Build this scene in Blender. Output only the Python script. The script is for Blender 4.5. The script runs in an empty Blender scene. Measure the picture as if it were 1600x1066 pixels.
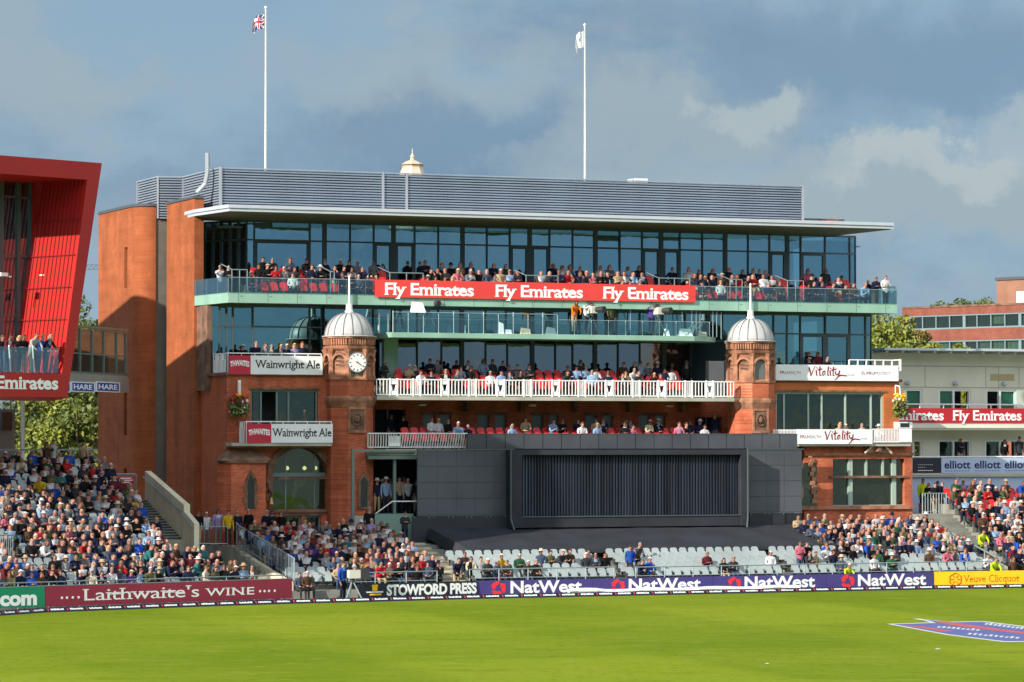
import bpy, math, random
import numpy as np
from mathutils import Vector, Matrix, noise
R = math.radians
random.seed(7); rng = np.random.default_rng(7)
SC = bpy.context.scene
COL = SC.collection

# ------------------------------------------------------------------ camera, sky, sun, exposure
FPX, HORIZON, CAM_H = 5300.0, 688.0, 7.4
PITCH = math.atan((HORIZON - 533.0) / FPX)
cam_d = bpy.data.cameras.new("camera"); cam = bpy.data.objects.new("camera", cam_d); COL.objects.link(cam)
cam_d.sensor_width = 36.0; cam_d.lens = 36.0 * FPX / 1600.0
cam_d.clip_start = 1.0; cam_d.clip_end = 6000.0
cam.location = (0, 0, CAM_H); cam.rotation_euler = (R(90) + PITCH, 0, 0)
SC.camera = cam
SUN_AZ, SUN_EL = R(46.0), R(25.0)          # behind the camera, to its left
world = bpy.data.worlds.new("World"); SC.world = world; world.use_nodes = True
SC.view_settings.view_transform = 'Standard'; SC.view_settings.look = 'None'
SC.view_settings.gamma = 1.0; SC.view_settings.use_curve_mapping = False
SC.view_settings.exposure = 1.05
sun_d = bpy.data.lights.new("sun", 'SUN'); sun_d.energy = 3.7; sun_d.angle = R(0.5); sun_d.color = (1.0, 0.92, 0.80)
sun = bpy.data.objects.new("sun", sun_d); COL.objects.link(sun)
to_sun = Vector((-math.sin(SUN_AZ) * math.cos(SUN_EL), -math.cos(SUN_AZ) * math.cos(SUN_EL), math.sin(SUN_EL)))
sun.rotation_euler = to_sun.to_track_quat('Z', 'Y').to_euler()
sun.location = (-60, -150, 90)

def build_world():
    nt = world.node_tree; nt.nodes.clear(); N = nt.nodes.new; L = nt.links.new
    out = N('ShaderNodeOutputWorld'); bg = N('ShaderNodeBackground'); bg.inputs[1].default_value = 0.055
    sky = N('ShaderNodeTexSky'); sky.sky_type = 'NISHITA'; sky.sun_disc = False
    sky.sun_elevation = SUN_EL; sky.sun_rotation = math.pi + SUN_AZ
    sky.air_density = 1.0; sky.dust_density = 0.6; sky.ozone_density = 2.0; sky.altitude = 50
    tc = N('ShaderNodeTexCoord')
    def cloud(scale, sx, sz, lo, hi, off, det=6, rough=.55, dist=.4):
        mp = N('ShaderNodeMapping'); mp.inputs['Scale'].default_value = (sx, sx, sz); mp.inputs['Location'].default_value = off
        L(tc.outputs['Generated'], mp.inputs['Vector'])
        no = N('ShaderNodeTexNoise'); no.inputs['Scale'].default_value = scale; no.inputs['Detail'].default_value = det
        no.inputs['Roughness'].default_value = rough; no.inputs['Distortion'].default_value = dist
        L(mp.outputs[0], no.inputs['Vector'])
        cr = N('ShaderNodeMapRange'); cr.interpolation_type = 'SMOOTHSTEP'
        cr.inputs['From Min'].default_value = lo; cr.inputs['From Max'].default_value = hi
        L(no.outputs['Fac'], cr.inputs['Value']); return cr.outputs[0]
    def mix(a, b, f, k=1.0):
        m = N('ShaderNodeMix'); m.data_type = 'RGBA'
        if k != 1.0:
            mm = N('ShaderNodeMath'); mm.operation = 'MULTIPLY'; mm.inputs[1].default_value = k; L(f, mm.inputs[0]); f = mm.outputs[0]
        L(f, m.inputs[0]); L(a, m.inputs[6])
        if isinstance(b, tuple): m.inputs[7].default_value = b + (1,)
        else: L(b, m.inputs[7])
        return m.outputs[2]
    c = sky.outputs[0]
    sep = N('ShaderNodeSeparateXYZ'); L(tc.outputs['Generated'], sep.inputs[0])
    def ramp(sock, lo, hi):
        r = N('ShaderNodeMapRange'); r.interpolation_type = 'SMOOTHSTEP'; r.inputs['From Min'].default_value = lo; r.inputs['From Max'].default_value = hi; L(sock, r.inputs['Value']); return r.outputs[0]
    def mul(a, b):
        m = N('ShaderNodeMath'); m.operation = 'MULTIPLY'; L(a, m.inputs[0]); L(b, m.inputs[1]); return m.outputs[0]
    c = mix(c, (2.3, 3.5, 4.7), cloud(1.0, 1, 1, -1, -.9, (0, 0, 0)), .85)                     # an even veil over the blue
    c = mix(c, (2.75, 3.75, 4.65), cloud(6.0, 1.2, 2.2, .42, .62, (.3, 1.2, .7), 8, .58, .1), .60)          # broad thin cloud
    wob = N('ShaderNodeTexNoise'); wob.inputs['Scale'].default_value = 26; wob.inputs['Detail'].default_value = 9; wob.inputs['Roughness'].default_value = .62; L(tc.outputs['Generated'], wob.inputs['Vector'])
    wv = N('ShaderNodeVectorMath'); wv.operation = 'SUBTRACT'; wv.inputs[1].default_value = (.5, .5, .5); L(wob.outputs['Color'], wv.inputs[0])
    ws = N('ShaderNodeVectorMath'); ws.operation = 'MULTIPLY'; ws.inputs[1].default_value = (.11, 0, .055); L(wv.outputs[0], ws.inputs[0])
    wa = N('ShaderNodeVectorMath'); wa.operation = 'ADD'; L(tc.outputs['Generated'], wa.inputs[0]); L(ws.outputs[0], wa.inputs[1])
    def mass(x, z, sx, sz, soft):
        """One cloud mass standing in a given direction of the sky, its edge broken by noise."""
        q = N('ShaderNodeVectorMath'); q.operation = 'SUBTRACT'; q.inputs[1].default_value = (x, 0, z); L(wa.outputs[0], q.inputs[0])
        d = N('ShaderNodeVectorMath'); d.operation = 'MULTIPLY'; d.inputs[1].default_value = (1 / sx, 0, 1 / sz); L(q.outputs[0], d.inputs[0])
        l = N('ShaderNodeVectorMath'); l.operation = 'LENGTH'; L(d.outputs[0], l.inputs[0]); return ramp(l.outputs['Value'], 1.0 + soft, 1.0 - soft)
    slate, pale, bright = (1.50, 2.45, 3.62), (3.1, 3.95, 4.45), (4.2, 4.85, 5.05)
    c = mix(c, slate, cloud(7.0, 1.0, 2.3, .50, .64, (2.3, .2, 3.5), 9, .58, .15), .45)
    c = mix(c, pale, cloud(14.0, 1.0, 2.0, .50, .66, (4.1, 2.2, 1.9), 10, .64, .2), .60)
    for args, col, k in (((-.020, .088, .055, .014, .55), slate, .68), ((.112, .106, .075, .018, .6), slate, .62), ((.05, .124, .05, .010, .6), slate, .45), ((-.085, .070, .05, .010, .6), slate, .4), ((-.14, .106, .035, .008, .5), pale, .75),
                         ((-.05, .106, .045, .010, .6), pale, .45), ((.050, .095, .034, .011, .45), pale, .85), ((.02, .083, .03, .006, .4), pale, .5), ((.068, .098, .012, .006, .35), bright, .55), ((.105, .072, .085, .011, .35), pale, .95), ((.125, .078, .035, .006, .35), bright, .8), ((.16, .088, .03, .006, .4), bright, .5), ((.0, .067, .25, .008, .7), pale, .35)):
        c = mix(c, col, mass(*args), k)
    # bright white fill added to the unseen sky behind the camera, lighting the facade
    vm = N('ShaderNodeVectorMath'); vm.operation = 'DOT_PRODUCT'; vm.inputs[1].default_value = Vector((.52, -.74, .42)).normalized(); L(tc.outputs['Generated'], vm.inputs[0])
    c = mix(c, (20.0, 20.3, 20.8), mul(mul(ramp(vm.outputs['Value'], .45, .85), ramp(sep.outputs[2], .16, .30)), cloud(2.2, 1, 1.6, .30, .60, (.2, .4, .9), 6)), .95)
    L(c, bg.inputs[0]); L(bg.outputs[0], out.inputs[0])
build_world()

# ------------------------------------------------------------------ frames: a vertical plane in the world, measured in metres
CT, ST = math.cos(PITCH), math.sin(PITCH)
class Fr:
    """A local frame: u along a facade (to the camera's right), w into it, z up."""
    def __init__(s, ox, oy, ang):
        s.o = (ox, oy); s.a = ang; s.c, s.s = math.cos(ang), math.sin(ang)
    def pt(s, u, w, z): return (s.o[0] + u * s.c - w * s.s, s.o[1] + u * s.s + w * s.c, z)
    def U(s, px, w=0.0):
        k = (px - 800.0) / FPX; bx, by = s.o[0] - w * s.s, s.o[1] + w * s.c
        return (k * by - bx) / (s.c - k * s.s)
    def Y(s, px, w=0.0): return s.pt(s.U(px, w), w, 0)[1]
    def Z(s, px, py, w=0.0):
        a = (533.0 - py) / FPX
        return CAM_H + s.Y(px, w) * (ST + a * CT) / (CT - a * ST)
    def px(s, u, w, z=0):
        x, y, _ = s.pt(u, w, z); return 800 + FPX * x / y
def G(px, py):
    """Point on the ground seen at a picture position."""
    y = CAM_H * FPX / (py - HORIZON); return ((px - 800) / FPX * y, y)
def between(a, b): return Fr(a[0], a[1], math.atan2(b[1] - a[1], b[0] - a[0]))
P = Fr(0.0, 174.0, R(22.4))
W0 = Fr(0, 0, 0)

# ------------------------------------------------------------------ materials
MATS = {}
def srgb(r, g, b):
    f = lambda c: (c / 12.92 if c <= .04045 else ((c + .055) / 1.055) ** 2.4)
    return tuple(f(x / 255.0) for x in (r, g, b))
def mat(name, col, rough=.7, metal=0.0, var=0.0, vscale=1.5, spec=.5, stretch=(1, 1, 1), bump=0.0, col2=None, lo=.35, hi=.65, detail=4):
    if name in MATS: return MATS[name]
    m = bpy.data.materials.new(name); m.use_nodes = True; nt = m.node_tree; b = nt.nodes['Principled BSDF']
    b.inputs['Base Color'].default_value = (*col, 1); b.inputs['Roughness'].default_value = rough
    b.inputs['Metallic'].default_value = metal; b.inputs['Specular IOR Level'].default_value = spec
    if var or col2:
        g = nt.nodes.new('ShaderNodeNewGeometry'); mp = nt.nodes.new('ShaderNodeMapping'); mp.inputs['Scale'].default_value = stretch
        no = nt.nodes.new('ShaderNodeTexNoise'); no.inputs['Scale'].default_value = vscale; no.inputs['Detail'].default_value = detail
        nt.links.new(g.outputs['Position'], mp.inputs[0]); nt.links.new(mp.outputs[0], no.inputs['Vector'])
        cr = nt.nodes.new('ShaderNodeValToRGB'); cr.color_ramp.elements[0].position = lo; cr.color_ramp.elements[1].position = hi
        c2 = col2 or tuple(min(1, c * (1 + var)) for c in col); c1 = col if col2 else tuple(c * (1 - var) for c in col)
        cr.color_ramp.elements[0].color = (*c1, 1); cr.color_ramp.elements[1].color = (*c2, 1)
        nt.links.new(no.outputs['Fac'], cr.inputs[0]); nt.links.new(cr.outputs[0], b.inputs['Base Color'])
        if bump:
            bp = nt.nodes.new('ShaderNodeBump'); bp.inputs['Strength'].default_value = bump; bp.inputs['Distance'].default_value = .05
            nt.links.new(no.outputs['Fac'], bp.inputs['Height']); nt.links.new(bp.outputs[0], b.inputs['Normal'])
    MATS[name] = m; return m
def brick(name, col, dark, mortar, ang, var=.5):
    """Coursed brickwork in world metres, its courses running along a wall that lies at ANG."""
    m = bpy.data.materials.new(name); m.use_nodes = True; nt = m.node_tree; N = nt.nodes.new; L = nt.links.new
    b = nt.nodes['Principled BSDF']; b.inputs['Roughness'].default_value = .85; b.inputs['Specular IOR Level'].default_value = .2
    g = N('ShaderNodeNewGeometry'); mp = N('ShaderNodeMapping'); mp.vector_type = 'POINT'; mp.inputs['Rotation'].default_value = (0, 0, -ang)
    L(g.outputs['Position'], mp.inputs[0]); sx = N('ShaderNodeSeparateXYZ'); L(mp.outputs[0], sx.inputs[0])
    ad = N('ShaderNodeMath'); L(sx.outputs[0], ad.inputs[0]); L(sx.outputs[1], ad.inputs[1]); cx = N('ShaderNodeCombineXYZ')
    L(ad.outputs[0], cx.inputs[0]); L(sx.outputs[2], cx.inputs[1])
    br = N('ShaderNodeTexBrick'); br.inputs['Scale'].default_value = 1.0; br.inputs['Brick Width'].default_value = .225
    br.inputs['Row Height'].default_value = .075; br.inputs['Mortar Size'].default_value = .006
    br.inputs['Color1'].default_value = (*col, 1); br.inputs['Color2'].default_value = (*dark, 1); br.inputs['Mortar'].default_value = (*mortar, 1)
    L(cx.outputs[0], br.inputs['Vector'])
    no = N('ShaderNodeTexNoise'); no.inputs['Scale'].default_value = .9; no.inputs['Detail'].default_value = 7; no.inputs['Roughness'].default_value = .65
    L(g.outputs['Position'], no.inputs['Vector'])
    mr = N('ShaderNodeMapRange'); mr.inputs['From Min'].default_value = .3; mr.inputs['From Max'].default_value = .7
    mr.inputs['To Min'].default_value = 1 - var * .35; mr.inputs['To Max'].default_value = 1 + var * .3; L(no.outputs['Fac'], mr.inputs[0])
    def extra(prev, stretch, scale, lo, hi, a, b_):
        mp2 = N('ShaderNodeMapping'); mp2.inputs['Scale'].default_value = stretch; L(g.outputs['Position'], mp2.inputs[0])
        n2 = N('ShaderNodeTexNoise'); n2.inputs['Scale'].default_value = scale; n2.inputs['Detail'].default_value = 6; L(mp2.outputs[0], n2.inputs['Vector'])
        m2 = N('ShaderNodeMapRange'); m2.inputs['From Min'].default_value = lo; m2.inputs['From Max'].default_value = hi; m2.inputs['To Min'].default_value = a; m2.inputs['To Max'].default_value = b_; L(n2.outputs['Fac'], m2.inputs[0])
        mm = N('ShaderNodeMath'); mm.operation = 'MULTIPLY'; L(prev, mm.inputs[0]); L(m2.outputs[0], mm.inputs[1]); return mm.outputs[0]
    fac = extra(mr.outputs[0], (1, 1, .10), 1.3, .38, .68, 1.0 + .10 * var, 1.0 - .28 * var)       # rain streaks
    fac = extra(fac, (.08, .08, 1), 2.6, .35, .65, 1.0 - .10 * var, 1.0 + .12 * var)                # lifts of slightly different brick
    fac = extra(fac, (1, 1, 1), 3.4, .60, .74, 1.0, 1.0 + .30 * var)                                # pale bloom
    mx = N('ShaderNodeVectorMath'); mx.operation = 'SCALE'; L(br.outputs['Color'], mx.inputs[0]); L(fac, mx.inputs['Scale'])
    L(mx.outputs[0], b.inputs['Base Color']); MATS[name] = m; return m
def glass(name, tint, refl=.25, dens=.5, rough=.03, gl=(.75, .9, 1.0)):
    """Window glass: mirror-like coat over a tinted see-through body."""
    m = bpy.data.materials.new(name); m.use_nodes = True; nt = m.node_tree; nt.nodes.clear(); N = nt.nodes.new; L = nt.links.new
    out = N('ShaderNodeOutputMaterial'); tr = N('ShaderNodeBsdfTransparent'); tr.inputs[0].default_value = (*tint, 1)
    df = N('ShaderNodeBsdfDiffuse'); df.inputs[0].default_value = (*[t * .12 for t in tint], 1)
    g = N('ShaderNodeBsdfGlossy'); g.inputs['Roughness'].default_value = rough; g.inputs['Color'].default_value = (*gl, 1)
    gp = N('ShaderNodeNewGeometry'); wn = N('ShaderNodeTexNoise'); wn.inputs['Scale'].default_value = .7; wn.inputs['Detail'].default_value = 2; L(gp.outputs['Position'], wn.inputs['Vector'])
    bp = N('ShaderNodeBump'); bp.inputs['Strength'].default_value = .25; bp.inputs['Distance'].default_value = .03; L(wn.outputs['Fac'], bp.inputs['Height']); L(bp.outputs[0], g.inputs['Normal'])
    m1 = N('ShaderNodeMixShader'); m1.inputs[0].default_value = dens; L(tr.outputs[0], m1.inputs[1]); L(df.outputs[0], m1.inputs[2])
    lw = N('ShaderNodeLayerWeight'); lw.inputs[0].default_value = .35
    mr = N('ShaderNodeMapRange'); mr.inputs['To Min'].default_value = refl; mr.inputs['To Max'].default_value = min(1, refl + .55); L(lw.outputs['Fresnel'], mr.inputs[0])
    m2 = N('ShaderNodeMixShader'); L(mr.outputs[0], m2.inputs[0]); L(m1.outputs[0], m2.inputs[1]); L(g.outputs[0], m2.inputs[2])
    L(m2.outputs[0], out.inputs[0]); MATS[name] = m; return m

M = {}
M['new_brick_dimmed'] = brick('new_orange_brick_dimmed', srgb(156, 86, 52), srgb(147, 78, 46), srgb(154, 100, 70), P.a, .6)  # darker copy of the orange brick, tempering strong sun on the end walls
M['new_brick_lifted'] = brick('new_orange_brick_lifted', srgb(188, 108, 62), srgb(176, 96, 54), srgb(184, 122, 86), P.a, .35)  # same orange brick, paler copy making up for weak light on the front
M['old_brick'] = brick('old_red_brick', srgb(188, 100, 70), srgb(162, 80, 54), srgb(172, 116, 92), P.a, .8)
M['office_brick'] = brick('office_brick', srgb(134, 76, 62), srgb(120, 68, 56), srgb(136, 98, 86), R(-48), .5)
M['stone'] = mat('carved_brown_stone', srgb(150, 104, 80), .85, var=.35, vscale=2.5, bump=.4)
M['stone_dark'] = mat('weathered_stone', srgb(112, 84, 68), .9, var=.4, vscale=2.0)
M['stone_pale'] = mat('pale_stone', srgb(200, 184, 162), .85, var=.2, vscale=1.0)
M['white_paint'] = mat('white_paint', (.74, .75, .75), .45, var=.05, vscale=.8)
M['dome_white'] = mat('white_dome_paint', (.43, .43, .435), .4, var=.08, vscale=1.6)
M['dome_seam'] = mat('dome_seam', (.10, .11, .12), .6)
M['silver'] = mat('silver_cladding', srgb(176, 182, 188), .4, .55, var=.05)
M['louvre'] = mat('grey_louvre', srgb(138, 150, 166), .5, .15, var=.08, vscale=.6, stretch=(1, 1, .1))
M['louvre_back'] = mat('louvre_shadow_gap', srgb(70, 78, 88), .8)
M['roof_edge'] = mat('roof_edge', srgb(188, 196, 206), .45, .2, var=.04)
M['soffit'] = mat('soffit_board', srgb(134, 128, 112), .8, var=.08, vscale=.5)
M['fascia'] = mat('green_grey_fascia', srgb(140, 178, 162), .5, .1, var=.12, vscale=.7, stretch=(1, 1, .4))
M['mullion'] = mat('dark_mullion', srgb(82, 92, 96), .5, .3)
M['frame_grey'] = mat('grey_window_frame', srgb(104, 122, 118), .5, .2)
M['pale_frame'] = mat('pale_window_frame', srgb(158, 176, 166), .5, .1)
M['dark_pane'] = mat('dark_leaded_pane', srgb(38, 44, 42), .35)
M['brass'] = mat('brass', srgb(150, 124, 70), .35, .8)
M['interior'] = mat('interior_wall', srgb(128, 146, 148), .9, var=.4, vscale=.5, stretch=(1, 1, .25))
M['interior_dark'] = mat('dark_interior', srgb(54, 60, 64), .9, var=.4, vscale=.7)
M['ceiling'] = mat('ceiling_tile', srgb(120, 138, 138), .9)
M['curtain'] = mat('pale_curtain', srgb(206, 216, 216), .9, var=.25, vscale=4, stretch=(1, 1, .05))
M['concrete'] = mat('concrete', srgb(166, 164, 152), .9, var=.15, vscale=.8)
M['concrete_dark'] = mat('terrace_concrete', srgb(128, 128, 120), .9, var=.2, vscale=.9)
M['asphalt'] = mat('asphalt', (.07, .07, .07), .9, var=.2)
M['rail'] = mat('galvanised_rail', srgb(150, 166, 172), .4, .5, var=.06)
M['rail_white'] = mat('white_rail', (.78, .79, .80), .45)
M['steel'] = mat('dark_steel', srgb(84, 96, 96), .5, .4)
M['black_sheet'] = mat('black_sheet', srgb(36, 39, 48), .75, var=.25, vscale=.7, bump=.3)
M['black_panel'] = mat('black_panel', srgb(60, 64, 72), .6, var=.25, vscale=.35, col2=srgb(78, 82, 90))
M['black_band'] = mat('black_band', srgb(33, 36, 43), .6, var=.2, vscale=.6)
M['slat'] = mat('screen_slat', srgb(68, 75, 88), .5, .2, var=.45, vscale=3.2, stretch=(1, 1, .02))
M['red_clad'] = mat('red_cladding', srgb(168, 24, 16), .45, .0, var=.08, vscale=.4)
M['red_dark'] = mat('red_seam', srgb(120, 20, 22), .6)
M['banner_red'] = mat('red_banner', srgb(214, 60, 56), .6, var=.05, vscale=.9)
M['thw_red'] = mat('crimson_panel', srgb(184, 26, 58), .6)
M['white_sign'] = mat('white_sign', (.76, .78, .80), .55, var=.03)
M['white_ink'] = mat('white_lettering', (.82, .83, .85), .6)
M['black_ink'] = mat('black_lettering', (.02, .02, .025), .6)
M['grey_ink'] = mat('grey_lettering', srgb(120, 124, 130), .6)
M['darkred_ink'] = mat('dark_red_lettering', srgb(128, 16, 36), .6)
M['navy_ink'] = mat('navy_lettering', srgb(28, 36, 92), .6)
M['burgundy'] = mat('burgundy_board', srgb(142, 36, 62), .55, var=.05)
M['green_board'] = mat('green_board', srgb(6, 128, 92), .55, var=.05)
M['purple_board'] = mat('purple_board', srgb(66, 56, 122), .55, var=.06)
M['navy_board'] = mat('navy_board', srgb(22, 26, 42), .5, var=.1)
M['yellow_board'] = mat('yellow_board', srgb(250, 188, 20), .55, var=.04)
M['brown_ink'] = mat('orange_brown_lettering', srgb(176, 78, 10), .6)
M['logo_red'] = mat('logo_red', srgb(226, 44, 52), .55)
M['blue_sign'] = mat('blue_sign', srgb(24, 72, 160), .5)
M['pale_blue'] = mat('pale_blue_board', srgb(172, 188, 214), .6)
M['hosp'] = mat('grey_render', srgb(214, 212, 198), .85, var=.06, vscale=.5)
M['hosp_joint'] = mat('render_joint', srgb(130, 132, 126), .85)
M['green_pane'] = mat('green_blind', srgb(30, 98, 74), .5)
M['glass_up'] = glass('upper_window_glass', (.50, .74, .82), .36, .06, .02, (.50, .80, .92))
M['glass_mid'] = glass('middle_window_glass', (.44, .68, .70), .34, .10, .02, (.44, .80, .86))
M['glass_low'] = glass('ground_window_glass', (.55, .66, .58), .07, .14, .02, (.62, .80, .74))
M['glass_rail'] = glass('balustrade_glass', (.80, .93, .92), .05, .035)
M['glass_dark'] = glass('dark_window_glass', (.20, .28, .32), .22, .5)
M['seat_grey'] = mat('grey_seat_plastic', srgb(154, 165, 166), .45, var=.1, vscale=.5)
M['seat_leg'] = mat('seat_bracket', srgb(70, 78, 80), .5, .4)
M['seat_red'] = mat('red_seat_plastic', srgb(206, 26, 28), .45, var=.12, vscale=.8)
M['bark'] = mat('bark', srgb(84, 70, 56), .9, var=.3)
def leaf(name, a, b):
    m = mat(name, a, .6, col2=b, vscale=.55, lo=.38, hi=.62, detail=5); bs = m.node_tree.nodes['Principled BSDF']
    return m
M['leaf_sun'] = leaf('leaf_yellow_green', (.07, .10, .014), (.21, .235, .028))
M['leaf_mid'] = leaf('leaf_mid_green', (.048, .08, .016), (.14, .17, .028))
M['leaf_dark'] = leaf('leaf_dark_green', (.022, .042, .012), (.065, .085, .02))
M['yellow_flower'] = mat('yellow_flower', srgb(236, 190, 20), .6)
M['red_flower'] = mat('red_flower', srgb(190, 50, 40), .6)
M['white_flower'] = mat('white_flower', (.7, .7, .72), .6)
M['cam_white'] = mat('pale_camera_shell', srgb(188, 188, 180), .5)
M['cam_black'] = mat('black_camera', (.03, .03, .035), .5)
M['flag_blue'] = mat('flag_blue', srgb(30, 46, 112), .7)
M['flag_red'] = mat('flag_red', srgb(190, 32, 44), .7)

# ------------------------------------------------------------------ mesh builder
def wloc(o):
    v = Vector((0, 0, 0))
    while o is not None: v = v + o.location; o = o.parent
    return v
class MB:
    def __init__(s, fr=W0): s.fr = fr; s.v = []; s.f = []; s.m = []
    def _add(s, pts, faces, mi=0):
        b = len(s.v); s.v += [s.fr.pt(*p) for p in pts]
        s.f += [tuple(b + i for i in f) for f in faces]; s.m += [mi] * len(faces)
    def poly(s, pts, mi=0): s._add(pts, [tuple(range(len(pts)))], mi)
    def box(s, u0, u1, w0, w1, z0, z1, mi=0):
        s._add([(u0, w0, z0), (u1, w0, z0), (u1, w1, z0), (u0, w1, z0), (u0, w0, z1), (u1, w0, z1), (u1, w1, z1), (u0, w1, z1)],
               [(0, 3, 2, 1), (4, 5, 6, 7), (0, 1, 5, 4), (1, 2, 6, 5), (2, 3, 7, 6), (3, 0, 4, 7)], mi); return s
    def hexa(s, p, mi=0):
        s._add(p, [(0, 3, 2, 1), (4, 5, 6, 7), (0, 1, 5, 4), (1, 2, 6, 5), (2, 3, 7, 6), (3, 0, 4, 7)], mi); return s
    def prism(s, pts, a, b, axis='w', mi=0):
        """Outline PTS (u,z) drawn out from w=a to w=b, or (u,w) from z=a to z=b."""
        n = len(pts); q = (lambda p, t: (p[0], t, p[1])) if axis == 'w' else (lambda p, t: (p[0], p[1], t))
        if axis == 'u': q = lambda p, t: (t, p[0], p[1])
        s._add([q(p, a) for p in pts] + [q(p, b) for p in pts],
               [tuple(range(n)), tuple(range(2 * n - 1, n - 1, -1))] + [(i, (i + 1) % n, n + (i + 1) % n, n + i) for i in range(n)], mi); return s
    def tube(s, p0, p1, r, n=6, r1=None, mi=0):
        a, b = Vector(p0), Vector(p1); d = (b - a)
        if d.length < 1e-6: return s
        x = d.orthogonal().normalized(); y = d.cross(x).normalized(); r1 = r if r1 is None else r1; pts = []
        for q, rr in ((a, r), (b, r1)):
            for k in range(n):
                t = 2 * math.pi * k / n; pts.append(tuple(q + (x * math.cos(t) + y * math.sin(t)) * rr))
        s._add(pts, [(i, (i + 1) % n, n + (i + 1) % n, n + i) for i in range(n)] + [tuple(range(n - 1, -1, -1)), tuple(range(n, 2 * n))], mi); return s
    def path(s, pts, r, n=6, mi=0):
        for a, b in zip(pts, pts[1:]): s.tube(a, b, r, n, mi=mi)
        return s
    def lathe(s, cu, cw, prof, n=8, a0=None, mi=0, cap=True):
        a0 = math.pi / n if a0 is None else a0; pts = []
        for r, z in prof:
            for k in range(n):
                t = a0 + 2 * math.pi * k / n; pts.append((cu + r * math.cos(t), cw + r * math.sin(t), z))
        fs = [(j * n + k, j * n + (k + 1) % n, (j + 1) * n + (k + 1) % n, (j + 1) * n + k) for j in range(len(prof) - 1) for k in range(n)]
        if cap: fs += [tuple(range(n - 1, -1, -1)), tuple(range((len(prof) - 1) * n, len(prof) * n))]
        s._add(pts, fs, mi); return s
    def wall(s, u0, u1, w0, w1, z0, z1, holes=(), mi=0, depth=None):
        """A wall with its front at w0: openings (u0,u1,z0,z1) have real reveals."""
        us = sorted({u0, u1, *[h[0] for h in holes], *[h[1] for h in holes]}); zs = sorted({z0, z1, *[h[2] for h in holes], *[h[3] for h in holes]})
        for a, b in zip(us, us[1:]):
            for c, d in zip(zs, zs[1:]):
                mu, mz = (a + b) / 2, (c + d) / 2
                if any(h[0] < mu < h[1] and h[2] < mz < h[3] for h in holes): continue
                for w in (w0, w1): s.poly([(a, w, c), (b, w, c), (b, w, d), (a, w, d)], mi)
        for a, b, c, d in [(u0, u1, z0, z1)] + list(holes):
            s.poly([(a, w0, c), (a, w1, c), (a, w1, d), (a, w0, d)], mi); s.poly([(b, w0, c), (b, w1, c), (b, w1, d), (b, w0, d)], mi)
            s.poly([(a, w0, c), (b, w0, c), (b, w1, c), (a, w1, c)], mi); s.poly([(a, w0, d), (b, w0, d), (b, w1, d), (a, w1, d)], mi)
        return s
    def build(s, name, mats, parent=None, smooth=False):
        if not isinstance(mats, (list, tuple)): mats = [mats]
        o0 = wloc(parent); v = np.array(s.v, dtype=float)
        base = Vector((0, 0, 0))
        if parent is None and len(v): base = Vector(((v[:, 0].min() + v[:, 0].max()) / 2, (v[:, 1].min() + v[:, 1].max()) / 2, v[:, 2].min()))
        me = bpy.data.meshes.new(name); me.from_pydata([tuple(Vector(p) - o0 - base) for p in s.v], [], s.f)
        for m in mats: me.materials.append(M[m] if isinstance(m, str) else m)
        me.polygons.foreach_set('material_index', s.m)
        if smooth: me.polygons.foreach_set('use_smooth', [True] * len(me.polygons))
        me.update()
        o = bpy.data.objects.new(name, me); COL.objects.link(o); o.parent = parent
        if parent is None: o.location = base
        return o
def tilt(mb, i0, fr, s):
    """Sets a pane a hair out of true, as glaziers do: turns the vertices from I0 on by a tiny angle."""
    r = random.Random(len(MATS) * 7 + int(s * 1000)); a, b = r.gauss(0, .006), r.gauss(0, .008); q = mb.v[i0:]
    cx = sum(p[0] for p in q) / len(q); cy = sum(p[1] for p in q) / len(q); cz = sum(p[2] for p in q) / len(q)
    for k in range(i0, len(mb.v)):
        x, y, z = mb.v[k]; d = (x - cx) * fr.c + (y - cy) * fr.s; h = a * d + b * (z - cz); mb.v[k] = (x - fr.s * h, y + fr.c * h, z)
def tag(o, label=None, cat=None, group=None, kind=None):
    if label: o['label'] = label
    if cat: o['category'] = cat
    if group: o['group'] = group
    if kind: o['kind'] = kind
    return o
def thing(name, label, cat, loc, group=None):
    o = bpy.data.objects.new(name, None); COL.objects.link(o); o.location = loc; o.empty_display_size = .3
    return tag(o, label, cat, group)
def copy_tree(o, parent=None):
    c = o.copy(); COL.objects.link(c); c.parent = parent
    for ch in list(o.children): copy_tree(ch, c)
    return c

# ------------------------------------------------------------------ lettering
_CAP = {}
def text_arrays(st, bold=0.0, shear=0.0, serif=0.0, space=1.0):
    cu = bpy.data.curves.new('lettering', 'FONT'); cu.body = st; cu.size = 1.0; cu.offset = bold; cu.shear = shear; cu.space_character = space
    cu.resolution_u = 3
    ob = bpy.data.objects.new('lettering', cu); COL.objects.link(ob); dg = bpy.context.evaluated_depsgraph_get(); dg.update()
    me = bpy.data.meshes.new_from_object(ob.evaluated_get(dg)); v = [(p.co.x, p.co.y) for p in me.vertices]; f = [tuple(p.vertices) for p in me.polygons]
    cnt = {}
    for p in me.polygons:
        for k in p.edge_keys: cnt[k] = cnt.get(k, 0) + 1
    extra = []
    if serif:
        for (a, b), n in cnt.items():
            if n != 1: continue
            (x0, y0), (x1, y1) = v[a], v[b]
            if abs(y0 - y1) < .004 and .05 < abs(x1 - x0) < .24:
                xa, xb = min(x0, x1) - serif, max(x0, x1) + serif
                up = 1 if y0 < .3 else -1
                extra.append((xa, xb, y0, y0 + up * .055))
    bpy.data.objects.remove(ob); bpy.data.curves.remove(cu); bpy.data.meshes.remove(me)
    return v, f, extra
def cap_height():
    if 'h' not in _CAP:
        v, _, _ = text_arrays('H'); _CAP['h'] = max(p[1] for p in v)
    return _CAP['h']
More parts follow.
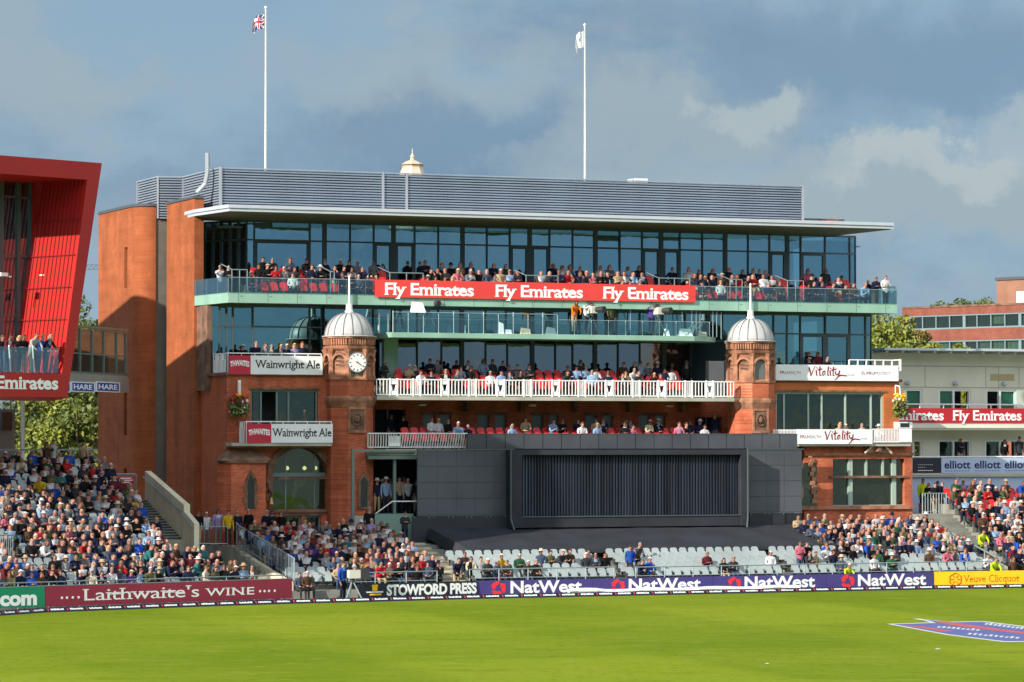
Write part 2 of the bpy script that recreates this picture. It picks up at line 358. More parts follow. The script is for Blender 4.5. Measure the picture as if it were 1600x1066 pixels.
def lettering(fr, st, u0, u1, w, z0, z1, m, parent, bold=0.0, shear=0.0, serif=0.0, space=1.0, arch=0.0, name='lettering', dz=0.0, low=False):
    """Letters standing on baseline z0 with capitals reaching z1, fitted between u0 and u1; dz lifts the right end."""
    v, f, ex = text_arrays(st, bold, shear, serif, space); xs = [p[0] for p in v]; x0, x1 = min(xs), max(xs)
    hc = cap_height() if not low else max(p[1] for p in v)
    sx = (u1 - u0) / (x1 - x0); sz = (z1 - z0) / hc; mb = MB(fr)
    def q(x, y, k=0.0):
        t = (x - x0) / (x1 - x0); return (u0 + (x - x0) * sx, w - k, z0 + y * sz + arch * (1 - (2 * t - 1) ** 2) + dz * t)
    mb._add([q(*p) for p in v], f)
    for xa, xb, ya, yb in ex: mb.poly([q(xa, ya, .003), q(xb, ya, .003), q(xb, yb, .003), q(xa, yb, .003)])
    return mb.build(name, m, parent)
# ------------------------------------------------------------------ the ground
def sheet(name, pts, z, m, label=None, kind='structure'):
    mb = MB(); mb.poly([(x, y, z) for x, y in pts]); o = mb.build(name, m); return tag(o, label, kind=kind)
def grass_mat():
    m = bpy.data.materials.new('mown_grass'); m.use_nodes = True; nt = m.node_tree; N = nt.nodes.new; L = nt.links.new
    b = nt.nodes['Principled BSDF']; b.inputs['Roughness'].default_value = .9; b.inputs['Specular IOR Level'].default_value = .03
    g = N('ShaderNodeNewGeometry')
    def noise_(scale, stretch, rot, lo, hi, det=4):
        mp = N('ShaderNodeMapping'); mp.inputs['Scale'].default_value = stretch; mp.inputs['Rotation'].default_value = (0, 0, rot); L(g.outputs['Position'], mp.inputs[0])
        n = N('ShaderNodeTexNoise'); n.inputs['Scale'].default_value = scale; n.inputs['Detail'].default_value = det; L(mp.outputs[0], n.inputs['Vector'])
        r = N('ShaderNodeMapRange'); r.interpolation_type = 'SMOOTHSTEP'; r.inputs['From Min'].default_value = lo; r.inputs['From Max'].default_value = hi; L(n.outputs['Fac'], r.inputs[0]); return r.outputs[0]
    def stripes(rot, width):
        mp = N('ShaderNodeMapping'); mp.inputs['Rotation'].default_value = (0, 0, rot); L(g.outputs['Position'], mp.inputs[0])
        s = N('ShaderNodeSeparateXYZ'); L(mp.outputs[0], s.inputs[0]); k = N('ShaderNodeMath'); k.operation = 'MULTIPLY'; k.inputs[1].default_value = math.pi / width; L(s.outputs[0], k.inputs[0])
        q = N('ShaderNodeMath'); q.operation = 'SINE'; L(k.outputs[0], q.inputs[0])
        r = N('ShaderNodeMapRange'); r.interpolation_type = 'SMOOTHSTEP'; r.inputs['From Min'].default_value = -.3; r.inputs['From Max'].default_value = .3; L(q.outputs[0], r.inputs[0]); return r.outputs[0]
    def mix(a, b_, f, k=1):
        x = N('ShaderNodeMix'); x.data_type = 'RGBA'
        mm = N('ShaderNodeMath'); mm.operation = 'MULTIPLY'; mm.inputs[1].default_value = k; L(f, mm.inputs[0]); L(mm.outputs[0], x.inputs[0])
        if isinstance(a, tuple): x.inputs[6].default_value = a + (1,)
        else: L(a, x.inputs[6])
        x.inputs[7].default_value = b_ + (1,); return x.outputs[2]
    c = mix((.198, .256, .015), (.148, .211, .011), stripes(R(-17.5), 10.0), 1.0)
    c = mix(c, (.118, .182, .008), stripes(R(66), 15.0), .45)
    c = mix(c, (.228, .270, .026), noise_(.10, (1, 1, 1), 0, .40, .66), .30)
    c = mix(c, (.245, .272, .036), noise_(.70, (.5, 1, 1), R(4), .50, .70), .32)
    c = mix(c, (.112, .168, .007), noise_(.60, (.4, 1, 1), R(-6), .53, .70), .38)
    c = mix(c, (.29, .29, .075), noise_(1.6, (.8, .8, 1), 0, .57, .72), .38)
    c = mix(c, (.084, .136, .007), noise_(3.2, (.8, .8, 1), 0, .52, .70, 3), .45)
    L(c, b.inputs['Base Color'])
    n = N('ShaderNodeTexNoise'); n.inputs['Scale'].default_value = 14; n.inputs['Detail'].default_value = 3; L(g.outputs['Position'], n.inputs['Vector'])
    bp = N('ShaderNodeBump'); bp.inputs['Strength'].default_value = .5; bp.inputs['Distance'].default_value = .05; L(n.outputs['Fac'], bp.inputs['Height']); L(bp.outputs[0], b.inputs['Normal'])
    return m
M['grass'] = grass_mat()
sheet('ground', [(-2500, -2500), (2500, -2500), (2500, 4000), (-2500, 4000)], -.012, M['concrete_dark'])
BLINE = [(-60, 141.0), (72, 146.6), (457, 154.6), (565, 156.4), (747, 159.6), (1458, 170.0), (1640, 172.2)]   # foot of the advertising boards
def bpt(px, d): return ((px - 800) / FPX * d, d)
edge = [bpt(*b) for b in BLINE]
sheet('field', [(-75, 60), (-70, -70), (0, -95), (70, -70), (92, 60), (62, 176)] + [(x, y + .9) for x, y in reversed(edge)] + [(-48, 120)], 0.0, M['grass'])

# ------------------------------------------------------------------ the pavilion
U, Z = P.U, P.Z
def root_at(px, w, z): return Vector(P.pt(U(px, w), w, z))
ZF1, ZF2, ZF3 = 6.95, 9.62, 14.50            # balcony floors
pav = thing('pavilion', 'red brick and glass cricket pavilion with grey louvred roof and three tiers of balconies', 'pavilion', root_at(800, 0, 0))
ub = lambda px, w=0: U(px, w)

def bays(fr, w, pxs, pz, ztop, zbot, ztr, gmat, parent, wide=(), skip=(), doors=(), depth=.14):
    """A run of windows between mullions seen at PXS: each a frame with its pane."""
    us = [fr.U(p, w) for p in pxs]
    for i, (a, b) in enumerate(zip(us, us[1:])):
        if i in skip: continue
        hw0 = .11 if pxs[i] in wide else .035; hw1 = .11 if pxs[i + 1] in wide else .035
        mb = MB(fr); e = .004
        mb.box(a, a + hw0, w - .03, w + depth, zbot, ztop); mb.box(b - hw1, b, w - .03, w + depth, zbot, ztop)
        aa, bb = a + hw0 + e, b - hw1 - e
        mb.box(aa, bb, w - .02, w + depth, ztop - .10, ztop); mb.box(aa, bb, w - .02, w + depth, zbot, zbot + .06)
        if ztr: mb.box(aa, bb, w - .025, w + depth, ztr - .04, ztr + .04)
        if i in doors:
            mb.box(aa, aa + .12, w - .022, w + depth, zbot + .064, ztr - .044); mb.box(bb - .12, bb, w - .022, w + depth, zbot + .064, ztr - .044)
            mb.box(aa + .124, bb - .124, w - .022, w + depth, ztr - .16, ztr - .044)
        wn = mb.build('window', 'mullion', parent)
        g = MB(fr); g.box(aa, bb, w + .05, w + .07, zbot + .03, ztop - .05); tilt(g, 0, fr, a)
        g.build('pane', gmat, wn)

LAMP = mat('lamp_lit', (.9, .8, .45), .4)
LAMP.node_tree.nodes['Principled BSDF'].inputs['Emission Color'].default_value = (1, .82, .4, 1); LAMP.node_tree.nodes['Principled BSDF'].inputs['Emission Strength'].default_value = 1.6
def tip(mb, z0):
    for k, (x, y, z) in enumerate(mb.v):
        h = .005 * (z - z0); mb.v[k] = (x + P.s * h, y - P.c * h, z)
def build_pavilion():
    # --- stair tower of orange brick at the far end, round-cornered
    w_b = 4.5; zt = Z(281, 313, w_b + 1.5)
    # front block behind the canopy
    uc = U(303, w_b); wl = 4.5
    # pier wall (side wall seen obliquely): corner at 303, runs back to 260
    def back_w(px, u):                       # depth at which picture column PX meets the vertical side plane u
        lo, hi = -5.0, 40.0
        for _ in range(50):
            m_ = (lo + hi) / 2
            if P.px(u, m_) > px: lo = m_
            else: hi = m_
        return lo
    w260 = back_w(260, uc); ztop = Z(303, 310, w_b)
    mb = MB(P); u_in = U(317.5, w_b)
    mb.box(uc, u_in, w_b, w260, 0, ztop); mb.build('end_wall', 'new_brick_dimmed', pav)
    mb = MB(P); mb.box(uc - .06, u_in, w_b - .06, w260 + .06, ztop + .003, ztop + .14); mb.build('coping', 'louvre_back', pav)
    # recessed grey panel between the brick blocks
    mb = MB(P); mb.box(U(243, w260 + .9) - .2, uc + 1.5, w260 + .96, w260 + 4, 0, Z(252, 333, w260 + .96)); mb.build('recess_panel', mat('recess_grey', srgb(120, 112, 104), .7, .2, var=.1), pav)
    # rounded stair tower
    wt0 = w260 + .9; ut = uc - .0; zst = Z(220, 322, wt0)
    rad = 1.0; un = P.U(205, wt0 + rad)
    w153 = back_w(153, un)
    pts = [(un, w153), (un, wt0 + rad)]
    for k in range(1, 13):
        t = math.pi + (math.pi / 2) * k / 12; pts.append((un + rad + rad * math.cos(t), wt0 + rad + rad * math.sin(t)))
    uRt = U(243, wt0)
    pts += [(uRt, wt0), (uRt, w153)]
    w1 = back_w(198.5, un); w0_ = back_w(193.5, un)
    # wall in three pieces round the slit windows so that the slits are real recesses
    slits = [(Z(196, 450, w1), Z(196, 386, w1)), (Z(196, 680, w1), Z(196, 612, w1)), (Z(196, 742, w1), Z(196, 732, w1))]
    mb = MB(P)
    a = [(un, w0_), (un + .35, w0_), (un + .35, w153), (un, w153)]
    mb.prism([(p[0], p[1]) for p in a], 0, zst, 'z')
    rest = [(un, w1)] + pts[1:] ; rest[-1] = (uRt, w153); rest += [(un + .36, w153), (un + .36, w1)]
    mb.prism(rest, 0, zst, 'z')
    zz = 0
    for za, zb in sorted(slits):
        mb.box(un, un + .34, w1 + .003, w0_ - .003, zz, za); zz = zb
    mb.box(un, un + .34, w1 + .003, w0_ - .003, zz, zst)
    tw = mb.build('stair_tower', 'new_brick_dimmed', pav)
    for za, zb in slits:
        s = MB(P); s.box(un + .2, un + .3, w1 + .01, w0_ - .01, za, zb); s.build('slit_window', 'glass_dark', tw)
    mb = MB(P); cp = [(p[0] - .05 if i < 14 else p[0], p[1] - .05) for i, p in enumerate(pts)]
    mb.prism(cp, zst + .003, zst + .15, 'z'); mb.build('coping', 'louvre_back', pav)

    # --- body of the building behind the glass, floors, inner walls
    uL, uR = U(318, 8), U(1338, 6.0)
    ut3 = U(1334, 6.0)
    mb = MB(P); mb.box(uL, uR - .3, 13.0, 13.3, 2.3, 19.0); mb.build('inner_wall', 'interior', pav)
    for z in (ZF1, ZF2 + .7, ZF3 + .0):
        mb = MB(P); mb.box(uL + .2, uR - .35, 6.2 if z > 14 else 4.9, 12.95, z - .35, z); mb.build('floor_slab', 'interior_dark', pav)
    mb = MB(P); mb.box(uL + .2, uR - .35, 6.25, 12.95, 18.35, 18.45); mb.build('ceiling', 'ceiling', pav)
    for px in range(440, 1330, 55):          # strip lights hang below the ceiling
        u = U(px, 9); mb = MB(P); mb.box(u, u + .12, 7.2, 9.4, 18.22, 18.30); mb.build('strip_light', 'roof_edge', pav)
    for px in (445, 470, 775, 790, 885, 1018, 1110, 1290, 1302, 660, 560):
        u = U(px, 6.8); mb = MB(P)
        for k in range(5): mb.box(u + k * .13, u + k * .13 + .10, 6.75 + .05 * (k % 2), 6.83 + .05 * (k % 2), ZF3 + .02, 17.3)
        mb.build('curtain', 'curtain', pav)
    # --- top floor glazing
    w3 = 6.0; pz = 700
    zt3, zb3 = Z(700, 352, w3), ZF3; ztr = Z(450, 376, w3)
    px3 = [385, 397, 484, 507, 547, 584, 615, 648, 685, 723, 761, 797, 828, 859, 895, 931, 969, 1004, 1033.7, 1063, 1098, 1134, 1169.5, 1203, 1231, 1252, 1290, 1329, 1338]
    bays(P, w3, px3, pz, zt3, zb3, ztr, 'glass_up', pav, wide={507, 615, 723, 828, 931, 1033.7, 1134, 1231}, doors={1, 5, 6, 11, 12, 17, 18, 23, 25})
    # glazed end at the corner, running back
    mb = MB(P); u = U(1338, w3); mb.box(u + .004, u + .05, w3 + .2, 12.5, zb3, zt3); mb.build('end_glazing', 'glass_up', pav)
    # splayed glazing beside the orange pier
    a = P.pt(U(318, 8.2), 8.2, 0); b = P.pt(U(385, 6.0), 6.0, 0); F2 = between(a, b); Lr = math.hypot(b[0] - a[0], b[1] - a[1])
    n = 5
    for k in range(n):
        x0, x1 = Lr * k / n, Lr * (k + 1) / n; mb = MB(F2)
        mb.box(x0, x0 + .07, -.02, .1, zb3, zt3); mb.box(x1 - .07, x1 - .004, -.02, .1, zb3, zt3); mb.box(x0 + .074, x1 - .078, -.015, .1, ztr - .05, ztr + .05)
        mb.box(x0 + .074, x1 - .078, -.015, .1, zt3 - .12, zt3)
        wn = mb.build('window', 'frame_grey', pav); g = MB(F2)
        if k == 0: g.box(x0 + .08, x1 - .08, .03, .05, ztr + .06, zt3 - .13)
        else: g.box(x0 + .08, x1 - .08, .03, .05, zb3 + .04, zt3 - .13)
        g.build('pane', 'glass_up', wn)
    mb = MB(F2); mb.box(.3, Lr, 2.2, 2.3, zb3, zt3); mb.build('inner_wall', 'interior', pav)
    # --- canopy roof with its two-step silver edge
    zc0, zc1 = Z(358, 330.5, 0), Z(358, 319.5, 0); ul, ur_ = U(357.7, 0), U(1397, 0)
    ubk = U(304.5, 4.5)
    out = [(ul, 0.0), (ur_, 0.0), (ur_ - .2, 7.2), (ubk, 7.2), (ubk - .1, 4.2)]
    mb = MB(P); mb.prism(out, zc0 + .02, zc1 - .19, 'z', 0)
    mb.prism([(p[0] - .06 * (i in (0, 4)), p[1] - .06 * (i < 2)) for i, p in enumerate(out)], zc1 - .17, zc1, 'z', 0)
    mb.prism([(ul + .12, .14), (ur_ - .12, .14), (ur_ - .3, 7.0), (ubk + .2, 7.0), (ubk + .1, 4.35)], zc0 - .02, zc0 + .017, 'z', 1)
    mb.build('canopy_roof', ['roof_edge', 'soffit'], pav)
    # --- louvred plant screen
    wls = 3.4; zl0, zl1 = zc1 - .1, Z(800, 278, wls)
    ua, ubb = U(344, wls), U(1255, wls)
    # side faces stepping back at the near end
    w2s = back_w(285, ua); u2 = U(285, w2s); w4 = back_w(246, u2 - .0)
    def louvre(fr, x0, x1, w, name='louvre_screen'):
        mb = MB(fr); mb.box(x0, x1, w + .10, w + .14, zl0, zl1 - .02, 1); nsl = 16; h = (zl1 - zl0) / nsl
        for k in range(nsl):
            z = zl0 + k * h; mb.hexa([(x0, w, z), (x1, w, z), (x1, w + .095, z + .02), (x0, w + .095, z + .02), (x0, w - .02, z + h * .55), (x1, w - .02, z + h * .55), (x1, w + .095, z + h * .62), (x0, w + .095, z + h * .62)])
        mb.box(x0, x1, w - .05, w + .14, zl1, zl1 + .07)
        s = mb.build(name, ['louvre', 'louvre_back'], pav); return s
    splits = [344, 598, 635, 1255]
    for p0, p1 in zip(splits, splits[1:]):
        s = louvre(P, U(p0, wls) + .06, U(p1, wls) - .06, wls)
    for p0 in splits:
        u = U(p0, wls); mb = MB(P); mb.box(u - .055, u + .055, wls - .07, wls + .12, zl0, zl1 + .09); mb.build('louvre_post', 'silver', pav)
    def seg(a, b):
        Fq = between(a, b); Lq = math.hypot(b[0] - a[0], b[1] - a[1]); louvre(Fq, .03, Lq - .06, 0)
        m_ = MB(Fq); m_.box(-.06, .03, -.05, .1, zl0, zl1 + .08); m_.build('louvre_post', 'silver', pav)
    A = P.pt(ua, wls, 0); B = P.pt(ua, w2s, 0); seg(B, A)
    C = P.pt(U(246, w2s + .3), w2s + .3, 0); seg(C, B)
    wD = w2s + .3
    def bw2(px, u):
        lo, hi = 0.0, 40.0
        for _ in range(50):
            m_ = (lo + hi) / 2
            if P.px(u, m_) > px: lo = m_
            else: hi = m_
        return lo
    uC = U(246, wD); D = P.pt(uC, bw2(214, uC), 0); seg(D, C)
    mb = MB(P); ue = U(1255, wls); mb.box(ue, ue + .1, wls + .1, 10.5, zl0, zl1 + .05); mb.build('louvre_screen', 'louvre', pav)
    mb = MB(P); mb.box(ua + .2, ue - .1, wls + .4, 10.4, zl1 - .25, zl1 - .15); mb.build('roof_deck', 'louvre_back', pav)
    # roof flue
    uf = U(328, 3.9); wf = 4.6; mb = MB(P)
    mb.path([(uf - .5, wf, ztop + .3), (uf - .1, wf - .15, ztop + .75), (uf, wf - .2, ztop + 1.3), (uf, wf - .2, Z(328, 240, wf))], .13, 8)
    mb.build('roof_flue', 'silver', pav)
    # rooftop plant on the far end and a white unit above the screen
    mb = MB(P); u = U(1262, 4); mb.box(u, u + 2.4, 4.2, 8, zc1 + .01, zc1 + .42); mb.build('roof_upstand', 'steel', pav)
    mb = MB(P); mb.box(u + .9, u + 1.9, 4.0, 4.18, zc1 + .16, zc1 + .38); mb.build('roof_vent', 'new_brick_dimmed', pav)
    mb = MB(P); u = U(988, 6); zz = zl1 + .05; mb.box(u, u + .75, 5.6, 6.6, zz, Z(990, 279.5, 6)); mb.build('roof_unit', 'white_paint', pav)
    mb = MB(P); mb.tube((u + .8, 5.9, zz + .1), (U(1090, 6), 5.9, zz - .02), .05)
    for q in (.2, .5, .65): mb.box(u + q * 3.4 + .8, u + q * 3.4 + 1.0, 5.82, 5.98, zz - .15, zz + .12)
    mb.build('roof_pipe', 'steel', pav)

    # --- top balcony: green fascia, floor, glass balustrade
    zf0, zf1 = Z(358.8, 472.9, 0), Z(358.8, 456.6, 0); ul, ur_ = U(356.5, 0), U(1402, 0); ubk = U(303.6, 4.5)
    mb = MB(P)
    mb.prism([(ul, 0), (ur_, 0), (ur_, .18), (ul + .1, .18)], zf0, zf1, 'z')
    mb.prism([(ul, .004), (ul + .1, .184), (ubk + .15, 4.62), (ubk, 4.5)], zf0, zf1, 'z')
    mb.box(ur_ - .18, ur_, .184, 7.0, zf0, zf1)
    for px in range(372, 1400, 46):
        u = U(px, 0); mb.box(u, u + .025, -.006, -.001, zf0 + .02, zf1 - .02, 1)
        for q in (.1, .17): mb.box(u + q, u + q + .03, -.02, -.002, zf1 - .2, zf1 - .17, 1)
    mb.build('balcony_fascia', ['fascia', 'frame_grey'], pav)
    mb = MB(P); mb.prism([(ul + .12, .19), (ur_ - .19, .19), (ur_ - .19, 6.9), (ubk + .3, 6.9), (ubk + .25, 4.65)], zf0 + .004, ZF3, 'z')
    for i in range(1, 4): mb.box(U(395, i), U(1330, i), i * .95 + .6, 3.95 - .0 * i, ZF3 + .40 * (i - 1) + .003, ZF3 + .40 * i)
    mb.build('balcony_floor', 'steel', pav)
    zg1 = Z(358, 434.5, 0) + .02
    def glass_run(fr, x0, x1, w, z0, z1, n, parent, cat='balustrade'):
        for k in range(n):
            a, b = x0 + (x1 - x0) * k / n, x0 + (x1 - x0) * (k + 1) / n
            g = MB(fr); g.box(a + .02, b - .02, w, w + .02, z0, z1); s = g.build('balustrade_pane', 'glass_rail', parent)
            m_ = MB(fr); m_.box(a - .012, a + .012, w + .03, w + .08, z0 - .1, z1 - .01); m_.build('post', 'rail', s)
    glass_run(P, ul, ur_, -.03, zf1 - .02, zg1, 26, pav)
    a = P.pt(ubk, 4.5, 0); b = P.pt(ul, 0, 0); F3 = between(a, b); glass_run(F3, .05, math.hypot(b[0] - a[0], b[1] - a[1]) - .05, -.03, zf1 - .02, zg1 + .05, 3, pav)
    F4 = between(P.pt(ur_, 0, 0), P.pt(ur_, 6.5, 0)); glass_run(F4, .05, 6.4, -.02, zf1 - .02, zg1 + .25, 4, pav)
    mb = MB(P); mb.box(ul, ur_, -.055, -.015, zg1 + .002, zg1 + .035); mb.build('handrail', 'rail', pav)
    # white aisle rails that stand up behind the banner
    for p0, p1 in ((362, 386), (516, 522), (609, 661), (822, 872), (1030, 1078), (1231, 1256), (1141, 1160)):
        z1 = ZF3 + 1.40; mb = MB(P); a, b = U(p0, .5), U(p1, .5)
        for q in np.linspace(a, b, 3 if b - a > .6 else 2): mb.tube((q, .5, ZF3), (q, .5, z1), .025)
        mb.tube((a, .5, z1), (b, .5, z1), .028); mb.tube((a, .5, z1), (a - .25, 1.5, z1 + .32), .022)
        mb.build('aisle_rail', 'rail', pav)

    # --- middle floor glazing
    w2 = 2.6; zt2 = zf0 + .0; 
    zb2 = 10.3; ztr2 = Z(440, 511, w2)
    pl = [331, 343, 354, 364, 395, 484, 503, 506]
    bays(P, w2, pl[:-1], 0, zt2, zb2, ztr2, 'glass_mid', pav)
    pr = [1209, 1230, 1251, 1290, 1328, 1353, 1362]
    bays(P, w2, pr, 0, zt2, zb2, ztr2, 'glass_mid', pav, doors={2, 3})
    pm = [506, 547, 583, 615, 652, 685, 722, 759, 791, 832, 863, 893, 930, 964, 1000, 1036, 1071, 1107, 1129, 1168, 1209]
    zm = Z(800, 530, w2)
    bays(P, w2, pm, 0, zt2, zm, None, 'glass_mid', pav, wide={615, 722, 832, 930, 1107})
    # orange and grey jamb beside the glass
    mb = MB(P); mb.box(U(331, w2) - .22, U(331, w2) - .01, w2 + .1, 4.49, 9.9, zt2 - .02); mb.build('jamb', 'stone_dark', pav)
    # end return of the glass
    mb = MB(P); u = U(1362, w2); mb.box(u + .003, u + .05, w2 + .15, 9, zb2, zt2 - .01); mb.build('end_glazing', 'glass_mid', pav)
    # recessed lounge front behind the middle balcony
    wr = 4.4; prr = [592, 620, 652, 690, 722, 759, 793, 832, 868, 895, 930, 966, 1000, 1038, 1080]
    bays(P, wr, prr, 0, Z(800, 527, wr), ZF2 + .3, None, 'glass_dark', pav, wide={722, 832, 930, 1038})
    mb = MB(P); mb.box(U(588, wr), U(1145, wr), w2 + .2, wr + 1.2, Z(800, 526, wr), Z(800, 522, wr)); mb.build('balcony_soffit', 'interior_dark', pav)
    mb = MB(P); u = U(1100, 3.6); mb.box(u, u + .9, 3.0, 3.4, ZF2, Z(1100, 564, 3)); mb.build('service_screen', 'white_paint', pav)
    mb = MB(P)
    for k in range(12): mb.box(u + 1.0 + k * .14, u + 1.05 + k * .14, 3.1, 3.15, ZF2, Z(1120, 564, 3))
    mb.box(u + .98, u + 2.75, 3.08, 3.17, Z(1120, 564, 3), Z(1120, 564, 3) + .06); mb.build('stair_rail', 'rail', pav)

    # --- brick wings (lower storeys)
    zlw = Z(430, 587, 0)       # string course under the middle floor
    def wing(p0, p1, p_left_back, holes, name):
        mb = MB(P); mb.wall(U(p0, 0), U(p1, 0), 0, .5, 2.2, zlw, holes); o = mb.build(name, 'old_brick', pav); return o
    h1 = (U(392, 0), U(497, 0), Z(445, 668, 0) - .55, Z(445, 609, 0))
    ga = (U(426, 0), U(511, 0), Z(468, 796, 0), Z(468, 742, 0)); rarch = (ga[1] - ga[0]) / 2; uc_ = (ga[0] + ga[1]) / 2
    zar = min(ga[3] + rarch, 7.0)
    hb = [(U(446, 0), U(471, 0), 2.3, Z(450, 806, 0)), (U(478, 0), U(502, 0), 2.3, Z(450, 806, 0))]
    ghole = (ga[0], ga[1], ga[2], zar)
    wing(354.5, 540, None, [h1, ghole] + hb, 'front_wall')
    def arch_fill(ghole, zs, name):          # brick spandrels and a stone arch over a round-headed window
        a, b = ghole[0], ghole[1]; r = (b - a) / 2; c = (a + b) / 2; H = ghole[3] - zs; mb = MB(P); pts = []
        for k in range(0, 17):
            t = math.pi * k / 16; pts.append((c - r * math.cos(t), zs + H * math.sin(t)))
        for (x0, y0), (x1, y1) in zip(pts, pts[1:]):
            mb.hexa([(x0, .02, y0), (x1, .02, y1), (x1, .45, y1), (x0, .45, y0), (x0, .02, ghole[3] - .001), (x1, .02, ghole[3] - .001), (x1, .45, ghole[3] - .001), (x0, .45, ghole[3] - .001)])
        mb.build('spandrel', 'old_brick', pav)
        mb = MB(P); ring = []
        for k in range(0, 17):
            t = math.pi * k / 16; ring.append((math.cos(t), math.sin(t)))
        for i, ((c0, s0), (c1, s1)) in enumerate(zip(ring, ring[1:])):
            g = .01; ro = 1.2 + .03 * (i % 2)
            mb.hexa([(c - r * c0, -.09, zs + H * s0), (c - r * c1, -.09, zs + H * s1), (c - r * c1, .3, zs + H * s1), (c - r * c0, .3, zs + H * s0),
                     (c - r * ro * c0, -.09, zs + H * ro * s0), (c - r * ro * c1, -.09, zs + H * ro * s1), (c - r * ro * c1, .015, zs + H * ro * s1), (c - r * ro * c0, .015, zs + H * ro * s0)])
        for sgn in (-1, 1):
            zz = ghole[2]; k = 0
            while zz < zs - .05:
                ww = .34 if k % 2 else .22; x = c + sgn * r; z2 = min(zz + .42, zs)
                mb.box(min(x, x + sgn * ww), max(x, x + sgn * ww), -.07, .012, zz, z2 - .01); zz += .42; k += 1
        mb.build('stone_arch', 'stone_dark', pav)
        mb = MB(P); n = 3
        for k in range(1, 3): mb.box(a + (b - a) * (.27 if k == 1 else .80) - .04, a + (b - a) * (.27 if k == 1 else .80) + .04, .25, .34, ghole[2], ghole[3] - .2)
        mb.box(a, b, .24, .35, zs - .1, zs + .1); wn = mb.build('window', 'frame_grey', pav)
        g = MB(P); g.prism([(a, ghole[2])] + [p for p in pts] + [(b, ghole[2])], .28, .30); tip(g, ghole[2]); g.build('pane', 'glass_low', wn)
        mb = MB(P); mb.box(a - .3, b + .3, -.12, .3, ghole[2] - .16, ghole[2] - .003); mb.build('sill', 'stone_dark', pav)
    arch_fill(ghole, ga[3], 'a')
    def opening(h, px_m, name='window', open_at=None, g='glass_low'):
        a, b, c, d = h; mb = MB(P); mb.box(a + .003, a + .09, .12, .3, c, d); mb.box(b - .09, b - .003, .12, .3, c, d); mb.box(a + .094, b - .094, .12, .3, d - .1, d - .003)
        for p in px_m: u = U(p, .2); mb.box(u - .045, u + .045, .13, .29, c, d - .104)
        wn = mb.build(name, 'frame_grey' if h[0] < 0 else 'pale_frame', pav); xs = [a + .1] + [U(p, .2) for p in px_m] + [b - .1]
        for i, (x, y) in enumerate(zip(xs, xs[1:])):
            if i == open_at: continue
            q = MB(P); q.box(x + .05, y - .05, .2, .22, c, d - .11); tip(q, c); q.build('pane', g, wn)
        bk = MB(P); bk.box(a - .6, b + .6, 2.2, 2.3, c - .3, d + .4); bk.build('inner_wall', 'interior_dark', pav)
        lg = MB(P); lg.box(a - .12, b + .12, -.05, .1, d + .003, d + .1); lg.build('lintel', 'stone_dark', pav)
    opening(h1, [407, 432, 450], open_at=1)
    for h in hb: opening(h, [])
    mb = MB(P); u = U(474, .2); 
    # little lit ceiling lamps and a yellow sculpture seen through the arched window
    for px in (449, 476, 493):
        u = U(px, .8); l = MB(P); l.lathe(u, .8, [(.03, zar - .9), (.09, zar - .95), (.10, zar - 1.05), (.02, zar - 1.1)], 8); l.build('ceiling_lamp', LAMP, pav)
    mb = MB(P); uy = U(466, .55); pathy = [(uy - .35, 1, 4.6), (uy - .3, 1.0, 5.0), (uy - .1, 1, 5.3), (uy - .2, 1, 5.6), (uy + .1, 1, 5.75), (uy + .05, 1, 5.35), (uy + .3, 1, 5.5), (uy + .25, 1, 5.8), (uy + .55, 1, 6.05)]
    mb.path([(a, .48, c - .3) for a, b, c in pathy], .10, 6); mb.build('yellow_sculpture', mat('bright_yellow_paint', (.92, .74, .03), .4), pav)
    # side return of the wing (in shade) and string courses
    us = U(354.5, 0)
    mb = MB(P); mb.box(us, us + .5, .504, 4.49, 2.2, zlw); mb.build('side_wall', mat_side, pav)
    mb = MB(P); mb.box(us - .12, U(506, 0), -.16, .6, zlw + .003, zlw + .14); mb.box(us - .12, us + .6, .604, 4.6, zlw + .003, zlw + .14); mb.build('string_course', 'stone_dark', pav)
    zl1_ = Z(430, 693, 0)
    mb = MB(P); mb.box(us - .14, U(525, 0), -.2, -.003, zl1_ - .22, zl1_); mb.build('string_course', 'stone', pav)
    mb = MB(P); mb.box(us - .02, U(520, 0), -.06, -.003, Z(430, 749, 0), Z(430, 746, 0)); mb.build('string_course', 'stone_dark', pav)
    mb = MB(P); mb.box(us - .1, U(580, 0), -.1, -.003, Z(430, 801, 0), Z(430, 797, 0)); mb.build('string_course', 'stone_dark', pav)
    # canted bay with a low hipped stone roof
    ba, bb = U(343, -.6), U(421, -.6); bz1 = Z(380, 724, -.8); bp_ = [(ba + .1, 0.0 - .003), (ba, -.3), (ba + .5, -.95), (bb - .3, -.95), (bb, -.003)]
    mb = MB(P); mb.prism(bp_, 2.2, bz1, 'z'); bay = mb.build('bay', 'old_brick', pav)
    mb = MB(P); mb.prism([(x + (-.12 if x < (ba + bb) / 2 else .12), y - .12 * (y < -.1)) for x, y in bp_], bz1 + .003, bz1 + .13, 'z')
    mid = (ba + bb) / 2; zr = Z(380, 703, -.3)
    mb.hexa([(ba - .05, -1.02, bz1 + .133), (bb + .05, -1.02, bz1 + .133), (bb + .05, -.005, bz1 + .133), (ba - .05, -.005, bz1 + .133), (ba + .55, -.35, zr), (bb - .55, -.35, zr), (bb - .55, -.005, zr), (ba + .55, -.005, zr)])
    mb.build('bay_roof', 'stone_dark', pav)
    lz0, lz1 = Z(391, 795, -.95), Z(391, 752, -.95); lu0, lu1 = U(387, -.95), U(397, -.95)
    mb = MB(P); mb.prism([(lu0, lz0), (lu1, lz0), (lu1, lz1), ((lu0 + lu1) / 2, lz1 + .3), (lu0, lz1)], -.97, -.953); mb.build('lancet_pane', 'dark_pane', bay)
    mb = MB(P)
    k = 0; zz = lz0
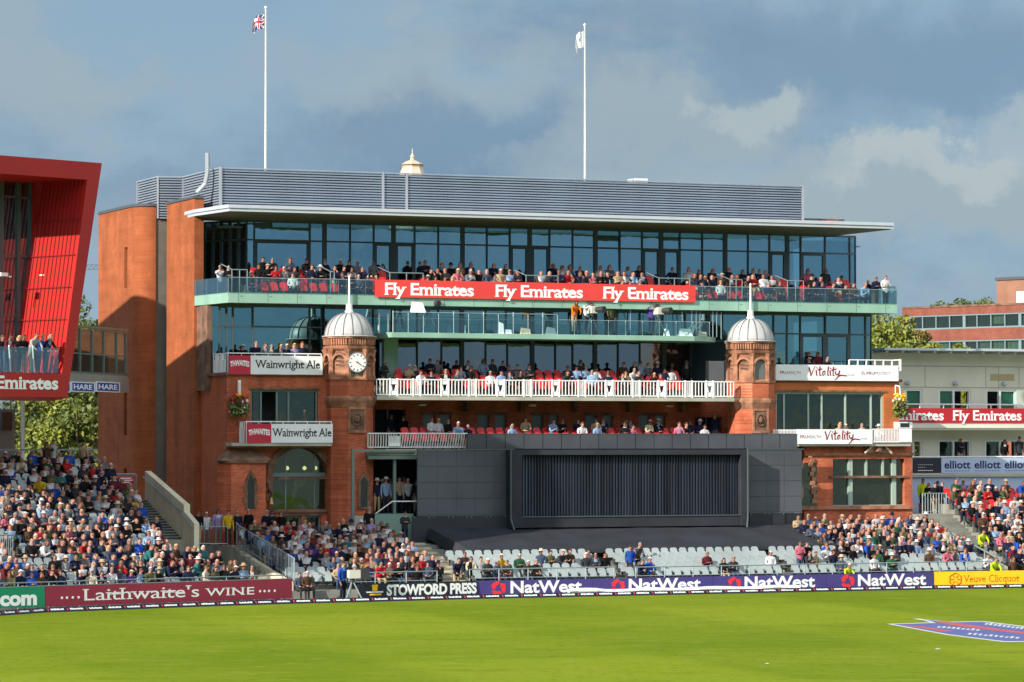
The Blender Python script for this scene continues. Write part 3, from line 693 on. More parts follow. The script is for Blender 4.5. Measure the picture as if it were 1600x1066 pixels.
    while zz < lz1:
        ww = .2 if k % 2 else .12
        for sgn, x in ((-1, lu0), (1, lu1)): mb.box(min(x, x + sgn * ww), max(x, x + sgn * ww), -1.0, -.953, zz, zz + .29)
        zz += .3; k += 1
    mb.prism([(lu0 - .15, lz1 + .02), (lu0, lz1 + .02), ((lu0 + lu1) / 2, lz1 + .33), (lu1, lz1 + .02), (lu1 + .15, lz1 + .02), ((lu0 + lu1) / 2, lz1 + .6)], -1.0, -.953); mb.build('lancet_surround', 'stone_dark', bay)
    # second lancet on the tower pier, and a brass bell on a bracket between them
    lu0, lu1 = U(552, -.2), U(562, -.2)
    lz0, lz1 = Z(557, 795, -.2), Z(557, 752, -.2)
    mb = MB(P); mb.prism([(lu0 - .15, lz0), (lu1 + .15, lz0), (lu1 + .15, lz1), ((lu0 + lu1) / 2, lz1 + .5), (lu0 - .15, lz1)], -1.36, -1.30); mb.build('lancet_surround', 'stone_dark', pav)
    mb = MB(P); mb.prism([(lu0, lz0 + .1), (lu1, lz0 + .1), (lu1, lz1), ((lu0 + lu1) / 2, lz1 + .25), (lu0, lz1)], -1.372, -1.363); mb.build('lancet_pane', 'dark_pane', pav)
    ub_ = U(424, -.5); zb_ = Z(424, 789, -.5); mb = MB(P); mb.lathe(ub_, -.5, [(.20, zb_), (.17, zb_ + .06), (.11, zb_ + .2), (.09, zb_ + .34), (.04, zb_ + .40)], 12); bell = mb.build('bell', 'brass', pav, smooth=True)
    mb = MB(P); mb.path([(ub_, -.5, zb_ + .4), (ub_, -.5, zb_ + .62), (ub_, -.01, zb_ + .7)], .035); mb.path([(ub_, -.42, zb_ + .62), (ub_ - .18, -.3, zb_ + .95), (ub_, -.02, zb_ + 1.1)], .03); mb.build('bell_bracket', 'black_band', bell)
    # right wing
    zrw = Z(1300, 597, 0); ue = U(1405, 0)
    h2 = (U(1213, 0), U(1381, 0), Z(1300, 668, 0) - .4, Z(1300, 613, 0))
    mb = MB(P); mb.wall(U(1200, 0), ue, 0, .5, ZF1 - .6, zrw, [h2]); mb.build('front_wall', 'new_brick_lifted', pav)
    opening(h2, [1224, 1262, 1283, 1320, 1360], g='glass_low')
    mb = MB(P); mb.box(ue - .5, ue, .504, 8, 2, zrw); mb.build('side_wall', 'new_brick_dimmed', pav)
    mb = MB(P); mb.box(U(1206, 0), ue + .12, -.14, .6, zrw + .003, zrw + .16); mb.build('string_course', 'stone_dark', pav)
    ug = U(1425, -.5); zg1_ = Z(1330, 694, -.5)
    h3 = (U(1301, -.5), U(1413, -.5), Z(1350, 790, -.5), Z(1350, 717, -.5))
    FR = P
    mb = MB(P); mb.wall(U(1256, -.5), ug, -.5, -.004, 2.1, zg1_, [h3]); mb.build('front_wall', 'old_brick', pav)
    mb = MB(P); mb.box(ug - .5, ug, .0, 6, 2.1, zg1_); mb.build('side_wall', 'old_brick', pav)
    a, b, c, d = h3; mb = MB(P)
    for p in (1328, 1396): u = U(p, -.35); mb.box(u - .13, u + .13, -.38, -.1, c, d)
    for p in (1353, 1379): u = U(p, -.35); mb.box(u - .06, u + .06, -.37, -.1, Z(1350, 744, -.5), d)
    mb.box(a, b, -.39, -.385, c, c + .03); wn = mb.build('window', 'pale_frame', pav)
    mb = MB(P); mb.box(a - .25, b + .2, -.56, -.2, Z(1350, 747, -.5), Z(1350, 743.5, -.5)); mb.build('string_course', 'stone_dark', pav)
    mb = MB(P); mb.box(a, b, -.27, -.25, c, d); tip(mb, c); mb.build('pane', 'glass_low', wn)
    bk = MB(P); bk.box(a - .4, b + .4, 2.4, 2.5, c - .4, d + .4); bk.build('inner_wall', 'interior_dark', pav)
    mb = MB(P); mb.box(U(1245, -.5), ug + .1, -.62, -.503, c - .2, c - .003); mb.build('sill', 'stone', pav)
    mb = MB(P); mb.box(U(1256, -.5), ug + .12, -.6, -.503, Z(1350, 712, -.5), Z(1350, 708, -.5)); mb.build('string_course', 'stone', pav)
    ux = [U(p, -.6) for p in (1349, 1370, 1391)]; zq = [Z(1370, y, -.6) for y in (708, 689)]
    mb = MB(P); mb.prism([(ux[0], zq[0]), (ux[2], zq[0]), (ux[1], zq[1])], -.72, -.603); pd = mb.build('pediment', 'stone', pav)
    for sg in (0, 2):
        mm = MB(P); mm.tube((ux[sg], -.74, zq[0]), (ux[1], -.74, zq[1] + .04), .07, 6); mm.build('raking_moulding', 'stone_pale', pd)  # paler stone imitates sunlight along the moulding edges
    mb = MB(P); mb.lathe(ux[1], -.76, [(.02, zq[0] + .05), (.22, zq[0] + .08), (.16, zq[0] + .3), (.05, zq[0] + .42)], 8); mb.build('carved_crest', 'stone_dark', pd)
    # pier stones beside the arched window that the screen half hides
    mb = MB(P); u = U(1262, -.6)
    for k in range(11): mb.box(u + .25 + .1 * (k % 2) - .02 * k, u + .55 + .12 * (k % 2) - .03 * k, -.6, -.503, c + .15 + k * .24, c + .37 + k * .24)
    mb.build('stone_quoin', 'stone', pav)
    mb = MB(P); mb.box(U(1250, -.5), U(1276, -.5), -.505, -.501, c, d - .2); mb.build('side_pane', 'glass_low', pav)
    # --- middle balcony: slab, soffit, brick back wall with small windows
    um0, um1 = U(588, -1.0), U(1146, -1.0); zr1 = Z(590, 592.5, -1.0); zs0, zs1 = Z(590, 628, -1.0), Z(590, 619.5, -1.0)
    mb = MB(P); mb.box(um0, um1, -1.0, 4.3, zs0 + .12, zs1 - .003); mb.box(um0, um1, -1.12, -1.003, zs0 + .1, zs1 + .02)
    for i in range(1, 3): mb.box(um0 + .9, U(1080, 1), .1 + i * .9, 4.3, zs1 + .3 * (i - 1), zs1 + .3 * i)
    mb.build('balcony_slab', 'concrete', pav)
    mb = MB(P); n = 108; 
    special = {(600 + 0): 1}
    pz_ = [(615, 1), (651, 0), (695, 1), (738, 0), (782, 1), (824, 0), (868, 1), (909, 0), (952, 1), (994, 0), (1034, 1), (1076, 0), (1109, 1)]
    mb.box(um0, um1, -1.06, -1.0, zr1 - .04, zr1 + .02); mb.box(um0, um1, -1.05, -1.01, zs1 + .06, zs1 + .12)
    pan = []
    for px, k in pz_:
        u = U(px, -1.03); pan.append((u - .2, u + .2))
    for i in range(n + 1):
        u = um0 + (um1 - um0) * i / n
        if any(a - .03 < u < b + .03 for a, b in pan): continue
        mb.box(u - .021, u + .021, -1.05, -1.01, zs1 + .121, zr1 - .041)
    for px, k in pz_:
        u = U(px, -1.03)
        for q in (-.2, .2): mb.box(u + q - .035, u + q + .035, -1.07, -.99, zs1 + .02, zr1 + .05)
        if k:
            mb.box(u - .16, u + .16, -1.045, -1.015, zs1 + .13, zs1 + .3); mb.box(u - .16, u + .16, -1.045, -1.015, zr1 - .25, zr1 - .05)
            mb.tube((u - .1, -1.03, zs1 + .3), (u - .15, -1.03, zr1 - .3), .05, 5); mb.tube((u + .1, -1.03, zs1 + .3), (u + .15, -1.03, zr1 - .3), .05, 5)
        else:
            for q in range(4): mb.box(u - .15 + q * .085, u - .11 + q * .085, -1.05, -1.01, zs1 + .121, zr1 - .041)
    mb.build('railing', 'rail_white', pav)
    # --- lower balcony
    wb1 = 3.0; zl_t = zs0 + .12
    hs = []
    for c0 in (670, 747, 832, 930, 1018, 1094):
        pass
    hs = [(U(a, wb1), U(b, wb1), ZF1 + .95, Z(800, 649, wb1)) for a, b in ((661, 680), (688, 705), (746, 765), (773, 792), (831, 849), (858, 873), (915, 932), (942, 958), (998, 1016), (1024, 1040))]
    hs += [(U(586, wb1), U(634, wb1), ZF1, Z(600, 640, wb1)), (U(1086, wb1), U(1128, wb1), ZF1, Z(1100, 652, wb1))]
    mb = MB(P); mb.wall(U(570, wb1), U(1150, wb1), wb1, wb1 + .4, 2.3, zl_t - .003, hs); mb.build('back_wall', 'old_brick', pav)
    for h in hs[:10]:
        mb = MB(P); mb.box(h[0], h[1], wb1 + .2, wb1 + .26, h[2], h[3]); mb.build('small_window', mat('frosted_pane', srgb(96, 122, 118), .3), pav)
        mb = MB(P); mb.box(h[0] - .1, h[1] + .1, wb1 - .06, wb1 - .003, h[3] + .003, h[3] + .16); mb.build('lintel', 'stone_dark', pav)
    for h in hs[10:]:
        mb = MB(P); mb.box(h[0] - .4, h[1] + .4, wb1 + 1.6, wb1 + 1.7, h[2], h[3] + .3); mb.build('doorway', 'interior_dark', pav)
        mb = MB(P); uu = h[0] + .42 * (h[1] - h[0]); mb.box(uu, uu + .06, wb1 + .1, wb1 + .2, h[2], h[3]); mb.build('door_frame', 'frame_grey', pav)
    for px in (727, 812, 895, 981, 1063):
        u = U(px, wb1); mb = MB(P); mb.box(u - .12, u + .12, wb1 - .5, wb1 - .003, zl_t - .55, zl_t - .01); mb.build('bracket', 'stone_dark', pav)
    for px in (658, 830, 1045):
        u = U(px, wb1); mb = MB(P); mb.box(u - .2, u + .2, wb1 - .2, wb1 - .02, zl_t - .28, zl_t - .18); mb.build('wall_lamp', 'white_paint', pav)
    mb = MB(P); mb.box(U(575, -1.5), U(1215, -1.5), -1.5, wb1 - .003, ZF1 - .3, ZF1)
    mb.box(U(640, 1), U(1085, 1), .4, wb1 - .01, ZF1 + .003, ZF1 + .28); mb.box(U(640, 1), U(1085, 1), 1.4, wb1 - .01, ZF1 + .283, ZF1 + .5); mb.build('balcony_slab', 'concrete', pav)
    mb = MB(P); mb.box(U(573, -1.6), U(650, -1.6), -1.7, -1.503, ZF1 - .16, ZF1 - .06); mb.box(U(575, -1.6), U(653, -1.6), -1.62, -.6, ZF1 - .5, ZF1 - .32); mb.build('balcony_edge', 'frame_grey', pav)
    # leaning white palings on the lower balcony
    zp0, zp1 = Z(640, 699, -1.6), Z(640, 677.5, -1.6); a, b = U(577, -1.6), U(729, -1.6); mb = MB(P); n = 38
    for i in range(n + 1):
        u = a + (b - a) * i / n; mb.hexa([(u - .025, -1.42, zp0), (u + .025, -1.42, zp0), (u + .025, -1.38, zp0), (u - .025, -1.38, zp0), (u - .025 - .10 * (i < 12), -1.72, zp1), (u + .025 - .10 * (i < 12), -1.72, zp1), (u + .025 - .10 * (i < 12), -1.68, zp1), (u - .025 - .10 * (i < 12), -1.68, zp1)])
    mb.tube((a - .1, -1.72, zp1), (b, -1.72, zp1), .03); mb.tube((a, -1.4, zp0), (b, -1.4, zp0), .03)
    mb.box(U(609, -1.6), U(627, -1.6), -1.5, -1.45, zp0 + .05, zp1 - .12); mb.build('railing', 'rail_white', pav)
    # --- ground floor behind the screen: dark doorway, post, glass step front
    mb = MB(P); mb.box(U(585, 2.9), U(655, 2.9), 2.96, 2.99, 2.5, ZF1 - .5); mb.build('doorway', 'interior_dark', pav)
    mb = MB(P); u = U(616, -1.3); mb.box(u - .07, u + .07, -1.4, -1.26, 2.4, ZF1 - .31); mb.box(U(549, -1.3), U(655, -1.3), -1.39, -1.27, ZF1 - .3, ZF1 - .2) if 0 else None; mb.build('post', 'frame_grey', pav)
    mb = MB(P); mb.box(U(548, -1.9), U(552, -1.9), -2.1, -2.0, 2.3, Z(550, 706, -1.9)); mb.box(U(548, -1.9), U(600, -1.9), -2.1, -2.0, Z(550, 706, -1.9) + .003, Z(550, 704, -1.9) + .06); mb.build('porch_frame', 'frame_grey', pav)
    zpl = Z(620, 803, -1.9); mb = MB(P); mb.box(U(585, -1.9), U(646, -1.9), -1.95, 2.9, 2.25, zpl); mb.build('raised_step', mat('glass_green_wall', srgb(112, 140, 130), .35), pav)
    mb = MB(P); a, b = U(586, -1.9), U(652, -1.9); mb.path([(a, -2.0, zpl + .02), (U(612, -1.9), -2.0, zpl + .62), (b, -2.0, zpl + .62)], .03)
    mb.tube((b, -2.0, zpl), (b, -2.0, zpl + .62), .03); mb.build('handrail', 'rail_white', pav)
    mb = MB(P); mb.box(U(552, -2.0), U(585, -2.0) - .01, -2.05, -1.0, 2.25, zpl - .1); mb.build('retaining_wall', 'concrete', pav)
    return zlw, zrw
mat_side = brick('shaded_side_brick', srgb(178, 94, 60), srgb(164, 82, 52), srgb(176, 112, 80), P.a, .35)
ZLW, ZRW = build_pavilion()

# ------------------------------------------------------------------ domed turrets
def turret(px, clock, label):
    w = -.15; u = U(px, w); r = 1.22
    z = lambda py: Z(545.5, py, w - .5)
    t = thing('domed_turret', label, 'turret', Vector(P.pt(u, w, 2.2)))
    mb = MB(P); mb.lathe(u, w, [(r * 1.0, 2.2), (r * 1.0, z(691))], 8); mb.build('pier', 'old_brick', t)
    mb = MB(P); mb.lathe(u, w, [(r * .99, z(690.9)), (r * .99, z(637))], 8); mb.build('lower_drum', 'old_brick', t)
    mb = MB(P); mb.lathe(u, w, [(r * 1.0, z(636.8)), (r * 1.06, z(631)), (r * 1.12, z(626)), (r * 1.12, z(622)), (r * 1.06, z(619))], 8)
    mb.build('stone_band', 'stone', t)
    mb = MB(P); mb.lathe(u, w, [(r * 1.03, z(618.8)), (r * 1.03, z(594))], 8); mb.build('upper_drum', 'old_brick', t)
    mb = MB(P); mb.lathe(u, w, [(r * 1.08, z(593.8)), (r * 1.08, z(591)), (r * .93, z(589)), (r * .93, z(549)), (r * 1.06, z(545)), (r * 1.1, z(541.5)), (r * 1.0, z(541)), (r * 1.0, z(531)), (r * 1.12, z(529)), (r * 1.12, z(526.6))], 8)
    st = mb.build('carved_stage', 'stone', t)
    for k in range(8):                                    # corner pilasters, each with a capital
        th = math.pi / 8 + k * math.pi / 4; cu, cw = u + r * .98 * math.cos(th), w + r * .98 * math.sin(th)
        if cw > w + .8: continue
        m_ = MB(P); m_.lathe(cu, cw, [(.14, z(591)), (.14, z(588)), (.105, z(587)), (.105, z(566)), (.15, z(564)), (.15, z(561)), (.11, z(560)), (.12, z(552)), (.2, z(546))], 6); m_.build('pilaster', 'stone', st)
    ap = r * .93 * math.cos(math.pi / 8)                  # arches and carving on the visible faces
    for k in range(8):
        th = -math.pi / 2 + k * math.pi / 4; nx, nw = math.cos(th), math.sin(th)
        if nw > .1: continue
        fx = lambda x, d, zz: (u + nx * (ap + d) - nw * x, w + nw * (ap + d) + nx * x, zz)
        m_ = MB(P); zs, ro, ri = z(566), .46, .34; pts = []
        for j in range(13):
            a = math.pi * j / 12; pts.append((math.cos(a), math.sin(a)))
        for (c0, s0), (c1, s1) in zip(pts, pts[1:]):
            m_._add([fx(-ri * c0, .0, zs + ri * s0), fx(-ri * c1, .0, zs + ri * s1), fx(-ri * c1, .16, zs + ri * s1), fx(-ri * c0, .16, zs + ri * s0), fx(-ro * c0, 0, zs + ro * s0), fx(-ro * c1, 0, zs + ro * s1), fx(-ro * c1, .13, zs + ro * s1), fx(-ro * c0, .13, zs + ro * s0)],
                    [(3, 2, 1, 0), (4, 5, 6, 7), (0, 1, 5, 4), (2, 3, 7, 6)])
        for sg in (-1, 1):
            a, b = sorted((sg * ri, sg * ro)); m_._add([fx(a, 0, z(589)), fx(b, 0, z(589)), fx(b, .13, z(589)), fx(a, .13, z(589)), fx(a, 0, zs), fx(b, 0, zs), fx(b, .13, zs), fx(a, .13, zs)], [(4, 5, 6, 7), (0, 1, 5, 4), (1, 2, 6, 5), (2, 3, 7, 6), (3, 0, 4, 7)])
        m_.build('arch', 'stone', st)
        m_ = MB(P); zz = z(589) + .03
        prof = [(-ri + .02, zz), (ri - .02, zz)] + [((ri - .02) * math.cos(math.pi * j / 10), zs + (ri - .02) * math.sin(math.pi * j / 10)) for j in range(11)]
        m_.poly([fx(x, .012, q) for x, q in prof])
        if k == 0: m_.build('niche', mat('niche_grey', srgb(96, 102, 100), .5), st)
        else: m_.build('niche', 'stone', st)
        if k != 0:
            m_ = MB(P)
            for j in range(4): m_._add([fx(-.22 + .02 * j, .02, z(572 - j * 6)), fx(.2, .02, z(574 - j * 6)), fx(.22, .07, z(570 - j * 6)), fx(-.2, .09, z(569 - j * 6))], [(0, 1, 2, 3)])
            m_.build('carving', 'stone_dark', st)
        m_ = MB(P); hw = ap * 1.08 * math.tan(math.pi / 8)       # dentils below the dome
        d0 = r * 1.0 * math.cos(math.pi / 8) - ap
        for j in range(7):
            x = -hw + hw * 2 * (j + .25) / 7; m_._add([fx(x, d0, z(539.5)), fx(x + .08, d0, z(539.5)), fx(x + .08, d0 + .1, z(539)), fx(x, d0 + .1, z(539)), fx(x, d0, z(530)), fx(x + .08, d0, z(530)), fx(x + .08, d0 + .12, z(530)), fx(x, d0 + .12, z(530))], [(0, 3, 2, 1), (4, 5, 6, 7), (0, 1, 5, 4), (1, 2, 6, 5), (2, 3, 7, 6), (3, 0, 4, 7)])
        m_.build('dentil', 'stone', st)
    # carved panel on the lower drum
    ap2 = r * .99 * math.cos(math.pi / 8); m_ = MB(P); a, b = u - .36, u + .36; z0, z1 = z(672), z(640)
    m_.box(a - .14, b + .14, w - ap2 - .1, w - ap2 - .003, z0 - .14, z0); m_.box(a - .1, a, w - ap2 - .07, w - ap2 - .003, z0 + .003, z1); m_.box(b, b + .1, w - ap2 - .07, w - ap2 - .003, z0 + .003, z1); m_.box(a - .1, b + .1, w - ap2 - .08, w - ap2 - .003, z1 + .003, z1 + .12)
    fr_ = m_.build('panel_frame', 'stone', t)
    m_ = MB(P); m_.box(a + .005, b - .005, w - ap2 - .04, w - ap2 - .004, z0 + .005, z1 - .003); cz = (z0 + z1) / 2 + .02
    for j in range(14):
        th = 2 * math.pi * j / 14; m_.tube((u + .24 * math.cos(th), w - ap2 - .06, cz + .3 * math.sin(th)), (u + .24 * math.cos(th + .4), w - ap2 - .07, cz + .3 * math.sin(th + .4)), .05, 5)
    m_.lathe(u, w - ap2 - .05, [(.02, cz - .2), (.14, cz - .1), (.15, cz + .08), (.05, cz + .2)], 6); m_.build('carved_panel', 'stone_dark', fr_)
    # dome: white metal gores with dark rolls
    zb, zt = z(526.4), z(488); H = zt - zb; prof = []
    for j in range(11):
        a = math.pi / 2 * j / 10; prof.append((r * 1.0 * (math.cos(a) ** .92) + .02, zb + H * math.sin(a)))
    m_ = MB(P); m_.lathe(u, w, [(r * 1.13, zb), (r * 1.13, zb + .05), (r * 1.02, zb + .06)], 32, 0); m_.lathe(u, w, prof, 32, 0); dm = m_.build('dome', 'dome_white', t, smooth=True)
    for k in range(16):
        th = 2 * math.pi * (k + .5) / 16; m_ = MB(P)
        for (r0, z0), (r1, z1) in zip(prof, prof[1:]): m_.tube((u + (r0 + .012) * math.cos(th), w + (r0 + .012) * math.sin(th), z0), (u + (r1 + .012) * math.cos(th), w + (r1 + .012) * math.sin(th), z1), .026, 5)
        m_.build('dome_seam', 'dome_seam', dm)
    m_ = MB(P); m_.lathe(u, w, [(.24, z(490)), (.22, z(486)), (.17, z(484)), (.16, z(475)), (.05, z(474))], 10); m_.lathe(u, w, [(.055, z(474)), (.045, z(433)), (.08, z(432)), (.0, z(429))], 8); m_.build('finial', 'white_paint', t)
    if clock:
        cz = z(567); wf = w - ap - .14; R_ = .46
        def disc(r0, w0, w1, mm, name, par, n=28):
            q = MB(P); q.prism([(u + .0 + r0 * math.cos(2 * math.pi * j / n), cz + r0 * math.sin(2 * math.pi * j / n)) for j in range(n)], w0, w1); return q.build(name, mm, par)
        cf = disc(R_ + .05, wf - .04, wf + .13, 'grey_ink', 'clock_face', t); disc(R_, wf - .06, wf - .043, 'white_paint', 'dial', cf)
        m_ = MB(P)
        for k in range(12):
            a = 2 * math.pi * k / 12; x, q = math.sin(a), math.cos(a); n2 = (q, -x); hw = .022
            p = [(u + x * .34 + n2[0] * hw, cz + q * .34 + n2[1] * hw), (u + x * .34 - n2[0] * hw, cz + q * .34 - n2[1] * hw), (u + x * .43 - n2[0] * hw, cz + q * .43 - n2[1] * hw), (u + x * .43 + n2[0] * hw, cz + q * .43 + n2[1] * hw)]
            m_.prism(p, wf - .068, wf - .062)
        m_.build('numeral', 'black_ink', cf)
        for a, ln, hw in ((R(126), .40, .022), (R(121), .27, .032)):
            x, q = math.sin(a), math.cos(a); m_ = MB(P); m_.prism([(u - x * .08 + q * hw, cz - q * .08 - x * hw), (u - x * .08 - q * hw, cz - q * .08 + x * hw), (u + x * ln, cz + q * ln)], wf - .085, wf - .075 + .003 * (ln > .3)); m_.build('clock_hand', 'black_ink', cf)
    return t
turret(545.5, True, 'octagonal brick turret with a white ribbed dome and a round clock face')
turret(1173, False, 'octagonal brick turret with a white ribbed dome and an empty niche instead of a clock')
# ------------------------------------------------------------------ flagpoles, cupola
def pole(px, ytop, w, label):
    u = U(px, w); zb, zt = Z(px, 285, w) - 1.2, Z(px, ytop, w); t = thing('flagpole', label, 'flagpole', Vector(P.pt(u, w, zb)))
    mb = MB(P); mb.tube((u, w, zb), (u, w, zt), .075, 10, .04); mb.build('pole', 'white_paint', t)
    mb = MB(P); mb.lathe(u, w, [(.02, zt - .01), (.08, zt + .04), (.08, zt + .1), (.02, zt + .15)], 8); mb.build('finial', 'white_paint', t)
    mb = MB(P); mb.tube((u - .09, w - .05, zb + .4), (u - .06, w - .05, zt - .1), .008, 4); mb.build('halyard', 'rail', t)
    return u, w, zt
u, w, zt = pole(414, 14, 4.5, 'tall white flagpole on the roof flying the small union flag')
def flag(name, label, u, w, zt, ww, hh, mats, paint):
    """A flag drooping in folds beside its pole; PAINT picks the colour of each cell."""
    mb = MB(P); n, m_ = 22, 14
    def q(i, j):
        x, y = i / n, j / m_; return (u - .08 - ww * x * (.75 + .15 * math.sin(3 * y)), w - .05 + .10 * math.sin(9 * x + 2 * y) * x + .05, zt - .25 - hh * y - .38 * x * x - .06 * math.sin(7 * x))
    for i in range(n):
        for j in range(m_): mb.poly([q(i, j), q(i + 1, j), q(i + 1, j + 1), q(i, j + 1)], paint((i + .5) / n, (j + .5) / m_))
    o = mb.build(name, mats); tag(o, label, 'flag'); return o
def union(x, y):
    if abs(x - .5) < .05 or abs(y - .5) < .08: return 1
    if abs(x - .5) < .09 or abs(y - .5) < .15: return 2
    d = min(abs(y - x), abs(y - (1 - x)))
    return 1 if d < .03 else 2 if d < .10 else 0
flag('flag', 'red white and blue union flag drooping from the taller roof flagpole', u, w, zt, .75, .72, ['flag_blue', 'flag_red', 'white_sign'], union)
u, w, zt = pole(914, 41, 4.5, 'white roof flagpole flying a small plain white flag')
flag('flag', 'small white flag hanging from the second roof flagpole', u, w, zt, .55, .85, ['white_sign', 'grey_ink'], lambda x, y: 1 if (x - .5) ** 2 + (y - .5) ** 2 < .012 else 0)

wc = 60.0; u = U(644, wc); zc = lambda py: Z(644, py, wc); k = 238 / 5300
t = thing('stone_cupola', 'pale stone cupola with a spike showing above the louvred roof', 'cupola', Vector(P.pt(u, wc, 0)))
mb = MB(P); mb.lathe(u, wc, [(1.6, 0), (1.6, zc(300))], 8); mb.build('tower', 'stone_pale', t)
mb = MB(P); mb.lathe(u, wc, [(.98, zc(300)), (.95, zc(275)), (.72, zc(263)), (.70, zc(261)), (.74, zc(260)), (.76, zc(257)), (.5, zc(253)), (.16, zc(250)), (.12, zc(247)), (.17, zc(245)), (.03, zc(240)), (.02, zc(232))], 8); mb.build('lantern', 'stone_pale', t)
mb = MB(P); mb.lathe(u, wc, [(.77, zc(259)), (.79, zc(258)), (.77, zc(257.4))], 8); mb.build('lantern_band', 'stone_dark', t)

# ------------------------------------------------------------------ advertising boards and banners
def hexlogo(mb, cx, cz, r, w):
    """Three blunt arrows chasing each other round a hexagon."""
    for k in range(3):
        a0 = R(200 + 120 * k); q = lambda r_, d: (cx + r * r_ * math.cos(a0 + R(d)), w, cz + r * r_ * .92 * math.sin(a0 + R(d)))
        for d in range(0, 70, 14): mb.poly([q(.95, d), q(.95, d + 14), q(.42, d + 14), q(.42 if d else .60, d)])
        mb.poly([q(1.12, 70), q(.74, 112), q(.25, 70)])
def board(name, label, fr, u0, u1, w, z0, z1, m, cat='advertising board', th=.06, slant=0.0, legs=False, group=None):
    base = Vector(fr.pt((u0 + u1) / 2, w, min(z0, 0) if z0 < 1.5 else z0)); t = thing(name, label, cat, base, group)
    mb = MB(fr); mb.prism([(u0, z0), (u1 + slant, z0), (u1, z1), (u0, z1)] if slant else [(u0, z0), (u1, z0), (u1, z1), (u0, z1)], w, w + th); mb.build('panel', m, t)
    if legs:
        n = max(2, int((u1 - u0) / 1.45))
        for i in range(n):
            x = u0 + (u1 - u0) * (i + .5) / n; q = MB(fr); q.box(x - .025, x + .025, w + th + .005, w + th + .06, 0, z1); q.tube((x, w + th + .06, .7), (x, w + th + .6, 0), .02, 5); q.build('leg', 'rail', t)
        q = MB(fr); q.box(u0, u1, w - .004, w + th + .004, z1 + .003, z1 + .03); q.build('top_strip', 'rail', t)
    return t
# long boards along the boundary
FB = between(bpt(72, 146.6), bpt(457, 154.6)); LB = math.hypot(bpt(457, 154.6)[0] - bpt(72, 146.6)[0], bpt(457, 154.6)[1] - bpt(72, 146.6)[1])
xb = lambda px: FB.U(px, 0)
t = board('advertising_board', 'green boundary board ending in the white letters com', FB, xb(-70), xb(71.5), 0, .22, 1.10, 'green_board', legs=True)
lettering(FB, 'com', xb(1), xb(59), -.004, .34, .77, 'white_ink', t, bold=.045, low=True)
t = board('advertising_board', 'long burgundy boundary board with white wine lettering and dots', FB, xb(72.5), xb(457), 0, .22, 1.10, 'burgundy', legs=True)
lettering(FB, "Laithwaite's", xb(133), xb(312), -.004, .43, .92, 'white_ink', t, bold=.004, serif=.07)
lettering(FB, "WINE", xb(323), xb(398), -.004, .45, .78, 'white_ink', t, bold=.01, serif=.06, space=1.12)
for px in (98, 106, 115, 124, 407, 414, 421, 430):
    u = xb(px); mb = MB(FB); mb.prism([(u + .06 * math.cos(2 * math.pi * k / 10), .58 + .06 * math.sin(2 * math.pi * k / 10)) for k in range(10)], -.006, -.002); mb.build('dot', 'white_ink', t)
def seg_frame(i): a, b = BLINE[i], BLINE[i + 1]; return between(bpt(*a), bpt(*b))
FS = between(bpt(562, 156.3), bpt(750, 159.6)); xs_ = lambda px: FS.U(px, 0)
t = board('advertising_board', 'dark navy cider board with white capitals beside a gold barrel', FS, xs_(561), xs_(744), 0, .03, .80, 'navy_board', slant=.2)
lettering(FS, 'STOWFORD PRESS', xs_(604.5), xs_(745), -.004, .24, .69, 'white_ink', t, bold=.045, space=.95)
mb = MB(FS); mb.box(xs_(582), xs_(590), -.006, -.002, .46, .68); mb.prism([(xs_(580.5), .66), (xs_(591.5), .66), (xs_(590), .74), (xs_(582), .74)], -.006, -.002); mb.build('emblem', 'yellow_board', t)
mb = MB(FS); mb.box(xs_(573), xs_(599), -.006, -.002, .37, .43); mb.build('emblem_band', 'white_ink', t)
mb = MB(FS); mb.box(xs_(578), xs_(596), -.006, -.002, .25, .32); mb.build('emblem_foot', 'yellow_board', t)
FN = between(bpt(747, 159.6), bpt(1458, 170.0)); xn = lambda px: FN.U(px, 0)
NL = [(745.5, 925, 765, 792.5, 797.6, 909), (925.5, 1112, 952.6, 978, 982, 1094.5), (1112.5, 1290, 1134.6, 1159, 1162.8, 1272.7), (1290.5, 1457, 1311, 1336, 1339.6, 1446)]
where = ['adjoining the navy cider board', 'second from the navy cider board', 'third from the navy cider board', 'adjoining the yellow champagne board']
for i, (a, b, l0, l1, t0, t1) in enumerate(NL):
    t = board('advertising_board', 'purple bank board with a red arrow emblem, ' + where[i], FN, xn(a), xn(b), 0, .03, .80, 'purple_board', group='purple bank boards', slant=.12 if i == 3 else 0)
    mb = MB(FN); hexlogo(mb, (xn(l0) + xn(l1)) / 2, .42, (xn(l1) - xn(l0)) * .44, -.006); mb.build('emblem', 'logo_red', t)
    lettering(FN, 'NatWest', xn(t0), xn(t1), -.004, .20, .735, 'white_ink', t, bold=.028)
FY = between(bpt(1458, 170.0), bpt(1640, 172.2)); xy = lambda px: FY.U(px, 0)
t = board('advertising_board', 'bright yellow champagne board at the end of the boundary line', FY, xy(1459), xy(1665), 0, .03, .82, 'yellow_board')
lettering(FY, 'Veuve Clicquot', xy(1505), xy(1591), -.004, .27, .62, 'brown_ink', t, bold=-.004, serif=.05)
mb = MB(FY); cx = xy(1491.5); hx = [(cx + .36 * math.cos(R(30 + 60 * k)), .42 + .33 * math.sin(R(30 + 60 * k))) for k in range(7)]
for (a, b), (c, d) in zip(hx, hx[1:]): mb.tube((a, -.012, b), (c, -.012, d), .02, 4)
for k in range(6): mb.tube((cx + .1 * math.cos(k), -.012, .42 + .1 * math.sin(k)), (cx + .25 * math.cos(R(60 * k)), -.012, .42 + .22 * math.sin(R(60 * k))), .02, 4)
mb.build('emblem', 'brown_ink', t)
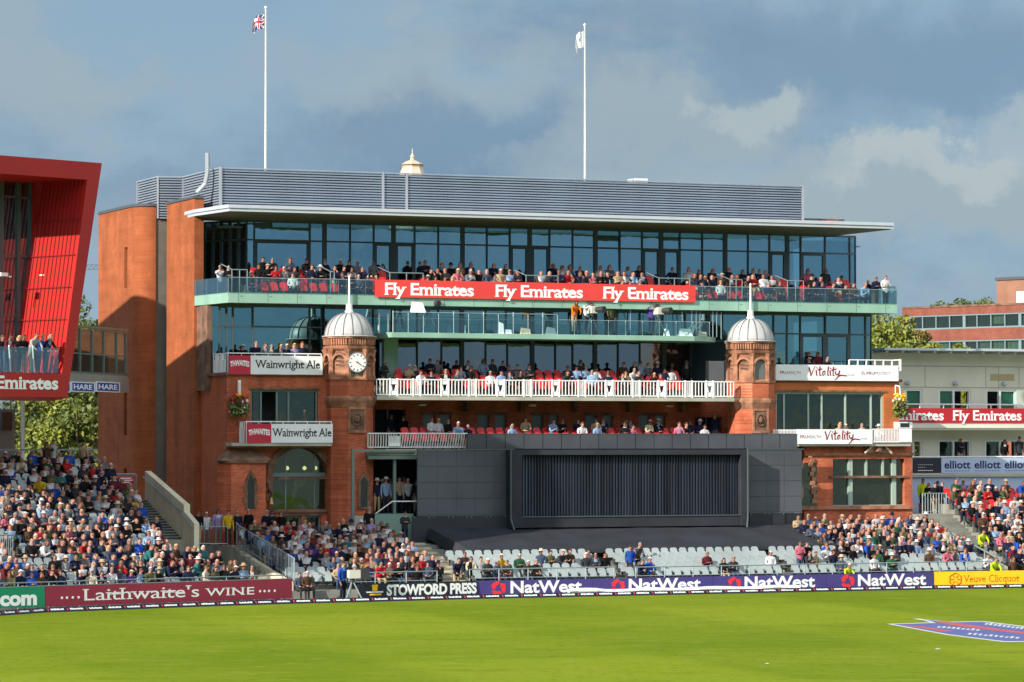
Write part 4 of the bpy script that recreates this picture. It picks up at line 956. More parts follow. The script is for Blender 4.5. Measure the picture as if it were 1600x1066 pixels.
# rolled white cover lying in front of the purple boards
mb = MB(FN); pts = []
for k in range(26):
    px = 884 + (1243 - 884) * k / 25; pts.append((xn(px), -.30 + .05 * math.sin(k * 1.7), .19 + .03 * math.sin(k * .9) + (.04 if k < 4 else 0)))
for a, b in zip(pts, pts[1:]): mb.tube(a, b, .125, 8, .125)
tag(mb.build('rolled_cover', 'white_paint', smooth=False), 'long white rolled cover lying against the purple bank boards', 'cover')
# foam skirt along the rope: one cushion after another
def skirts():
    pts = [(-40, 141.8), (0, 143.2), (72, 145.9), (320, 151.2), (457, 153.8), (565, 155.3), (747, 158.5), (1458, 168.6), (1640, 170.6)]
    P3 = [bpt(a, b) for a, b in pts]; tot = 0.0; step = .98; carry = 0.0; n = 0
    g = 'navy foam cushions along the boundary rope'
    for (x0, y0), (x1, y1) in zip(P3, P3[1:]):
        L_ = math.hypot(x1 - x0, y1 - y0); F = Fr(x0, y0, math.atan2(y1 - y0, x1 - x0)); d = carry
        while d + step <= L_ + .3:
            o = thing('boundary_cushion', 'navy foam boundary cushion with a white printed strip, one of the line at the rope', 'boundary cushion', Vector(F.pt(d + step / 2, 0, 0)), g)
            mb = MB(F); mb.prism([(0.0, .0), (.30, .0), (.22, .20)], d + .015, d + step - .015, 'u'); mb.build('foam', 'navy_board', o)
            q = MB(F); s = lambda t: (.22 * t - .003, .20 * t)
            rnd = random.Random(n)
            for k in range(9):
                a = d + .22 + k * .075; c0, c1 = s(.42), s(.66 + .12 * rnd.random()); q.poly([(a, c0[0] - .002, c0[1]), (a + .055, c0[0] - .002, c0[1]), (a + .055, c1[0] - .002, c1[1]), (a, c1[0] - .002, c1[1])])
            q.build('printed_strip', 'white_ink', o)
            q = MB(F); c0, c1 = s(.35), s(.8); q.poly([(d + .07, c0[0] - .002, c0[1]), (d + .12, c0[0] - .002, c0[1]), (d + .12, c1[0] - .002, c1[1]), (d + .07, c1[0] - .002, c1[1])]); q.build('printed_mark', 'logo_red', o)
            d += step; n += 1
        carry = d - L_
skirts()
# painted logo on the grass
def gpoly(mb, pts, z, mi=0): mb.poly([(*G(*p), z) for p in pts], mi)
t = thing('painted_logo', 'big blue and red sponsor logo painted flat on the grass', 'ground logo', Vector((*G(1540, 985), 0)))
out = [(1384, 974.3), (1452, 972.2), (1441, 968.8), (1424, 966.2), (1434, 966.2), (1480, 971.0), (1536, 970.2), (1605, 978.5), (1690, 988), (1660, 1002.5), (1566, 1002.6), (1478, 991.6)]
inn = [(1394, 974.8), (1462, 973.1), (1452, 969.9), (1440, 967.7), (1486, 971.9), (1533, 971.3), (1600, 979.3), (1680, 988.3), (1655, 1001.4), (1568, 1001.4), (1481, 990.6)]
mb = MB(); gpoly(mb, out, .004); mb.build('border', mat('white_ground_paint', (.55, .58, .56), .8, var=.1, vscale=2), t)
mb = MB(); gpoly(mb, inn, .008); mb.build('field_colour', mat('blue_ground_paint', srgb(84, 94, 150), .8, var=.12, vscale=2), t)
mb = MB(); gpoly(mb, [(1456, 970.8), (1480, 971.6), (1660, 995.5), (1640, 995.5), (1488, 977.5)], .012); gpoly(mb, [(1404, 976.0), (1440, 978.4), (1492, 986.5), (1470, 986.2)], .012); mb.build('stripe', mat('red_ground_paint', srgb(176, 84, 92), .8, var=.1, vscale=2), t)
rr = random.Random(3); mb = MB()
for (x0, y0, x1, y1, n) in ((1462, 980.2, 1530, 985.6, 9), (1536, 975.5, 1598, 983.2, 9), (1510, 991, 1592, 998, 10)):
    for k in range(n):
        a = k / n; x, y = x0 + (x1 - x0) * a, y0 + (y1 - y0) * a; h = 1.6 + rr.random() * 1.4
        gpoly(mb, [(x, y), (x + 4.5, y + .35), (x + 8, y - h + .5), (x + 3.4, y - h)], .012)
mb.build('lettering', MATS['white_ground_paint'], t)
t = thing('painted_mark', 'small white mark painted on the grass below the blue logo', 'ground mark', Vector((*G(1463, 1013), 0)))
mb = MB(); gpoly(mb, [(1459, 1013.3), (1463, 1012.2), (1469, 1012.9), (1464, 1014)], .004); mb.build('paint', MATS['white_ground_paint'], t)
t = thing('painted_mark', 'tiny white fleck on the grass towards the bottom edge', 'ground mark', Vector((*G(1197, 1036), 0)))
mb = MB(); gpoly(mb, [(1193, 1036), (1198, 1035.2), (1202, 1036), (1198, 1036.7)], .004); mb.build('paint', MATS['white_ground_paint'], t)

# ------------------------------------------------------------------ signs hung on the pavilion
def psign(name, label, p0, p1, y1, y0, w, m, cat='banner', th=.04, group=None):
    return board(name, label, P, U(p0, w), U(p1, w), w, Z(p0, y0, w), Z(p0, y1, w), m, cat, th, group=group)
t = psign('advertising_banner', 'long red airline banner with three white slogans on the top balcony', 586, 1087, 436.8, 464.2, -.12, 'banner_red')
for a, b in ((601.5, 740.5), (774.5, 911), (943, 1076)):
    za = lambda py: Z(670, py, -.12); lettering(P, 'Fly Emirates', U(a, -.125), U(b, -.125), -.125, za(461.4), za(443.4), 'white_ink', t, bold=.022, serif=.045, space=.96)
def ale(lab, sq0, sq1, e, y1, y0, t0, t1, wret, w=-.2):
    t = board('ale_sign', lab, P, U(sq1, w) + .005, U(e, w), w, Z(430, y0, w), Z(430, y1, w), 'white_sign', 'sign')
    mb = MB(P); mb.box(U(sq0, w), U(sq1, w), w, w + .04, Z(430, y0, w), Z(430, y1, w)); rp = mb.build('red_panel', 'thw_red', t)
    lettering(P, 'THWAITES', U(sq0 + 1.5, w), U(sq1 - 2, w), w - .004, Z(430, y0 - 11.5, w), Z(430, y1 + 10, w), 'white_ink', rp, bold=.035, serif=.04, arch=.07, space=.95)
    lettering(P, 'Wainwright Ale', U(t0, w), U(t1, w), w - .004, Z(430, (y0 + y1) / 2 + 4.6, w), Z(430, (y0 + y1) / 2 - 7.4, w), 'black_ink', t, bold=.016, serif=.055)
    zt = Z(430, y1 - 3.4, w); n = 7; mb = MB(P); a, b = U(sq0 - 1, w), U(e - 1, w)
    mb.tube((a, w + .1, zt), (b, w + .1, zt), .03); mb.tube((a, w + .1, zt), (a - .02, w + wret, zt), .03)
    for k in range(n + 1): x = a + (b - a) * k / n; mb.tube((x, w + .1, Z(430, y0, w)), (x, w + .1, zt), .025, 5)
    for k in range(1, 9): mb.tube((a - .02, w + .1 + (wret - .1) * k / 8, Z(430, y0, w)), (a - .02, w + .1 + (wret - .1) * k / 8, zt), .025 if k % 3 else .06, 5)
    mb.box(a - .03, a, w + .4, w + wret, Z(430, y0, w), Z(430, y1 + 6, w)); mb.build('railing', 'rail_white', t)
    return t
ale('white ale sign with a crimson square on the upper brick wing balcony beside the clock', 358, 391.5, 504, 556, 585.2, 399, 500, 2.4)
ale('white ale sign with a crimson square above the arched window', 387, 424, 520, 662.5, 692, 426, 518, 2.4, -1.15)
mb = MB(P); mb.box(U(362, -1.1), U(519, -1.1), -1.1, -.003, Z(430, 692, 0) - .16, Z(430, 692, 0)); o = mb.build('ledge', 'concrete', pav)
def script(fr, u0, u1, w, z0, z1, m, parent):
    """Brush-written word in ribbons; strokes in a box 10 wide, 3 high."""
    S = [[(0, 2.7), (.35, 1.6), (.55, .2), (1.1, 1.7), (1.7, 3)], [(2.0, 1.9), (2.1, .9), (2.2, .25)], [(2.15, 2.5), (2.25, 2.7)], [(3.1, 3), (3.0, 1.6), (3.05, .3), (3.4, .35)], [(2.5, 2.0), (3.0, 2.15), (3.7, 2.3)],
         [(4.5, 1.6), (4.0, 1.5), (3.7, .7), (4.0, .25), (4.4, .9), (4.55, 1.6), (4.6, .4), (4.9, .35)], [(5.5, 3.0), (5.3, 1.6), (5.25, .4), (5.6, .4)], [(5.95, 1.8), (5.95, .9), (6.1, .3)], [(6.0, 2.4), (6.1, 2.6)],
         [(6.9, 2.9), (6.75, 1.5), (6.75, .4), (7.1, .35)], [(6.3, 1.95), (6.9, 2.1), (7.7, 2.35)], [(7.4, 1.6), (7.5, .8), (7.8, .5), (8.3, 1.0), (8.6, 1.8)], [(8.6, 1.8), (8.3, .4), (7.8, -.6), (7.3, -.9)], [(8.2, .1), (9.0, .45), (10.6, .25)]]
    mb = MB(fr); f = lambda p: (u0 + (u1 - u0) * p[0] / 10.6, z0 + (z1 - z0) * p[1] / 3)
    for s in S:
        for i, (a, b) in enumerate(zip(s, s[1:])):
            (ax, az), (bx, bz) = f(a), f(b); d = math.hypot(bx - ax, bz - az) or 1; h = .038 - .006 * i; nx, nz = -(bz - az) / d * h, (bx - ax) / d * h; ex, ez = (bx - ax) / d * .012, (bz - az) / d * .012
            k = .0004 * (len(mb.f) % 7)
            mb.poly([(ax - ex + nx, w - k, az - ez + nz), (ax - ex - nx, w - k, az - ez - nz), (bx + ex - nx, w - k, bz + ez - nz), (bx + ex + nx, w - k, bz + ez + nz)])
    return mb.build('lettering', m, parent)
def health(lab, p0, p1, y1, y0, a0, a1, v0, v1, prot, w):
    t = psign('insurer_sign', lab, p0, p1, y1, y0, w, 'white_sign', 'sign'); ym = (y0 + y1) / 2; zz = lambda py: Z(p0, py, w); f = (a1 - a0)
    lettering(P, 'PRU', U(a0, w), U(a0 + f * .36, w), w - .004, zz(ym + 2.6), zz(ym - 2.2), 'darkred_ink', t, bold=.01)
    lettering(P, 'HEALTH', U(a0 + f * .38, w), U(a1, w), w - .004, zz(ym + 2.6), zz(ym - 2.2), 'grey_ink', t)
    script(P, U(v0, w), U(v1, w), w - .006, zz(ym + 6.0), zz(ym - 9.5), 'darkred_ink', t)
    lettering(P, '.co.uk', U(v1 + 1, w), U(v1 + 12, w), w - .004, zz(ym + 4.4), zz(ym + 1.2), 'grey_ink', t)
    if prot:
        lettering(P, 'PRU', U(1354, w), U(1366.5, w), w - .004, zz(ym + 2.4), zz(ym - 2.0), 'darkred_ink', t, bold=.01); lettering(P, 'PROTECT', U(1367, w), U(1392, w), w - .004, zz(ym + 2.4), zz(ym - 2.0), 'grey_ink', t)
        q = MB(P)
        for dx, dz in ((0, 0), (1.6, 2), (3.2, -.4), (1.6, -2.4), (4.6, 1.6)): x = U(1346.5 + dx, w); z_ = zz(ym + dz); q.box(x - .03, x + .03, w - .005, w - .002, z_ - .03, z_ + .03)
        q.build('emblem', 'grey_ink', t)
    return t
health('wide white insurer sign with red brush lettering on the upper balcony beside the turret', 1212, 1404, 569.5, 594.3, 1219, 1251, 1264, 1323, True, -.25)
health('narrower white insurer sign with red brush lettering above the corner bay window', 1245, 1363, 670.8, 694, 1250, 1282, 1289, 1343, False, -1.1)
mb = MB(P); w = -.3; a, b = U(1338, 0), U(1405, 0); zt = Z(1400, 562.5, w); z0 = Z(1400, 571, w)
mb.tube((a, .8, zt), (b, .8, zt), .035); mb.tube((b, .8, zt), (b, w + .1, zt), .035)
for x in np.linspace(a, b, 6): mb.box(x - .03, x + .03, .76, .84, z0 - .2, zt)
mb.box(b - .1, b, w + .05, w + .15, z0 - .3, zt + .05); mb.build('railing', 'rail_white', pav)
# lower right balcony floor, railing and white air unit box
w = -1.06; a, b = U(1364, w), U(1424, w); z0, z1 = Z(1390, 690, w), Z(1390, 671.5, w); mb = MB(P)
for x in np.linspace(a, b, 26): mb.box(x - .02, x + .02, w, w + .04, z0, z1)
mb.box(a, b, w - .01, w + .05, z1, z1 + .05); mb.box(a, b, w - .01, w + .05, z0 - .05, z0); mb.box(b - .75, b, w - .03, w - .012, z0 - .02, z1)
mb.build('railing', 'rail_white', pav); mb = MB(P); mb.box(U(1208, w), U(1245, w), w, w + .04, z1 - .06, z1)
for x in np.linspace(U(1208, w), U(1244, w), 17): mb.box(x - .02, x + .02, w, w + .04, z0, z1 - .063)
mb.build('railing', 'rail_white', pav)
mb = MB(P); mb.box(U(1205, w), b, w + .06, -.52, z0 - .25, z0 - .07); mb.box(U(1205, w), b, -.503, 2.0, z0 - .1, z0 - .05) if 0 else None; mb.build('balcony_slab', 'concrete', pav)
z0 = Z(1405, 671, -.4); t = thing('air_unit', 'white boxed air unit with a black grille on the corner balcony rail', 'air unit', Vector(P.pt(U(1413, -.4), -.4, z0)))
a, b = U(1402, -.4), U(1424, -.4); zt = Z(1405, 659.5, -.4); mb = MB(P); mb.box(a, b, -.5, .1, z0 + .053, zt); mb.build('casing', 'white_paint', t)
mb = MB(P); mb.box(a + .12, b - .2, -.52, -.503, z0 + .12, zt - .06); mb.build('grille', 'black_band', t)

# ------------------------------------------------------------------ the black sight screen
def screen():
    w = -2.4; t = thing('sight_screen', 'huge black sight screen with a slatted middle in front of the pavilion', 'sight screen', Vector(P.pt(U(980, w), w, 2.3)))
    zt, zb = Z(700, 703.5, w), Z(700, 804.5, w); zrail = Z(800, 677, w)
    def panels(p0, p1, n, prow):
        us = np.linspace(U(p0, w), U(p1, w), n + 1)
        for a, b in zip(us, us[1:]):
            mb = MB(P); zs = np.linspace(zb, zt, 5)
            for c, d in zip(zs, zs[1:]): mb.box(a + .02, b - .02, w, w + .05, c + .008, d - .008)
            mb.box(a - .02, a + .017, w + .01, w + .1, zb, zt); mb.build('panel', 'black_panel', t)
        mb = MB(P); mb.box(us[0], us[-1], w + .07, w + .12, zb, zt - .01); mb.build('backing', 'black_band', t)
        mb = MB(P); mb.box(us[0], us[-1] + .1, w - .03, w + .2, zt + .003, zt + .06); mb.box(us[0], us[-1], w - .05, w + .2, zb - .06, zb - .003); mb.build('frame_rail', 'rail' if 0 else 'steel', t)
    panels(653, 801, 5, 4); panels(1169, 1253, 3, 4)
    # upper row of black sheets hung along the balcony
    wu = -1.95; us = np.linspace(U(730, wu), U(1246, wu), 19); zu0, zu1 = Z(730, 703, wu), Z(730, 677.6, wu)
    for i, (a, b) in enumerate(zip(us, us[1:])):
        mb = MB(P); mb.box(a + .02, b - .02, wu, wu + .04, zu0 + .05, zu1); mb.box(a + .02, b - .02, wu - .015, wu + .05, zu1 - .05, zu1 + .012); mb.build('hung_sheet', 'black_panel', t)
    mb = MB(P); mb.box(us[0], us[-1], wu + .06, wu + .1, zu0, zu1 - .03); mb.build('backing', 'black_band', t)
    # middle frame with its vertical slats
    wf = -3.2; a, b = U(800, wf), U(1167, wf); c, d = U(816, wf), U(1158, wf); z0, z1 = Z(800, 825, wf), Z(800, 703, wf); zi = Z(800, 711, wf); zs = Z(800, 808, wf)
    mb = MB(P); mb.box(a, c, wf, w - .003, z0, z1); mb.box(d, b, wf, w - .003, z0, z1); mb.box(c + .003, d - .003, wf, w - .003, zi, z1); mb.box(c + .003, d - .003, wf + .1, w - .003, z0, zs); mb.build('frame', 'black_sheet', t)
    mb = MB(P); n = 76
    for k in range(n):
        x = c + (d - c) * (k + .5) / n; h = (d - c) / n * .42; mb.hexa([(x - h, wf + .32, zs), (x + h, wf + .40, zs), (x + h, wf + .43, zs), (x - h, wf + .35, zs), (x - h, wf + .32, zi), (x + h, wf + .40, zi), (x + h, wf + .43, zi), (x - h, wf + .35, zi)])
    mb.build('slat', 'slat', t)
    mb = MB(P); mb.box(c, d, wf + .5, wf + .55, zs, zi); mb.build('backing', 'black_band', t)
    mb = MB(P); mb.box(c, d, wf + .05, wf + .12, zs - .03, zs + .02); mb.build('slat_rail', 'steel', t)
    for x0, px in ((a - .08, 1), (b + .02, -1)):          # posts with kicked feet
        mb = MB(P); mb.path([(x0, wf - .05, z1 + .05), (x0, wf - .05, z0 + .45), (x0 + .12 * px, wf - .2, z0 - .1)], .05, 6); mb.build('post', 'steel', t)
    mb = MB(P); mb.box(U(645, -2.6), U(803, -2.6) - .2, -2.6, -2.5, 2.25, zb - .07); mb.build('base_sheet', 'black_band', t); mb = MB(P); mb.box(U(1168, -2.6) + .1, U(1226, -2.6), -2.6, -2.5, 2.3, zb - .07); mb.box(U(1226, -2.6) + .02, U(1253, -2.6), -2.55, -2.45, 2.3, zb - .07); mb.build('base_sheet', 'black_band', t)
    mb = MB(P)
    for px in (648, 671, 678, 701, 708, 730, 737, 760, 767, 790, 1174, 1195, 1202, 1224): u = U(px, -2.62); mb.box(u - .02, u + .02, -2.62, -2.603, zb - .13, zb - .09)
    mb.build('eyelet', 'rail', t)
screen()
def cover():
    """Black sheet stretched over the back rows of seats under the screen."""
    mb = MB(P); n, m_ = 60, 8; wfr, wbk = -6.95, -2.7
    uf0, uf1 = U(733, wfr), U(1330, wfr); ub0, ub1 = U(672, wbk), U(1288, wbk)
    zf = Z(900, 857.5, wfr); zb = Z(900, 823.5, wbk)
    g = {}
    for i in range(n + 1):
        for j in range(m_ + 1):
            s, q = i / n, j / m_; a = uf0 + (uf1 - uf0) * s; b = ub0 + (ub1 - ub0) * s; z = zf + (zb - zf) * q
            z += .05 * math.sin(q * math.pi * m_) * .6 + .035 * math.sin(s * 37 + q * 3) * (1 - q) + .05 * noise.noise(Vector((s * 20, q * 3, 1)))
            g[i, j] = (a + (b - a) * q, wfr + (wbk - wfr) * q, z)
    for i in range(n):
        for j in range(m_): mb.poly([g[i, j], g[i + 1, j], g[i + 1, j + 1], g[i, j + 1]])
        a, b = g[i, 0], g[i + 1, 0]; mb.poly([(a[0], a[1] - .02, a[2] - .16 - .03 * math.sin(i)), (b[0], b[1] - .02, b[2] - .16 - .03 * math.sin(i + 1)), b, a])
    for k, sg in ((0, -1), (n, 1)):
        for j in range(m_): a, b = g[k, j], g[k, j + 1]; mb.poly([a, b, (b[0] + .18 * sg, b[1], b[2] - .5), (a[0] + .18 * sg, a[1], a[2] - .5)])
    tag(mb.build('cover_sheet', 'black_sheet'), 'black sheet stretched over the rows of seats below the sight screen', 'cover sheet')
cover()

# ------------------------------------------------------------------ television gantry above the middle balcony
def gantry():
    w0_, w1_ = -.9, 2.5; t = thing('camera_gantry', 'glass railed television gantry hung above the middle balcony', 'gantry', Vector(P.pt(U(860, w0_), w0_, Z(860, 528, w0_))))
    z0, z1 = Z(640, 527.5, w0_), Z(640, 519.5, w0_); a, b = U(592, .6), U(1122, .6); al, bl = U(612, w0_), U(1085, w0_)
    mb = MB(P); mb.prism([(al, w0_), (bl, w0_), (bl + .9, w0_ + .35), (b, .9), (b + .3, w1_), (a - .1, w1_), (a, .5), (al - .1, .0)], z0, z1, 'z'); mb.build('deck', 'fascia', t)
    mb = MB(P); mb.box(U(600, 2.2), U(622, 2.2), 2.2, 2.55, ZF2, z0); mb.build('support_pier', 'fascia', t)
    zr = Z(640, 488, w0_); xs = np.linspace(al + .1, U(872, w0_), 12)
    mb = MB(P)
    for i, x in enumerate(xs): mb.tube((x, w0_ + .08, z1), (x, w0_ + .08, zr + (.08 if i % 2 == 0 else -.05)), .028, 5)
    mb.tube((xs[0], w0_ + .08, zr), (xs[-1], w0_ + .08, zr), .02, 5); mb.tube((xs[0], w0_ + .08, (zr * .7 + z1 * .3)), (xs[-1], w0_ + .08, zr * .7 + z1 * .3), .016, 5)
    mb.build('railing', 'rail', t)
    for p in (592, 606): u = U(p, .8); q_ = MB(P); q_.tube((u, .8, z1), (u, .8, zr), .05, 6); q_.build('mast', 'rail_white', t)
    zr2 = Z(950, 501, w0_); xs2 = np.linspace(U(872, w0_), U(1110, w0_), 10); mb = MB(P)
    for x in xs2: mb.tube((x, w0_ + .1, z1), (x, w0_ + .1, zr2), .02, 5)
    mb.tube((xs2[0], w0_ + .1, zr2), (xs2[-1], w0_ + .1, zr2), .018, 5); mb.build('railing', 'rail', t)
    for xx, zz in ((xs, zr - .1), (xs2, zr2 - .05)):
        for p, q in zip(xx, xx[1:]): g = MB(P); g.box(p + .04, q - .04, w0_ + .05, w0_ + .065, z1 + .06, zz); g.build('glass_panel', 'glass_rail', t)
    for px, hh in ((1042, 1.4), (1081, 1.75), (1088, 1.75), (1114, 1.8), (1120, 1.9), (1127, 1.3), (953, 2.9), (985, 2.75), (1066, 1.3), (1094, 1.3)):
        u = U(px, .2); m_ = MB(P); m_.tube((u, .2, z1 - (.1 if px > 1125 else 0)), (u, .2, z1 + hh), .026, 6); m_.build('mast', 'rail', t)
    mb = MB(P); mb.box(U(1078, .2), U(1116, .2), .18, .22, z1 + 1.72, z1 + 1.78); mb.box(U(1078, .2), U(1086, .2), .1, .3, z1 + 1.8, z1 + 2.0); mb.build('mast_bar', 'steel', t)
    # bags and cases left on the deck
    for k, (px, ww, hh, m_) in enumerate(((784, .22, .62, 'white_sign'), (794, .4, .25, 'white_sign'), (822, .5, .35, 'stone_pale'), (862, .5, .4, 'rail'), (1043, .25, .4, 'white_sign'), (1072, .75, .42, 'white_sign'), (1098, .5, .28, 'stone_pale'), (643, .75, .55, 'white_sign'))):
        u = U(px, .1); zz = z1 if px != 643 else z1 + 1.0; wq = .1 if px != 643 else w0_ - .02
        lab = ['tall white bag standing on the gantry deck', 'low white bundle beside the tall white bag', 'pale cloth bundle on the gantry behind the glass', 'grey equipment case at the middle of the gantry', 'small white sack near the gantry end', 'white equipment case with dark patches at the gantry end', 'pale sheet heaped at the gantry end', 'white plastic sheet tied over the gantry rail'][k]
        o = MB(P); rr = random.Random(k); pts = []
        o.hexa([(u - ww / 2, wq, zz + .002), (u + ww / 2, wq - .05, zz + .002), (u + ww / 2, wq + .3, zz + .002), (u - ww / 2, wq + .25, zz + .002), (u - ww * (.3 + .2 * rr.random()), wq + .03, zz + hh), (u + ww * (.25 + .2 * rr.random()), wq, zz + hh * (.8 + .2 * rr.random())), (u + ww * .4, wq + .22, zz + hh * .85), (u - ww * .4, wq + .2, zz + hh)])
        if ww > .45 and px != 643: o.box(u - ww * .2, u + ww * .1, wq - .06, wq - .045, zz + .1, zz + hh * .6) if px == 1072 else None
        tag(o.build('sheet' if px == 643 else ('case' if px in (862, 1072) else 'bag'), m_), lab, 'equipment' if px != 643 else 'sheet')
    return z1
ZG = gantry()
def tv_camera(px, w, z, label, face=0.0, s=1.0, white=True):
    u = U(px, w); t = thing('television_camera', label, 'camera', Vector(P.pt(u, w, z)))
    for k in range(3):
        a = R(90 + 120 * k); mb = MB(P); mb.tube((u, w, z + 1.05 * s), (u + .38 * s * math.cos(a), w + .38 * s * math.sin(a), z), .03, 6); mb.build('tripod_leg', 'steel', t)
    mb = MB(P); mb.hexa([(u - .18 * s, w - .35 * s, z + 1.12 * s), (u + .18 * s, w - .35 * s, z + 1.12 * s), (u + .16 * s, w + .3 * s, z + 1.12 * s), (u - .16 * s, w + .3 * s, z + 1.12 * s), (u - .17 * s, w - .35 * s, z + 1.5 * s), (u + .17 * s, w - .35 * s, z + 1.5 * s), (u + .14 * s, w + .3 * s, z + 1.45 * s), (u - .14 * s, w + .3 * s, z + 1.45 * s)]); bd = mb.build('camera_body', 'cam_white' if white else 'cam_black', t)
    mb = MB(P); mb.tube((u + .1 * s, w - .36 * s, z + 1.32 * s), (u + .32 * s, w - .85 * s, z + 1.3 * s), .14 * s, 10, .18 * s); mb.build('lens', 'cam_black', bd)
    mb = MB(P); mb.box(u - .1 * s, u + .1 * s, w + .05, w + .25, z + 1.51 * s, z + 1.68 * s); mb.build('viewfinder', 'cam_black', bd)
    mb = MB(P); mb.lathe(u, w, [(.1, z + 1.0 * s), (.1, z + 1.1 * s)], 8); mb.build('tripod_head', 'steel', t)
tv_camera(925, -.3, ZG, 'pale television camera on a tripod beside the man in the orange vest')
tv_camera(1029, -.3, ZG, 'pale television camera on a tripod towards the end of the gantry')
tv_camera(969, .6, ZG + .9, 'small black television camera on a raised mast over the gantry', s=.8, white=False)
tv_camera(669, .6, ZG + .35, 'grey remote television camera on a short stand over the gantry rail', s=.9)
# ------------------------------------------------------------------ red grandstand block at the near end, footbridge
def red_block():
    a = bpt(158, 152.0); ang = R(47); F = Fr(a[0], a[1], ang)     # u=0 at the right-hand edge, going left is negative
    zz = lambda px, py, w=0: F.Z(px, py, w)
    t = thing('red_grandstand', 'red clad grandstand box with a slanting frame and a fan balcony', 'grandstand', Vector(F.pt(-8, 2, 0)))
    zt = zz(158, 255); xl = -6.6
    ur = lambda py: F.U(158 - (py - 255) * (158 - 106) / (612 - 255))
    ui = lambda py: F.U(135 - (py - 280) * (135 - 93) / (580 - 280))
    zi = zz(135, 281); zb = zz(104, 612); zfl = zz(95, 580)
    th = 3.6
    # frame: top beam and leaning jamb as one front with depth
    mb = MB(F)
    outer = [(xl, zt), (0, zt), (ur(612), zb), (ui(580) + .0, zb), (ui(281), zi), (xl, zi)]
    mb.prism([outer[0], outer[1], outer[4], outer[5]], 0, 27.0); mb.prism([outer[1], outer[2], outer[3], outer[4]], .0, 27.0)
    mb.build('frame', 'red_clad', t)
    mb = MB(F); n = 12        # seams of the standing-seam cladding on the inner reveal and soffit
    for k in range(1, n):
        w = 3.3 * k / n; mb.hexa([(ui(580) - .04, w, zb), (ui(580) - .003, w, zb), (ui(580) - .003, w + .04, zb), (ui(580) - .04, w + .04, zb), (ui(281) - .04, w, zi), (ui(281) - .003, w, zi), (ui(281) - .003, w + .04, zi), (ui(281) - .04, w + .04, zi)])
    for py in (345, 400, 450, 500, 545):
        zq = zz(110, py, 1); x = ui(py); mb.box(x - .03, x - .002, -.0 + .1, 3.3, zq, zq + .03)
    mb.build('cladding_seam', 'red_dark', t)
    # glazed wall at the back of the box
    wg = 3.45
    mb = MB(F); mb.box(xl, ui(400), wg + .3, wg + .5, zb, zi); mb.build('inner_wall', 'interior_dark', t)
    us = [F.U(p, wg) for p in (-60, 0, 27, 47)]
    for a_, b_ in zip(us, us[1:]):
        m_ = MB(F); m_.box(a_, a_ + .1, wg - .1, wg + .05, zfl, zi); m_.box(b_ - .1, b_ - .004, wg - .1, wg + .05, zfl, zi)
        for py in (310, 402, 495): m_.box(a_ + .104, b_ - .108, wg - .08, wg + .04, zz(20, py, wg), zz(20, py, wg) + .1)
        wn = m_.build('window', 'mullion', t); q = MB(F); q.box(a_ + .11, b_ - .11, wg, wg + .03, zfl, zi); q.build('pane', 'glass_mid', wn)
    mb = MB(F); u1 = F.U(48, wg); mb.box(u1 - .02, ui(400) + .3, wg - .15, wg + .1, zfl, zi); mb.build('end_panel', 'red_clad', t)
    # balcony tray with its airline fascia and curved soffit
    ue = F.U(104, -.4); mb = MB(F); mb.prism([(-.5, zz(100, 584, -.5)), (12.0, zz(100, 584, -.5)), (12.0, zb - .2), (.6, zb - .42), (-.1, zb - .34), (-.5, zz(100, 621, -.5))], xl, ue, 'u'); mb.build('balcony_tray', 'red_clad', t)
    lettering(F, 'Fly Emirates', F.U(-46, -.52), F.U(91, -.52), -.52, zz(40, 607.5, -.5), zz(40, 588.5, -.5), 'white_ink', t, bold=.03, serif=.045, shear=.0, dz=0.0)
    for k in range(4):
        a_, b_ = F.U(92 - k * 37, -.4), F.U(92 - (k + 1) * 37, -.4); g = MB(F); g.box(b_ + .02, a_ - .02, -.4, -.37, zfl - .1, zz(60, 543, -.4)); s = g.build('balustrade_pane', 'glass_rail', t)
        m_ = MB(F); m_.tube((b_, -.33, zfl - .1), (b_ - .0, -.2, zz(60, 540, -.4)), .03, 5); m_.build('post', 'rail_white', s)
    # storey below: grey wall, pillar and white column
    mb = MB(F); mb.box(-24, F.U(24, 17), 17, 17.6, 0, zb - .6); mb.build('pillar', mat('taupe_wall', srgb(132, 116, 108), .8, var=.1), t)
    mb = MB(F); u = F.U(19, 16.9); mb.box(u - 3, u, 16.9, 16.99, zz(10, 672, 16.9), zz(10, 644, 16.9)); mb.build('low_window', 'glass_dark', t)
    mb = MB(F); u = F.U(35.5, 16); mb.tube((u, 16, 4), (u, 16, zb + .1), .11, 10); mb.build('column', 'white_paint', t)
    # unseen block added on the roof to cast the stair tower's shadow
    mb = MB(F); mb.box(-6.5, -.3, 18.3, 26.5, zt + .003, zt + 3.6); mb.build('shadow_block', 'steel', t)
    for px, py, d in ((68, 435, 2.4), (1, 432, 2.6)):
        w = d; u = F.U(px, w); z = zz(px, py, w); o = thing('security_camera', 'white security camera fixed to the sunlit red reveal' if px > 30 else 'white security camera by the grey window wall of the red block', 'security camera', Vector(F.pt(u, w, z)))
        m_ = MB(F); m_.box(u - .2, u + .2, w - .25, w + .1, z, z + .16); m_.build('housing', 'white_paint', o)
        m_ = MB(F); m_.path([(u - .1, w + .1, z + .05), (u - .15, w + .12, z - .4)], .035, 5); m_.build('arm', 'white_paint', o)
    return F, zfl
FRED, ZRED = red_block()
